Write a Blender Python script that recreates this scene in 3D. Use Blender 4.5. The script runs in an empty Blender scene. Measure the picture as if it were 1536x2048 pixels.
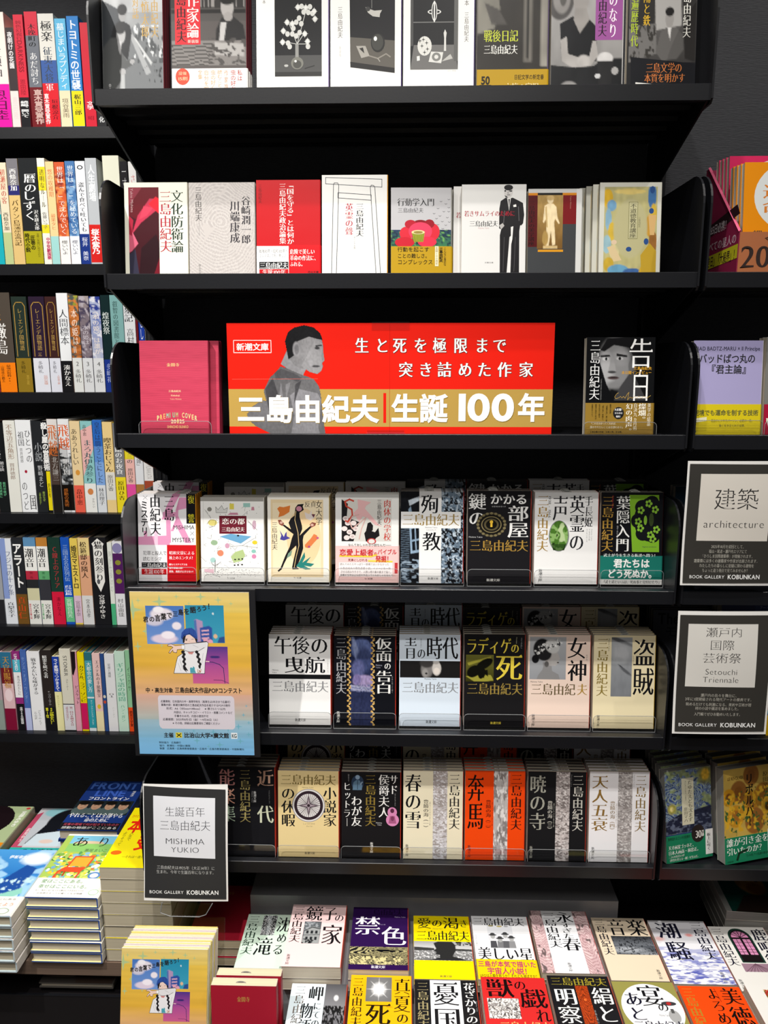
import bpy, math, random
import numpy as np
from mathutils import Vector, Matrix, Euler
from mathutils.geometry import tessellate_polygon

# ------------------------------------------------------------------ camera, world, lights, exposure
SC = bpy.context.scene
COL = SC.collection
CAMZ, FPX, PITCH, YAW = 1.55, 1540.0, math.radians(11.0), math.radians(1.5)
cd = bpy.data.cameras.new('camera')
cd.sensor_fit = 'VERTICAL'; cd.sensor_height = 36.0; cd.lens = FPX / 2048 * 36.0
cd.clip_start = 0.05; cd.clip_end = 50
cam = bpy.data.objects.new('camera', cd); COL.objects.link(cam)
cam.location = (0, 0, CAMZ); cam.rotation_euler = (math.pi / 2 - PITCH, 0, YAW)
SC.camera = cam

w = bpy.data.worlds.new('world'); SC.world = w; w.use_nodes = True
w.node_tree.nodes['Background'].inputs[0].default_value = (1, 0.97, 0.94, 1)
w.node_tree.nodes['Background'].inputs[1].default_value = 0.16

def spot(name, loc, target, power, size, blend, radius, col=(1, .965, .91)):
    l = bpy.data.lights.new(name, 'SPOT'); l.energy = power; l.spot_size = math.radians(size)
    l.spot_blend = blend; l.shadow_soft_size = radius; l.color = col
    o = bpy.data.objects.new(name, l); COL.objects.link(o); o.location = loc
    o.rotation_euler = (Vector(target) - Vector(loc)).to_track_quat('-Z', 'Y').to_euler()
    return o
LCOOL = (1, .97, .93)
LH = 3.15
spot('ceiling_spot', (-0.05, 0.73, LH), (0.0, 1.08, .4), 100, 80, 1, .02, LCOOL)
spot('ceiling_spot', (0.28, 0.36, LH), (0.05, 1.2, .6), 118, 60, 1, .02, LCOOL)
spot('ceiling_spot', (-0.25, -0.15, LH), (0.0, 1.15, .68), 150, 48, .9, .02, LCOOL)
spot('ceiling_spot', (-1.15, 0.30, LH), (-0.78, 1.45, .95), 330, 66, .8, .02, LCOOL)
spot('ceiling_spot', (1.30, 0.62, LH), (0.85, 1.3, 1.5), 75, 70, .7, .015)
ar = bpy.data.lights.new('soft_fill', 'AREA'); ar.shape = 'RECTANGLE'; ar.size = 1.8; ar.size_y = .9; ar.energy = 38; ar.color = (1, .96, .91)  # unseen area light added as soft fill from the front
aro = bpy.data.objects.new('soft_fill', ar); COL.objects.link(aro); aro.location = (-.35, -.75, 3.1); aro.rotation_euler = (math.radians(24), 0, 0)

vs = SC.view_settings
vs.view_transform = 'Standard'; vs.look = 'None'; vs.gamma = 1.0; vs.use_curve_mapping = False
vs.exposure = -0.62

# ------------------------------------------------------------------ projection helpers (camera pose above)
RM = Euler((math.pi / 2 - PITCH, 0, YAW)).to_matrix()
C0 = Vector((0, 0, CAMZ))
def ray(px, py):
    return RM @ Vector(((px - 768) / FPX, (1024 - py) / FPX, -1.0))
def onY(px, py, Y):
    d = ray(px, py); return C0 + d * (Y / d.y)
def onZ(px, py, Z):
    d = ray(px, py); return C0 + d * ((Z - CAMZ) / d.z)
def onP(px, py, P, n):
    d = ray(px, py); return C0 + d * ((P - C0).dot(n) / d.dot(n))
def hx(c):
    if not isinstance(c, str): return tuple(c)
    if len(c) == 3: c = ''.join(a * 2 for a in c)
    o = []
    for i in (0, 2, 4):
        s = int(c[i:i + 2], 16) / 255
        o.append(s / 12.92 if s <= .04045 else ((s + .055) / 1.055) ** 2.4)
    return tuple(o)

# ------------------------------------------------------------------ materials
def nodemat(name):
    m = bpy.data.materials.new(name); m.use_nodes = True
    nt = m.node_tree; return m, nt, nt.nodes['Principled BSDF']
def simple(name, col, rough=.5, metal=0, spec=.5, noise=0, nscale=60, bump=0, coat=0):
    m, nt, b = nodemat(name)
    c = hx(col)
    b.inputs['Base Color'].default_value = (*c, 1); b.inputs['Roughness'].default_value = rough
    b.inputs['Metallic'].default_value = metal; b.inputs['Specular IOR Level'].default_value = spec
    b.inputs['Coat Weight'].default_value = coat
    tc = nt.nodes.new('ShaderNodeTexCoord'); n = nt.nodes.new('ShaderNodeTexNoise')
    n.inputs['Scale'].default_value = nscale; n.inputs['Detail'].default_value = 4
    nt.links.new(tc.outputs['Object'], n.inputs['Vector'])
    if noise:
        mx = nt.nodes.new('ShaderNodeMix'); mx.data_type = 'RGBA'
        mx.inputs['A'].default_value = (*[x * (1 - noise) for x in c], 1)
        mx.inputs['B'].default_value = (*[min(1, x * (1 + noise)) for x in c], 1)
        nt.links.new(n.outputs['Fac'], mx.inputs['Factor']); nt.links.new(mx.outputs['Result'], b.inputs['Base Color'])
    if bump:
        bp = nt.nodes.new('ShaderNodeBump'); bp.inputs['Strength'].default_value = bump; bp.inputs['Distance'].default_value = .001
        nt.links.new(n.outputs['Fac'], bp.inputs['Height']); nt.links.new(bp.outputs['Normal'], b.inputs['Normal'])
    return m
def printmat(name, rough, spec, coat=0, bump=.08, bscale=18):
    m, nt, b = nodemat(name)
    a = nt.nodes.new('ShaderNodeAttribute'); a.attribute_name = 'ink'
    tc = nt.nodes.new('ShaderNodeTexCoord'); n = nt.nodes.new('ShaderNodeTexNoise')
    n.inputs['Scale'].default_value = bscale; n.inputs['Detail'].default_value = 2
    nt.links.new(tc.outputs['Object'], n.inputs['Vector'])
    bp = nt.nodes.new('ShaderNodeBump'); bp.inputs['Strength'].default_value = bump; bp.inputs['Distance'].default_value = .004
    nt.links.new(n.outputs['Fac'], bp.inputs['Height']); nt.links.new(bp.outputs['Normal'], b.inputs['Normal'])
    nt.links.new(a.outputs['Color'], b.inputs['Base Color'])
    b.inputs['Roughness'].default_value = rough; b.inputs['Specular IOR Level'].default_value = spec
    b.inputs['Coat Weight'].default_value = coat; b.inputs['Coat Roughness'].default_value = .08
    return m
M_GLOSS = printmat('laminated_print', .32, .18, .0)
M_MATTE = printmat('matte_print', .55, .35)
def pagemat():
    m, nt, b = nodemat('page_edges')
    a = nt.nodes.new('ShaderNodeAttribute'); a.attribute_name = 'ink'
    tc = nt.nodes.new('ShaderNodeTexCoord'); mp = nt.nodes.new('ShaderNodeMapping'); mp.inputs['Scale'].default_value = (4, 1500, 4)
    n = nt.nodes.new('ShaderNodeTexNoise'); n.inputs['Scale'].default_value = 1; n.inputs['Detail'].default_value = 2
    nt.links.new(tc.outputs['Object'], mp.inputs['Vector']); nt.links.new(mp.outputs['Vector'], n.inputs['Vector'])
    r = nt.nodes.new('ShaderNodeMapRange'); r.inputs['From Min'].default_value = .3; r.inputs['From Max'].default_value = .7
    r.inputs['To Min'].default_value = .72; r.inputs['To Max'].default_value = 1.0
    nt.links.new(n.outputs['Fac'], r.inputs['Value'])
    mx = nt.nodes.new('ShaderNodeVectorMath'); mx.operation = 'SCALE'
    nt.links.new(a.outputs['Color'], mx.inputs[0]); nt.links.new(r.outputs['Result'], mx.inputs['Scale'])
    nt.links.new(mx.outputs['Vector'], b.inputs['Base Color']); b.inputs['Roughness'].default_value = .8
    b.inputs['Specular IOR Level'].default_value = .2
    return m
M_PAGE = pagemat()
M_STEEL = simple('black_powder_coated_steel', '111216', .36, 0, .45, .06, 300, .05)
M_STEEL2 = simple('black_steel_underside', '0c0c0f', .45, 0, .4, .2, 200, .2)
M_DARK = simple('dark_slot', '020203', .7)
M_RISER = simple('dark_grey_display_plastic', '8a8a8d', .32, 0, .5, .1, 40)
M_PLINTH = simple('black_plinth_laminate', '141113', .5, 0, .4, .2, 40)
M_CHROME = simple('wire', '9a9aa0', .25, 1)
def wallmat(name, col):
    m, nt, b = nodemat(name)
    tc = nt.nodes.new('ShaderNodeTexCoord'); mp = nt.nodes.new('ShaderNodeMapping'); mp.inputs['Scale'].default_value = (60, 60, 420)
    n = nt.nodes.new('ShaderNodeTexNoise'); n.inputs['Scale'].default_value = 1.6; n.inputs['Detail'].default_value = 3
    nt.links.new(tc.outputs['Object'], mp.inputs['Vector']); nt.links.new(mp.outputs['Vector'], n.inputs['Vector'])
    cr = nt.nodes.new('ShaderNodeMix'); cr.data_type = 'RGBA'; c = hx(col)
    cr.inputs['A'].default_value = (*[x * .6 for x in c], 1); cr.inputs['B'].default_value = (*[x * 1.35 for x in c], 1)
    nt.links.new(n.outputs['Fac'], cr.inputs['Factor']); nt.links.new(cr.outputs['Result'], b.inputs['Base Color'])
    bp = nt.nodes.new('ShaderNodeBump'); bp.inputs['Strength'].default_value = .6; bp.inputs['Distance'].default_value = .001
    nt.links.new(n.outputs['Fac'], bp.inputs['Height']); nt.links.new(bp.outputs['Normal'], b.inputs['Normal'])
    b.inputs['Roughness'].default_value = .7
    return m
M_WALL = wallmat('woven_dark_wallcovering', '34353a')
def woodmat():
    m, nt, b = nodemat('grey_brown_wood_laminate')
    tc = nt.nodes.new('ShaderNodeTexCoord'); mp = nt.nodes.new('ShaderNodeMapping'); mp.inputs['Scale'].default_value = (3, 60, 160)
    n = nt.nodes.new('ShaderNodeTexNoise'); n.inputs['Scale'].default_value = 2; n.inputs['Detail'].default_value = 5
    nt.links.new(tc.outputs['Object'], mp.inputs['Vector']); nt.links.new(mp.outputs['Vector'], n.inputs['Vector'])
    cr = nt.nodes.new('ShaderNodeMix'); cr.data_type = 'RGBA'
    cr.inputs['A'].default_value = (*hx('5c4a40'), 1); cr.inputs['B'].default_value = (*hx('85705f'), 1)
    nt.links.new(n.outputs['Fac'], cr.inputs['Factor']); nt.links.new(cr.outputs['Result'], b.inputs['Base Color'])
    b.inputs['Roughness'].default_value = .5
    return m
M_WOOD = woodmat()
def clearmat(name, tint=(1, 1, 1), gl=.10, rough=.05):
    m = bpy.data.materials.new(name); m.use_nodes = True; nt = m.node_tree; nt.nodes.clear()
    o = nt.nodes.new('ShaderNodeOutputMaterial'); mx = nt.nodes.new('ShaderNodeMixShader')
    tr = nt.nodes.new('ShaderNodeBsdfTransparent'); tr.inputs[0].default_value = (*tint, 1)
    g = nt.nodes.new('ShaderNodeBsdfGlossy'); g.inputs['Roughness'].default_value = rough
    lw = nt.nodes.new('ShaderNodeLayerWeight'); lw.inputs['Blend'].default_value = .25
    ad = nt.nodes.new('ShaderNodeMath'); ad.operation = 'MULTIPLY_ADD'; ad.inputs[1].default_value = .28; ad.inputs[2].default_value = gl * .4
    nt.links.new(lw.outputs['Fresnel'], ad.inputs[0]); nt.links.new(ad.outputs[0], mx.inputs[0])
    nt.links.new(tr.outputs[0], mx.inputs[1]); nt.links.new(g.outputs[0], mx.inputs[2]); nt.links.new(mx.outputs[0], o.inputs[0])
    return m
M_CLEAR = clearmat('clear_acrylic', (.95, .95, .95))
M_FILM = clearmat('clear_film', (.98, .98, .98), .06, .12)
M_RIM = simple('acrylic_edge', '8d8f90', .2, 0, .6)

# ------------------------------------------------------------------ glyph outlines (built-in font only), as flat meshes
_fc = bpy.data.curves.new('glyph', 'FONT'); _fc.resolution_u = 2
_fo = bpy.data.objects.new('glyph', _fc)
_GC = {}
def glyph(ch):
    if ch in _GC: return _GC[ch]
    _fc.resolution_u = 6 if ord(ch) < 0x2000 else 3; _fc.body = ch
    me = _fo.to_mesh()
    V = np.array([tuple(v.co)[:2] for v in me.vertices], float).reshape(-1, 2)
    T = [tuple(p.vertices) for p in me.polygons]
    _fo.to_mesh_clear()
    de = {}
    T3 = []
    for p in T:
        for i in range(1, len(p) - 1): T3.append((p[0], p[i], p[i + 1]))
    for a, b, c in T3:
        for e in ((a, b), (b, c), (c, a)): de[e] = 1
    nxt = {a: b for (a, b) in de if (b, a) not in de}
    prv = {b: a for a, b in nxt.items()}
    info = []
    for i in range(len(V)):
        if i in nxt and i in prv:
            e1 = V[i] - V[prv[i]]; e2 = V[nxt[i]] - V[i]
            l1 = math.hypot(*e1) or 1; l2 = math.hypot(*e2) or 1
            info.append((e1[1] / l1, -e1[0] / l1, e2[1] / l2, -e2[0] / l2))
        else: info.append((0, 0, 0, 0))
    _GC[ch] = (V, T3, info, nxt, prv)
    return _GC[ch]
ST = {'M': (.023, -.019), 'm': (.005, -.012), 't': (-.010, -.019), 'G': (0, 0), 'B': (.022, .016), 'K': (.036, .03), 'g': (-.018, -.018), 'S': (.03, .03), 'N': (.028, -.004)}
_SC = {}
def styled(ch, st):
    k = (ch, st)
    if k in _SC: return _SC[k]
    V, T, info, nxt, prv = glyph(ch)
    dx, dy = ST[st]; nv = len(V)
    if st in 'MmtN' and nv > 60: dy *= .5 if nv > 105 else .75; dx *= .7 if nv > 105 else 1
    lat = ord(ch) < 0x2000
    O = V.copy()
    lim = 1.9 * max(abs(dx), abs(dy))
    for i, (a, b, c, d) in enumerate(info):
        if a == b == c == d == 0: continue
        s1 = dx * a * a + dy * b * b; s2 = dx * c * c + dy * d * d
        det = a * d - b * c
        if abs(det) > .25: ox, oy = (s1 * d - b * s2) / det, (a * s2 - c * s1) / det
        else:
            nx_, ny_ = a + c, b + d; L = math.hypot(nx_, ny_) or 1
            nx_ /= L; ny_ /= L; s = (s1 + s2) / 2; ox, oy = nx_ * s, ny_ * s
        L = math.hypot(ox, oy)
        if L > lim: ox *= lim / L; oy *= lim / L
        O[i] += (ox, oy)
    T = list(T)
    if st in 'Mmt' and 0x4e00 <= ord(ch) <= 0x9fff:
        ex = []
        for a, b in nxt.items():
            e = V[b] - V[a]; L = math.hypot(*e)
            if .045 < L < .095 and e[1] / L > .96:      # short edge facing right: end of a horizontal stroke
                p, q = V[prv[a]] - V[a], V[nxt[b]] - V[b]
                if p[0] < -.1 and q[0] < -.1 and abs(p[1]) < .3 * abs(p[0]) and abs(q[1]) < .3 * abs(q[0]):
                    x, y = O[b]; k_ = {'M': 1, 'm': .75, 't': .6}[st]
                    ex.append([(x + .004, y - .002), (x - .12 * k_, y - .002), (x - .035 * k_, y + .062 * k_)])
        for tri in ex:
            n = len(O); O = np.vstack([O, tri]); T.append((n, n + 2, n + 1) if False else (n, n + 2, n + 1))
    r = (O, T); _SC[k] = r
    return r
def adv(ch):
    if ch == ' ': return .32
    if ord(ch) < 0x2000:
        V = glyph(ch)[0]; return (V[:, 0].max() + .07) if len(V) else .3
    return 1.0

# ------------------------------------------------------------------ flat print, collected as coloured triangles
class Ink:
    """triangles of flat print on one face; u 0..1 left to right, v 0..1 top to bottom"""
    def __init__(s): s.V = []; s.T = []; s.C = []; s.n = 0; s.k = 0; s.B = []
    def add(s, P, T, c, lay=None):
        if len(P) == 0: return
        P = np.asarray(P, float); k = s.k if lay is None else lay
        s.V.append(np.column_stack([P, np.full(len(P), float(k))]))
        s.T.append(np.asarray(T, int).reshape(-1, 3) + s.n); s.n += len(P)
        lo, hi = P.min(0), P.max(0); k = 1         # lie just above whatever print is already under this box
        if lay is None:
            for l2, h2, kk in s.B:
                if kk >= k and lo[0] < h2[0] and hi[0] > l2[0] and lo[1] < h2[1] and hi[1] > l2[1]: k = kk + 1
            s.V[-1][:, 2] = k
        s.B.append((lo, hi, k))
        c = np.asarray(c, float)
        s.C.append(np.tile(c, (len(P), 1)) if c.ndim == 1 else c)
def vnoise(U, V, sc, seed, sy=None):
    rs = np.random.RandomState(seed); g = rs.rand(67, 67); sy = sy or sc
    x = U * sc; y = V * sy; xi = np.floor(x).astype(int); yi = np.floor(y).astype(int)
    fx = x - xi; fy = y - yi; fx = fx * fx * (3 - 2 * fx); fy = fy * fy * (3 - 2 * fy)
    G = lambda a, b: g[a % 67, b % 67]
    return (G(xi, yi) * (1 - fx) + G(xi + 1, yi) * fx) * (1 - fy) + (G(xi, yi + 1) * (1 - fx) + G(xi + 1, yi + 1) * fx) * fy
def inpoly(U, V, pts):
    r = np.zeros(U.shape, bool); j = len(pts) - 1
    for i in range(len(pts)):
        xi, yi = pts[i]; xj, yj = pts[j]
        if yi != yj:
            r ^= ((yi > V) != (yj > V)) & (U < (xj - xi) * (V - yi) / (yj - yi) + xi)
        j = i
    return r
def paint(U, V, bg, ops):
    """a small procedural painter: U,V in 0..1; returns rgb and mask"""
    A = np.ones(U.shape) if bg is not None else np.zeros(U.shape)
    C = np.zeros(U.shape + (3,)) + np.array(hx(bg or '000'))
    def put(m, c):
        nonlocal C, A
        m = m[..., None]; C[:] = C * (1 - m) + np.array(hx(c)) * m; A[:] = np.maximum(A, m[..., 0])
    for o in ops:
        k = o[0]
        if k == 'e':    # cx cy rx ry col soft rot
            cx, cy, rx, ry, c = o[1:6]; so = o[6] if len(o) > 6 else .12; ro = math.radians(o[7]) if len(o) > 7 else 0
            dx, dy = U - cx, V - cy
            a, b = dx * math.cos(ro) + dy * math.sin(ro), -dx * math.sin(ro) + dy * math.cos(ro)
            d = np.sqrt((a / rx) ** 2 + (b / ry) ** 2)
            put(np.clip((1 - d) / max(so, 1e-3) + .5, 0, 1), c)
        elif k == 'p':
            du = .33 * (U[0, 1] - U[0, 0]); dv = .33 * (V[1, 0] - V[0, 0])
            m = sum(inpoly(U + a_ * du, V + b_ * dv, o[1]).astype(float) for a_, b_ in ((-1, -.4), (.4, -1), (1, .4), (-.4, 1), (0, 0))) / 5
            put(m * (o[3] if len(o) > 3 else 1), o[2])
        elif k == 'g':  # vertical gradient over band v0..v1
            v0, v1, c0, c1 = o[1:5]; t = np.clip((V - v0) / (v1 - v0), 0, 1)[..., None]; m = ((V >= v0) & (V <= v1))
            g = np.array(hx(c0)) * (1 - t) + np.array(hx(c1)) * t; C[m] = g[m]; A[m] = 1
        elif k == 'm': C *= o[1]
        elif k == 'n':  # noise speckle: scale amp seed (sy)
            n = vnoise(U, V, o[1], o[3], o[4] if len(o) > 4 else None); m = A > .5
            C[m] = np.clip(C[m] * (1 + o[2] * (n[m, None] - .5) * 2), 0, 1)
        elif k == 'k':  # noise threshold patches: scale sy thr col seed (box)
            n = vnoise(U, V, o[1], o[5], o[2]) * .6 + vnoise(U, V, o[1] * 2.1, o[5] + 9, o[2] * 2.1) * .4
            m = np.clip((n - o[3]) / .07 + .5, 0, 1)
            if len(o) > 6: b = o[6]; m *= (U >= b[0]) & (V >= b[1]) & (U <= b[2]) & (V <= b[3])
            m *= (A > .5); m = m[..., None]; C[:] = C * (1 - m) + np.array(hx(o[4])) * m
        elif k == 's':  # curved stripes: freq col thr cx cy squash warp (box)
            _, fr, c, th, cx, cy, sq, wp = o[:8]
            d = np.sqrt((U - cx) ** 2 + ((V - cy) * sq) ** 2) + wp * vnoise(U, V, 5, 3)
            m = (np.sin(d * fr) > th).astype(float)
            if len(o) > 8: b = o[8]; m *= (U >= b[0]) & (V >= b[1]) & (U <= b[2]) & (V <= b[3])
            m *= (A > .5); m = m[..., None]; C[:] = C * (1 - m) + np.array(hx(c)) * m
    return C, A
def quadstrip(pts, wd, asp):
    """polyline with width; asp = height/width so widths stay even"""
    P = []; T = []
    for (x0, y0), (x1, y1) in zip(pts[:-1], pts[1:]):
        dx, dy = x1 - x0, (y1 - y0) * asp; L = math.hypot(dx, dy) or 1
        nx_, ny_ = -dy / L * wd / 2, dx / L * wd / 2 / asp
        ex, ey = dx / L * wd * .3, dy / L * wd * .3 / asp
        n = len(P); P += [(x0 - nx_ - ex, y0 - ny_ - ey), (x0 + nx_ - ex, y0 + ny_ - ey), (x1 + nx_ + ex, y1 + ny_ + ey), (x1 - nx_ + ex, y1 - ny_ + ey)]
        T += [(n, n + 1, n + 2), (n, n + 2, n + 3)]
    return P, T
ROT = set('ー〜（）()「」『』〈〉―…-')
SMALL = set('っッゃゅょャュョィァェゥォぁぃぅぇぉ')
def put_text(ink, s, x0, y0, x1, y1, col, st, vert, lay):
    n = len(s)
    VV = []; TT = []; c = 0
    if vert and len(s) > 1 and s.isascii():     # latin words run sideways down a spine
        tot = sum(adv(ch) for ch in s); sy = (y1 - y0) / tot; y = y0
        for ch in s:
            V, T = styled(ch, st) if ch != ' ' else ((), ())
            if len(V):
                VV.append(np.column_stack([x0 + (x1 - x0) * (V[:, 1] + .05) / .82, y + sy * V[:, 0]])); TT += [(p + c, q + c, r_ + c) for p, q, r_ in T]; c += len(V)
            y += sy * adv(ch)
    elif vert:
        ch_h = (y1 - y0) / n; cw = x1 - x0
        for i, ch in enumerate(s):
            if ch in ' 　': continue
            V, T = styled(ch, st)
            if not len(V): continue
            gx, gy = V[:, 0].copy(), V[:, 1].copy()
            if ord(ch) < 0x2000 and ch not in ROT: gx = gx - (gx.max() + gx.min()) / 2 + .5; gy = gy - .0
            if ch in ROT:
                gx, gy = .5 + (gy - .38), .38 - (gx - .5)
            if ch in '、。': gx = gx + .55; gy = gy + .55
            if ch in SMALL: gx = gx + .08; gy = gy + .08
            X = x0 + cw * (gx - .03) / .94; Y = y0 + ch_h * (i + (.86 - gy) / .96)
            VV.append(np.column_stack([X, Y])); TT += [(a + c, b + c, d + c) for a, b, d in T]; c += len(V)
    else:
        tot = sum(adv(ch) for ch in s); cjk = any(ord(ch) >= 0x2000 for ch in s)
        hi, lo = (.86, -.09) if cjk else (.72, -.02)
        sx = (x1 - x0) / tot; sy = (y1 - y0) / (hi - lo); x = x0
        for ch in s:
            if ch not in ' 　':
                V, T = styled(ch, st)
                if len(V):
                    X = x + sx * V[:, 0]; Y = y0 + sy * (hi - V[:, 1])
                    VV.append(np.column_stack([X, Y])); TT += [(a + c, b + c, d + c) for a, b, d in T]; c += len(V)
            x += sx * adv(ch)
    if VV: ink.add(np.vstack(VV), TT, hx(col), lay)
def ellpts(cx, cy, rx, ry, n=24, a0=0, a1=360):
    return [(cx + rx * math.cos(math.radians(a0 + (a1 - a0) * i / n)), cy + ry * math.sin(math.radians(a0 + (a1 - a0) * i / n))) for i in range(n + (a1 - a0 < 360))]
def star4(cx, cy, rx, ry):
    P = []
    for q in range(4):
        a = math.pi / 2 * q; ux, uy = math.cos(a), math.sin(a)
        P.append((cx + rx * ux, cy + ry * uy)); b = a + math.pi / 4
        P.append((cx + rx * .2 * math.cos(b) * 1.2, cy + ry * .2 * math.sin(b) * 1.2))
    return P
def ink_from(items, frame=(0, 0, 1, 1), asp=1.45):
    """items are written in the frame's own units; clipped to the face only by care"""
    fx0, fy0, fx1, fy1 = frame
    U = lambda x: (x - fx0) / (fx1 - fx0)
    W = lambda y: (y - fy0) / (fy1 - fy0)
    ink = Ink()
    for it in items:
        k = it[0]; ink.k += 1
        if k in ('r', 't', 'v', 'i'):
            if k in 'ri': x0, y0, x1, y1 = it[1:5]
            else: x0, y0, x1, y1 = it[2:6]
            x0, x1, y0, y1 = U(x0), U(x1), W(y0), W(y1)
        if k == 'r':
            x0, x1, y0, y1 = max(x0, 0), min(x1, 1), max(y0, 0), min(y1, 1)
            if x1 > x0 and y1 > y0: ink.add([(x0, y0), (x0, y1), (x1, y1), (x1, y0)], [(0, 1, 2), (0, 2, 3)], hx(it[5]))
        elif k in 'tv':
            put_text(ink, it[1], x0, y0, x1, y1, it[6], it[7] if len(it) > 7 else 'G', k == 'v', None)
        elif k == 'q':      # finely divided four-corner patch (tl, tr, br, bl), follows bent paper
            n_, m_ = 16, 20; g, h = np.meshgrid(np.linspace(0, 1, n_ + 1), np.linspace(0, 1, m_ + 1)); g = g.ravel()[:, None]; h = h.ravel()[:, None]
            c4 = [np.array((U(x), W(y))) for x, y in it[1]]
            P = (c4[0] * (1 - g) + c4[1] * g) * (1 - h) + (c4[3] * (1 - g) + c4[2] * g) * h
            idx = np.arange((n_ + 1) * (m_ + 1)).reshape(m_ + 1, n_ + 1); A_, B_, C_, D_ = idx[:-1, :-1].ravel(), idx[1:, :-1].ravel(), idx[1:, 1:].ravel(), idx[:-1, 1:].ravel()
            ink.add(P, np.vstack([np.column_stack([A_, B_, C_]), np.column_stack([A_, C_, D_])]), hx(it[2]))
        elif k == 'e':
            pts = [(min(max(U(a), 0), 1), min(max(W(b), 0), 1)) for a, b in ellpts(*it[1:5], n=40 if it[3] / (fx1 - fx0) > .12 else 20)]; n = len(pts)
            ink.add(pts, [(0, i, i + 1) for i in range(1, n - 1)], hx(it[5]))
        elif k == 'p':
            pts = [(min(max(U(a), 0), 1), min(max(W(b), 0), 1)) for a, b in it[1]]
            T = tessellate_polygon([[Vector((a, b, 0)) for a, b in pts]])
            ink.add(pts, T, hx(it[2]))
        elif k == 'l':
            pts = [(U(a), W(b)) for a, b in it[1]]
            P, T = quadstrip(pts, it[2] / (fx1 - fx0), asp); ink.add(P, T, hx(it[3]))
        elif k == 'i':
            nx, ny, bg, ops = it[5:9]
            x0, x1, y0, y1 = max(x0, 0), min(x1, 1), max(y0, 0), min(y1, 1)
            gu, gv = np.meshgrid(np.linspace(0, 1, nx + 1), np.linspace(0, 1, ny + 1))
            C, A = paint(gu, gv, bg, ops)
            P = np.column_stack([(x0 + (x1 - x0) * gu).ravel(), (y0 + (y1 - y0) * gv).ravel()])
            idx = np.arange((nx + 1) * (ny + 1)).reshape(ny + 1, nx + 1)
            a, b, c, d = idx[:-1, :-1].ravel(), idx[1:, :-1].ravel(), idx[1:, 1:].ravel(), idx[:-1, 1:].ravel()
            Af = A.ravel(); keep = (Af[a] + Af[b] + Af[c] + Af[d]) > 2.0
            T = np.vstack([np.column_stack([a, b, c])[keep], np.column_stack([a, c, d])[keep]])
            used = np.unique(T); rm = np.full(len(P), -1); rm[used] = np.arange(len(used))
            ink.add(P[used], rm[T], C.reshape(-1, 3)[used])
    return ink

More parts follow.
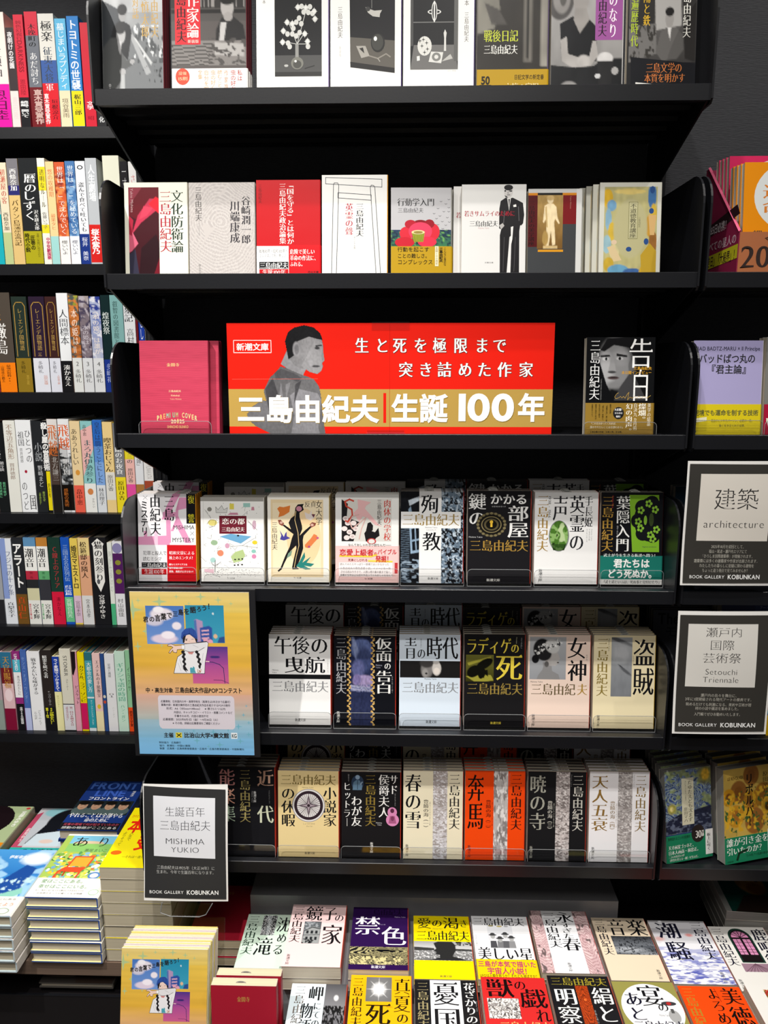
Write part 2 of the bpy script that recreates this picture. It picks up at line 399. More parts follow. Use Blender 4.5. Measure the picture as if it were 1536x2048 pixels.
# ------------------------------------------------------------------ mesh assembly
class MB:
    """vertices, faces, one colour per vertex, one material index per face"""
    def __init__(s): s.V = []; s.F = []; s.C = []; s.M = []; s.n = 0
    def add(s, V, F, col='fff', mi=0):
        V = np.asarray(V, float).reshape(-1, 3); c = np.asarray(hx(col) if isinstance(col, str) else col, float)
        s.V.append(V); s.C.append(np.tile(c, (len(V), 1)) if c.ndim == 1 else c)
        n = s.n
        for f in F: s.F.append([int(i) + n for i in f])
        s.M += [mi] * len(F); s.n += len(V); return s
    def box(s, x0, x1, y0, y1, z0, z1, col='fff', mi=0):
        V = [(x0, y0, z0), (x1, y0, z0), (x1, y1, z0), (x0, y1, z0), (x0, y0, z1), (x1, y0, z1), (x1, y1, z1), (x0, y1, z1)]
        return s.add(V, [(0, 3, 2, 1), (4, 5, 6, 7), (0, 1, 5, 4), (1, 2, 6, 5), (2, 3, 7, 6), (3, 0, 4, 7)], col, mi)
    def prism(s, poly, axis, a, b, col='fff', mi=0):
        """extrude a 2D polygon (CCW) along an axis; 'x': poly is (y,z), 'y': (x,z), 'z': (x,y)"""
        f = {'x': lambda p, t: (t, p[0], p[1]), 'y': lambda p, t: (p[0], t, p[1]), 'z': lambda p, t: (p[0], p[1], t)}[axis]
        n = len(poly); V = [f(p, a) for p in poly] + [f(p, b) for p in poly]
        cap = [tuple(reversed(range(n))), tuple(range(n, 2 * n))]
        sd = [(i, (i + 1) % n, n + (i + 1) % n, n + i) for i in range(n)]
        if axis == 'y': cap = [tuple(reversed(c)) for c in cap]; sd = [tuple(reversed(c)) for c in sd]
        return s.add(V, cap + sd, col, mi)
    def tube(s, pts, r, col='fff', mi=0, seg=6):
        V = []; F = []; pts = [Vector(p) for p in pts]
        for i, p in enumerate(pts):
            d = (pts[min(i + 1, len(pts) - 1)] - pts[max(i - 1, 0)]).normalized()
            u = d.cross(Vector((0, 0, 1)) if abs(d.z) < .9 else Vector((1, 0, 0))).normalized(); q = d.cross(u)
            for k in range(seg):
                a = 2 * math.pi * k / seg; V.append(tuple(p + u * math.cos(a) * r + q * math.sin(a) * r))
        for i in range(len(pts) - 1):
            for k in range(seg):
                a, b = i * seg + k, i * seg + (k + 1) % seg; F.append((a, b, b + seg, a + seg))
        F.append(tuple(reversed(range(seg)))); F.append(tuple(range(len(V) - seg, len(V))))
        return s.add(V, F, col, mi)
    def ink(s, ink, org, eu, ev, en, base=.0002, step=.00003, mi=0):
        """lay print on a face: org = top left, eu/ev = full width/height vectors, en = outward unit"""
        if not ink.V: return s
        P = np.vstack(ink.V); T = np.vstack(ink.T); C = np.vstack(ink.C)
        step = min(step, .0004 / max(1.0, P[:, 2].max()))
        org, eu, ev, en = (np.array(a, float) for a in (org, eu, ev, en))
        X = org + P[:, :1] * eu + P[:, 1:2] * ev + (base + step * P[:, 2:3]) * en
        # orient all triangles outwards
        a, b, c = X[T[:, 0]], X[T[:, 1]], X[T[:, 2]]
        fl = (np.cross(b - a, c - a) @ en) < 0
        T = T.copy(); T[fl] = T[fl][:, ::-1]
        s.V.append(X); s.C.append(C); s.F += (T + s.n).tolist(); s.M += [mi] * len(T); s.n += len(X)
        return s
    def mesh(s, name, mats, smooth=False):
        me = bpy.data.meshes.new(name)
        V = np.vstack(s.V)
        L = np.fromiter((i for f in s.F for i in f), int); ls = np.fromiter((len(f) for f in s.F), int, len(s.F))
        me.vertices.add(len(V)); me.vertices.foreach_set('co', V.ravel())
        me.loops.add(len(L)); me.loops.foreach_set('vertex_index', L)
        me.polygons.add(len(ls)); st = np.concatenate([[0], np.cumsum(ls)[:-1]])
        me.polygons.foreach_set('loop_start', st)
        me.polygons.foreach_set('material_index', np.array(s.M))
        at = me.color_attributes.new('ink', 'FLOAT_COLOR', 'POINT')
        at.data.foreach_set('color', np.column_stack([np.vstack(s.C), np.ones(len(V))]).ravel())
        for m in (mats if isinstance(mats, (list, tuple)) else [mats]): me.materials.append(m)
        me.update(calc_edges=True)
        me.polygons.foreach_set('use_smooth', np.full(len(ls), smooth))
        return me
def link(name, data, parent=None, loc=None):
    o = bpy.data.objects.new(name, data); COL.objects.link(o)
    if parent is not None: o.parent = parent
    if loc is not None: o.location = loc
    return o
LABELS = {}
NUMW = 'zero one two three four five six seven eight nine ten'.split()
def lab(what, tail=''):
    """join a description and what sets this copy apart, at most 16 words"""
    n = 16 - len(tail.replace(',', ' ').split()); ws = what.split()[:n]
    while ws and len(what.split()) > n and ws[-1].strip(',') in ('with', 'a', 'an', 'and', 'of', 'the', 'in', 'over', 'by', 'for', 'on', 'two', 'its', 'to', 'under', 'from', 'between', 'behind', 'at', 'round', 'large', 'big', 'pale', 'white', 'red', 'yellow', 'black'): ws.pop()
    return (' '.join(ws) + tail).strip()
def tag(o, label, cat, group=None):
    LABELS.setdefault(label, []).append(o.name)
    o['label'] = label; o['category'] = cat
    if group: o['group'] = group
    return o
def thing(name, label, cat, loc=(0, 0, 0), rot=(0, 0, 0), group=None):
    o = link(name, None); o.empty_display_size = .02
    o.location = loc; o.rotation_euler = rot
    return tag(o, label, cat, group)
def struct(name, mb, mat, parent=None):
    o = link(name, mb.mesh(name, mat), parent)
    if parent is None: o['kind'] = 'structure'
    return o

# ------------------------------------------------------------------ books
def ushape(w, t, c, rr, x0=0.0, n=3):
    o = [(x0, 0)] + [(w - rr + rr * math.sin(a), rr - rr * math.cos(a)) for a in [math.pi / 2 * i / n for i in range(n + 1)]]
    o += [(w - rr + rr * math.cos(a), t - rr + rr * math.sin(a)) for a in [math.pi / 2 * i / n for i in range(n + 1)]] + [(x0, t)]
    o += [(x0, t - c), (w - c, t - c), (w - c, c), (x0, c)]
    return o
def flipx(mb, w):
    for V in mb.V: V[:, 0] = w - V[:, 0]
    mb.F = [f[::-1] for f in mb.F]
def book_parts(w, h, t, front=None, frame=(0, 0, 1, 1), base='fff', spine='fff', spine_items=None, back=None, hard=False,
               pages='cfc4b0', band=None, band_items=None, slip=False, left=False, gloss=True, spine_base=None, **kw):
    """list of (part name, mesh); x 0..w across, y 0..t through the book, z 0..h up; front cover faces -y, spine at x=w"""
    mat = M_GLOSS if gloss else M_MATTE
    c = .0022 if hard else .0006; rr = min(.0022 if hard else .0013, t * .45)
    out = []
    U_ = ushape(w, t, c, rr); m = MB(); m.prism(U_, 'z', 0, h, np.array(([hx(spine)] * (len(U_) - 4) + [hx('c8c2b6' if not hard else spine)] * 4) * 2))
    for zz, s_ in ((h + .00004, 1), (-.00004, -1)):
        m.add([(x, y, zz) for x, y in U_], [tuple(range(len(U_)))[::s_]], kw.get('edge') or ('b8b2a6' if not hard else spine))
    if left: flipx(m, w)
    if back or base:
        m.add([(0.0005, t + .00015, .0005), (w - rr, t + .00015, .0005), (w - rr, t + .00015, h - .0005), (.0005, t + .00015, h - .0005)], [(0, 3, 2, 1)], back or base)
    fr = [('r', frame[0], frame[1], frame[2], frame[3], base)] + list(front or [])
    m.ink(ink_from(fr, frame, h / w), (0, 0, h), (w - (.0 if left else rr), 0, 0), (0, 0, -h), (0, -1, 0), .00012)
    if spine_items:
        if left: m.ink(ink_from(spine_items, (0, 0, 1, 1), h / t), (0, t, h), (0, -t, 0), (0, 0, -h), (-1, 0, 0), .0001)
        else: m.ink(ink_from(spine_items, (0, 0, 1, 1), h / t), (w, 0, h), (0, t, 0), (0, 0, -h), (1, 0, 0), .0001)
    out.append(('cover', m.mesh('cover', mat)))
    i = .003 if hard else .0004
    p = MB(); p.box(i, w - c - .0002, c + .00005, t - c - .00005, i, h - i, pages)
    if left: flipx(p, w)
    out.append(('page_block', p.mesh('page_block', M_PAGE)))
    if band:
        bh, bc = band; g = .0006
        b = MB(); b.prism([(x + (g if x > w * .5 else 0), y + (-g if y < t * .5 else g)) for x, y in ushape(w, t, -.0004 if False else .0003, rr)][:0] or
                          [(.0, -g), (w - rr, -g), (w + g, rr - g), (w + g, t - rr + g), (w - rr, t + g), (0, t + g), (0, t + .0002), (w - rr, t + .0002), (w + .0002, t - rr), (w + .0002, rr), (w - rr, -.0002), (0, -.0002)], 'z', .0003, bh, bc)
        if left: flipx(b, w)
        if band_items:
            b.ink(ink_from(band_items, frame, h / w), (0, 0, h), (w, 0, 0), (0, 0, -h), (0, -1, 0), .0008)
        if kw.get('band_spine'):
            b.ink(ink_from(kw['band_spine'], (0, 0, 1, 1), h / t), (w, 0, h), (0, t, 0), (0, 0, -h), (1, 0, 0), .0008)
        out.append(('paper_band', b.mesh('paper_band', M_GLOSS)))
    if slip:
        s = MB(); cx = w * slip; r = min(.0085, w * .1); y = t * .35
        pts = [(cx - r, h * .8), (cx + r, h * .8)] + [(cx + r * math.cos(a), h - .0008 + 0.0042 * math.sin(a)) for a in [math.pi * k / 8 for k in range(9)]]
        s.prism(pts, 'y', y, y + .0004, 'a8a8a2')
        s.add([(cx - r * .5, y - .0001, h + .001), (cx + r * .5, y - .0001, h + .001), (cx + r * .5, y - .0001, h + .0018), (cx - r * .5, y - .0001, h + .0018)], [(0, 1, 2, 3)], '555555')
        out.append(('order_slip', s.mesh('order_slip', M_MATTE)))
    return out
DES = {}       # key -> dict(design) ; meshes cached in d['_m']
def parts_of(key, w, h, t):
    d = DES[key]
    if '_m' not in d:
        k = {a: b for a, b in d.items() if a not in ('what', '_m', 't')}
        d['_m'] = book_parts(w, h, t, **k); d['_s'] = (w, h, t)
    return d['_m']
def put_book(key, label, loc, rot, group=None, name='paperback_book', cat='book', w=None, h=None, t=None):
    ps = parts_of(key, w, h, t)
    o = thing(name, label, cat, loc, rot, group)
    for n, me in ps: link(n, me, o)
    return o
def Xat(px, Y, Z):
    """world X of the point with image column px on the line (.., Y, Z)"""
    k = (px - 768) / FPX; z = Z - CAMZ
    # xc = a X + b ; zc = -(c X + d)
    a, b = RM[0][0], RM[1][0] * Y + RM[2][0] * z
    c, d = -RM[0][2], -(RM[1][2] * Y + RM[2][2] * z)
    return (k * d - b) / (a - k * c)
def topdist(px, py, Y, Z, tilt):
    e = Vector((0, math.sin(tilt), math.cos(tilt))); n = Vector((0, -math.cos(tilt), math.sin(tilt)))
    P = Vector((0, Y, Z)); q = onP(px, py, P, n)
    return (q - P).dot(e)
ORD = ['front copy', 'second copy', 'third copy', 'fourth copy', 'fifth copy', 'sixth copy']
RORD = ['front', 'second', 'third', 'fourth']
def pile(key, xl, xr, ytop, Y, Z, tilt, n=1, t=.01, zr=0.0, where='', rear=False, jit=.0004, cur=None, name='paperback_book'):
    """a face-out pile of n copies whose front one spans xl..xr in the photograph"""
    d = DES[key]; X0, X1 = Xat(xl, Y, Z), Xat(xr, Y, Z)
    if cur is not None: X0 = max(X0, cur[0] + .0016); X1 = min(X1, cur[1])
    if '_s' in d: w, h, t = d['_s']
    else: w, h = X1 - X0 - .0012, topdist((xl + xr) / 2, ytop, Y, Z, tilt)
    t = d.get('t', t)
    if cur is not None: cur[0] = X0 + w + (.0006 if d.get('band') else 0)
    Z = Z + t * math.sin(tilt) + .0002; rnd = random.Random(xl * 7 + int(ytop))
    for i in range(n):
        jx = rnd.uniform(-jit if cur is None else 0, jit) if i else 0
        what = d['what']
        if n == 1: lb = lab(what, ', ' + where)
        else: lb = lab(what, f', {ORD[i]} {where}')
        step = (t + .0013 + (.0008 if d.get('band') else 0)) / math.cos(tilt) / math.cos(zr)
        put_book(key, lb, (X0 + jx, Y + i * step, Z + math.sin(tilt) * 0), (-tilt, 0, zr), None if n == 1 and not rear else f'{what}, piled copies', name, 'book', w, h, t)
    return X0, X1, w, h, t

# ------------------------------------------------------------------ cover designs (frame = the cover's own rectangle)
def D(key, what, frame=(0, 0, 1, 1), front=(), **k):
    DES[key] = dict(what=what, frame=frame, front=list(front), **k)
AU = '三島由紀夫'
# --- top shelf (frames in one common drawing unit)
D('bridge', 'grey photo paperback of two men leaning on a footbridge rail', (40, -82, 380, 412), [
    ('i', 40, -82, 380, 412, 70, 96, '8d8f90', [('g', 0, .3, 'b9bbbb', 'a0a2a3'), ('p', [(0, .2), (.32, .28), (.3, .6), (0, .7)], '34383c'), ('n', 9, .25, 3),
        ('p', [(.42, .45), (.6, .38), (1, .62), (1, 1), (.3, 1)], '6b6e70'), ('k', 22, 16, .56, '46494b', 5, (.52, .42, 1, .7)), ('k', 26, 20, .66, 'c8caca', 8, (.52, .4, 1, .66)),
        ('p', [(.4, .42), (.44, .4), (.8, .78), (.72, .8)], '9a9c9d'), ('p', [(.52, .5), (.55, .5), (.82, .7), (.8, .72)], 'b9bbbb'),
        ('p', [(.28, .4), (.34, .36), (.46, .4), (.49, .46), (.42, .68), (.3, .62), (.14, .5), (.2, .4)], '1c1e21'), ('e', .34, .31, .065, .06, '8f8f8f', .15), ('e', .34, .275, .08, .045, '17181a', .2),
        ('p', [(.04, .56), (.14, .5), (.26, .5), (.3, .6), (.4, .68), (.52, .66), (.52, .71), (.38, .75), (.3, .76), (.34, .82), (.1, .98), (0, .98), (0, .6)], '4e5050'),
        ('e', .31, .47, .075, .075, 'a3a3a3', .15), ('e', .3, .42, .09, .05, '1c1d1f', .2), ('p', [(.25, .52), (.32, .53), (.3, .64), (.27, .6)], 'b5b5b5'),
        ('p', [(.3, .78), (.36, .78), (.36, .98), (.3, .98)], 'a9abab'), ('e', .49, .69, .04, .02, '9a9a9a'), ('e', .33, .77, .05, .025, 'a0a0a0'), ('k', 30, 20, .7, '2b2d2f', 11, (.6, .72, 1, .86))]),
    ('v', '対話', 213, 0, 247, 92, 'b3904a', 'M'), ('v', '石原慎太郎', 262, -75, 304, 165, 'b3904a', 'M'), ('v', '三島由紀夫', 316, -85, 356, 165, 'b3904a', 'M'),
    ('v', '中公文庫', 72, 345, 86, 412, 'e5e5e5', 'G')], spine='5a1420', base='8d8f90')
D('critic', 'paperback with a red title block over a desk photograph and white band', (416, -85, 768, 410), [
    ('i', 416, -85, 768, 275, 70, 70, '55504e', [('g', 0, .5, '3a3735', '4c4947'), ('p', [(.05, .1), (.98, .1), (.98, .35), (.05, .35)], '8a8683'), ('k', 40, 3, .5, '2c2a29', 4, (0, .1, 1, .36)),
        ('p', [(0, .38), (1, .38), (1, .42), (0, .42)], '1d1c1b'), ('p', [(.58, .98), (.6, .6), (.68, .46), (.82, .45), (.96, .55), (1, .72), (1, .98)], '232223'),
        ('p', [(.66, .52), (.74, .52), (.7, .74), (.64, .72)], 'b8b6b4'), ('e', .75, .36, .085, .11, 'a5a19e', .15), ('e', .75, .27, .1, .06, '191817', .2), ('e', .76, .46, .06, .05, '9a9693', .2),
        ('p', [(0, .72), (1, .72), (1, 1), (0, 1)], '7d7976'), ('s', 90, '3c3a38', .5, .2, 3.0, 1.6, .1, (0, .74, .55, 1)), ('p', [(.58, .74), (.97, .76), (.97, .9), (.58, .88)], 'a8a5a2'), ('k', 18, 26, .6, '4a4745', 6, (.5, .7, 1, 1))]),
    ('r', 433, -85, 553, 190, 'c92630'), ('v', '作家論', 490, -20, 546, 165, 'f6efe6', 'M'), (*'v', AU, 441, -60, 486, 182, '141010', 'M'), ('t', '新装版', 492, 170, 545, 184, 'f2d9cc', 'G'),
    ('r', 430, 302, 600, 304, 'bdbdbd')],
    band=(.044, 'ecebe8'), band_items=[('e', 466, 318, 33, 33, 'dd4a35'), ('t', '没後', 446, 298, 486, 312, 'f3c9a0', 'G'), ('t', '15刷', 442, 318, 490, 334, 'f3c9a0', 'G'),
        ('v', '私は', 722, 292, 744, 338, 'b9433a', 'm'), ('v', '虫の好かぬ', 690, 292, 714, 400, 'c2493e', 'm'), ('v', '作家論を', 660, 292, 678, 400, 'd9a07c', 'm'), ('v', '読むことで', 628, 292, 650, 380, 'd9a978', 'm'),
        ('v', '虫の好く', 597, 292, 620, 372, 'd9a978', 'm'), ('v', '自分を知る', 566, 292, 588, 400, 'd9a978', 'm'), ('v', '全集', 538, 290, 558, 330, 'd9a978', 'm'), ('t', '解説川端康成', 430, 372, 538, 386, '7a7a7a', 'G')], spine='5a1420', base='55504e')
ST1 = [('r', 0, 0, 1, .5, '191a1b'), ('r', 0, .5, 1, 1, '6a6a69')]
D('stillflower', 'white glossy paperback with a dried flower still life in a vase', (812, -92, 1157, 405), [
    ('r', 900, -92, 1126, 318, '17181a'), ('r', 900, 234, 1126, 318, '4b4b4a'), ('r', 900, 300, 1126, 318, '2e2e2d')]
    + [('l', [(1005, 262), (1008, 190), (x, y)], 3, 'bdbdb8') for x, y in ((1050, 60), (970, 110), (1040, 150), (940, 180), (990, 150), (1058, 190))]
    + [('e', x, y, 11, 11, 'c9c9c4', ) for x, y in ((1012, 45), (1030, 42), (1050, 48), (1070, 44), (1090, 62), (1094, 92), (1082, 70), (1062, 66), (1040, 64), (1018, 88), (960, 104), (985, 110), (1004, 104), (1028, 110), (1045, 150), (1020, 145), (942, 138), (962, 150), (985, 150), (1004, 158), (938, 182), (964, 186), (1058, 180), (1060, 200), (972, 200), (990, 128))]
    + [('p', star4(x, y, 17, 17), 'dededa') for x, y in ((1012, 45), (1050, 48), (1090, 62), (1094, 92), (960, 104), (985, 110), (1045, 150), (942, 138), (938, 182), (1058, 180))]
    + [('r', 999, 190, 1015, 250, '8e8e8a'), ('e', 1008, 266, 30, 25, '77776f'), ('e', 1008, 270, 20, 16, '4a4a46'), ('e', 1000, 258, 6, 5, 'd9d9d5'), ('e', 955, 275, 10, 5, 'b2b2ae'), ('l', [(1045, 287), (1090, 276)], 5, '2a2a2a'), ('v', '読本', 842, 0, 858, 30, '55504c', 'm'),
       ('t', '三島由紀夫', 1070, 320, 1122, 328, '8a8a8a', 'g')], spine='8b7aa8', base='e8e7e3', t=.016)
D('stillbird', 'white paperback with a still life of a hanging bird and glass ball', (1160, -92, 1502, 405), [
    ('p', [(1252, -92), (1472, -92), (1472, 308), (1257, 284)], '17171a'), ('p', [(1256, 165), (1472, 180), (1472, 308), (1257, 284)], '5a564f'), ('p', [(1256, 262), (1472, 288), (1472, 308), (1257, 284)], '201f1e'),
    ('l', [(1360, -92), (1360, 52)], 2, '8c8c88'), ('p', [(1330, 48), (1350, 55), (1372, 62), (1410, 60), (1400, 74), (1398, 88), (1365, 84), (1342, 70)], 'b9b7b0'), ('e', 1342, 55, 11, 9, '3b3b3a'),
    ('e', 1390, 188, 34, 38, '232322'), ('e', 1388, 186, 28, 32, '3f3f3b'), ('e', 1378, 172, 8, 9, 'e9e9e4'), ('p', [(1285, 200), (1330, 200), (1350, 240), (1310, 248)], 'a39f97'), ('p', [(1300, 210), (1318, 206), (1325, 230)], '2b2a28'),
    ('l', [(1350, 240), (1390, 250), (1430, 232), (1450, 244)], 6, '8c877d'), ('l', [(1390, 250), (1400, 262)], 4, 'a39f97'),
    ('v', '読本　三島由紀夫', 1196, -30, 1219, 168, '55504c', 'm'), ('v', '新装版', 1203, 200, 1212, 242, '777', 'g')], spine='4b3a70', base='e9e8e4', t=.016)
D('stillball', 'white paperback with a still life of a spotted ball and gyroscope', (13, -88, 360, 400), [
    ('r', 48, -88, 282, 292, '17181a'), ('r', 48, 106, 282, 110, '6f6f6d'), ('p', [(65, 196), (265, 196), (282, 292), (48, 292)], '6b6a68'), ('r', 262, -88, 282, 260, '5d5d5b'), ('r', 48, -88, 62, 200, '4a4a49'),
    ('e', 165, 68, 33, 10, 'd8d8d4'), ('e', 165, 68, 27, 6, '17181a'), ('e', 165, 66, 14, 38, 'd8d8d4'), ('e', 165, 66, 10, 33, '17181a'), ('r', 162, 26, 168, 108, 'e2e2de'),
    ('e', 118, 200, 35, 38, 'd6d5cf')] + [('p', star4(x, y, 10, 11), '2b2b2a') for x, y in ((105, 200), (128, 188), (132, 212), (112, 175), (118, 225), (95, 180))]
    + [('p', [(213, 220), (224, 220), (223, 170), (226, 150), (218, 136), (211, 150), (214, 170)], 'cfcec9'), ('p', [(150, 222), (210, 225), (200, 268), (138, 262)], 'd4d3ce'), ('e', 176, 243, 22, 17, '7e7e7a'), ('e', 176, 243, 10, 8, 'd4d3ce'),
       ('p', [(245, 232), (257, 250), (200, 262)], 'b5b4af'), ('p', [(80, 240), (94, 238), (95, 256), (81, 258)], 'e2e1dc'), ('v', '読本　三島由紀夫', 312, 0, 334, 186, '55504c', 'm'), ('t', '三島', 228, 294, 276, 300, '999', 'g')], spine='4b3a70', base='e9e8e4', t=.016)
D('diary', 'dark paperback with yellow green title and an ochre lower band', (365, -95, 700, 395), [
    ('i', 365, -95, 700, 395, 50, 60, '2c2925', [('p', [(0, 0), (.25, 0), (.32, .3), (.25, .45), (0, .5)], '7d7a70'), ('p', [(.1, .25), (.3, .3), (.42, .42), (.2, .42)], '4c4945'), ('p', [(.66, 0), (.78, 0), (.78, .72), (.66, .72)], '6a665f'), ('p', [(.7, 0), (.73, 0), (.73, .7), (.7, .7)], '1b1a18'), ('p', [(.9, 0), (1, 0), (1, .76), (.9, .76)], '8c887f'), ('n', 8, .2, 4)]),
    ('t', '戦後日記', 396, 132, 560, 180, 'c3cd3a', 'M'), ('t', AU, 396, 190, 558, 228, 'e8e6de', 'M')],
    band=(.0385, 'b08c12'), band_items=[('t', '50', 385, 314, 428, 346, '1c1608', 'K'), ('r', 378, 348, 432, 370, '1c1608'), ('t', 'MISHIMA', 382, 352, 428, 367, 'b08c12', 'B'), ('t', '日記文学の新定番', 540, 308, 680, 328, '2c2208', 'G'), ('t', '文壇の寵児、', 496, 340, 690, 384, 'ecd9a0', 'M')], spine='5c4a70', base='2c2925')
D('tshirt', 'black and white paperback of a seated man in a black shirt, purple strip', (715, -92, 1053, 385), [
    ('i', 715, -92, 1053, 385, 80, 110, '9a9896', [('g', 0, 1, 'a19f9d', '7f7d7b'), ('e', .12, .2, .2, .19, '4c4a49', .1), ('e', .14, .22, .12, .12, '83807d', .2), ('e', .16, .2, .05, .08, '575552', .2),
        ('p', [(.12, .42), (.3, .36), (.34, .38), (.5, .37), (.62, .44), (.64, .6), (.64, .72), (.5, .74), (.36, .74), (.2, .72), (.14, .62)], '16171a'), ('e', .41, .2, .11, .16, '97938f', .12), ('e', .41, .1, .125, .07, '1a1a1b', .15), ('p', [(.33, .3), (.49, .3), (.53, .39), (.4, .5), (.31, .39)], '8f8b87'), ('p', [(.35, .185), (.47, .185), (.47, .2), (.35, .2)], '3b3836'),
        ('p', [(.13, .55), (.22, .52), (.24, .66), (.44, .7), (.46, .77), (.36, .79), (.16, .72)], 'a5a19d'), ('p', [(.63, .56), (.58, .56), (.54, .68), (.44, .7), (.44, .76), (.56, .76), (.66, .68)], 'a8a4a0'), ('e', .46, .72, .09, .05, 'b0aca8', .3),
        ('p', [(0, .75), (.35, .77), (.6, .76), (.75, .7), (1, .7), (1, 1), (0, 1)], '1b1c1e'), ('e', .76, .7, .11, .05, 'c9c7c5', .2), ('p', [(.65, .72), (.88, .72), (.84, .98), (.68, .98)], '232324'), ('e', .26, .92, .11, .04, '8b8987', .3), ('e', .66, .84, .04, .02, 'bbb'), ('e', .9, .8, .05, .03, 'a5a3a1'), ('n', 12, .12, 7)]),
    ('r', 923, -92, 1050, 172, '93508f'), ('v', 'のなり', 986, -10, 1025, 165, 'f3e6ee', 'M'), ('v', AU, 936, -80, 976, 160, '1c1218', 'M')], spine='c9c7c5', base='9a9896', t=.014)
D('sunsteel', 'black paperback with green and yellow titles over a seated man', (1062, -98, 1396, 375), [
    ('i', 1068, -98, 1396, 250, 70, 70, '4e4c4a', [('g', 0, 1, '6a6866', '3b3938'), ('p', [(.2, 0), (.42, 0), (.36, .72), (.16, .9), (.1, .6)], '2b2a29'), ('p', [(.36, 0), (.74, 0), (.78, .6), (.4, .65)], 'a19f9c'), ('p', [(0, .6), (.4, .58), (.42, .9), (0, 1)], '6b6967'), ('k', 24, 16, .6, '34322f', 4, (0, .6, .4, 1)),
        ('p', [(.4, .88), (.48, .66), (.56, .62), (.7, .62), (.8, .7), (.82, .86), (.72, .96), (.5, .98)], '5b5957'), ('e', .6, .53, .06, .1, '8f8c89', .15), ('e', .6, .45, .065, .05, '1b1a1a', .2), ('p', [(.57, .62), (.63, .62), (.61, .76)], 'c9c7c4'), ('p', [(.76, .1), (1, .1), (1, 1), (.84, .96)], '2a2827')]),
    ('p', [(1080, 228), (1396, 255), (1396, 380), (1084, 380)], '17181c'), ('v', 'の遍歴時代', 1078, -40, 1112, 190, 'aabf2e', 'M'), ('v', '太陽と鉄', 1136, -60, 1170, 112, 'd4a92c', 'M'), ('v', AU, 1330, -60, 1368, 158, 'dcdad2', 'M'),
    ('t', '三島文学の', 1155, 250, 1332, 290, 'c2713a', 'M'), ('t', '本質を明かす', 1148, 290, 1348, 326, 'c2713a', 'M'), ('p', [(1106, 324), (1388, 345), (1388, 368), (1106, 347)], 'e6e4de'), ('t', '自死直前のロングインタビューを新収録', 1114, 333, 1380, 356, '222', 'G'), ('t', '中公文庫', 1190, 352, 1264, 366, 'ccc', 'G')], spine='17181c', base='222224')
# --- second shelf
D('culture', 'cream paperback with a crimson faceted picture on its left', (118, 172, 455, 640), [
    ('i', 140, 195, 304, 640, 70, 120, '3a0a14', [('p', [(0, .2), (.4, 0), (1, 0), (1, .2), (.3, .35), (0, .3)], '5a0d18'), ('p', [(0, 0), (.45, 0), (0, .2)], '7c2a38'), ('p', [(.1, .5), (.3, .3), (.7, .12), (.95, .12), (.9, .25), (.4, .38)], 'b3304a'), ('p', [(.65, .18), (.9, .1), (1, .12), (1, .28)], 'd81c2c'),
        ('p', [(.35, .34), (.5, .2), (.8, .22), (.6, .3)], 'd43a52'), ('p', [(0, .5), (.12, .48), (.3, .6), (.1, .68), (0, .7)], 'c85a72'), ('p', [(0, .3), (.15, .35), (.1, .52), (0, .5)], '9c1c34'), ('p', [(.3, 1), (.4, .65), (.9, .5), (1, .6), (1, .8), (.7, 1)], '240810'), ('p', [(0, .72), (.2, .66), (.35, 1), (0, 1)], '2c2a3c'), ('p', [(.75, 1), (1, .75), (1, 1)], '6a1020')]),
    ('v', '文化防衛論', 370, 208, 434, 508, '23342c', 'M'), ('v', AU, 308, 210, 370, 506, 'a02a3c', 'M'), ('v', 'Yukio Mishima', 150, 200, 168, 315, 'd8b8b8', 'g')], spine='e4e2d6', base='dcdac9')
D('ripple', 'grey paperback patterned with fine rippling rings', (455, 170, 800, 648), [
    ('i', 455, 170, 800, 648, 110, 130, 'a9a3a0', [('s', 150, 'bdb8b4', .35, .45, .4, 1.35, .12), ('s', 130, 'b6b0ac', .5, 1.1, 1.1, 1.2, .3)]),
    ('v', AU, 488, 190, 523, 358, '33302f', 'm'), ('v', '谷崎潤一郎', 732, 236, 780, 470, '26242a', 'M'), ('v', '川端康成', 672, 258, 722, 466, '26242a', 'M'), ('v', 'MISHIMA', 504, 368, 512, 430, '666', 'g'), ('v', '中公文庫', 502, 566, 516, 640, '444', 'm')], spine='b5afab', base='a9a3a0')
D('national', 'red paperback with white vertical title and red and white band', (805, 165, 1138, 640), [
    ('v', '「国を守る」とは何か', 966, 175, 1002, 470, 'f2e4e0', 'M'), ('v', '三島由紀夫政治論集', 926, 180, 960, 468, 'f2e4e0', 'M'), ('v', AU, 816, 185, 834, 275, '5c0c10', 'm')],
    band=(.052, 'c8141c'), band_items=[('r', 805, 478, 972, 640, 'efeeec'), ('t', '戦後80年・昭和100年へ', 818, 492, 968, 512, '222', 'G'), ('t', 'ミシマはいつも、新しい。', 818, 514, 972, 532, '222', 'G'), ('r', 818, 553, 970, 586, '1b1b1d'), ('t', AU, 820, 555, 968, 585, 'f0f0ee', 'M'),
        ('r', 818, 588, 970, 640, 'b4121a'), ('t', '生誕100年', 834, 590, 956, 616, 'f0e8e4', 'm'), ('t', '危険で美しい', 978, 492, 1108, 518, 'f4ece8', 'M'), ('t', '革命の作法に、', 978, 522, 1126, 548, 'f4ece8', 'M'), ('t', 'ふれる。', 978, 552, 1056, 576, 'f4ece8', 'M'), ('t', '河出文庫', 1070, 596, 1128, 608, '1b1b1d', 'G')], spine='b81820', base='b51219')
TG = '33353a'
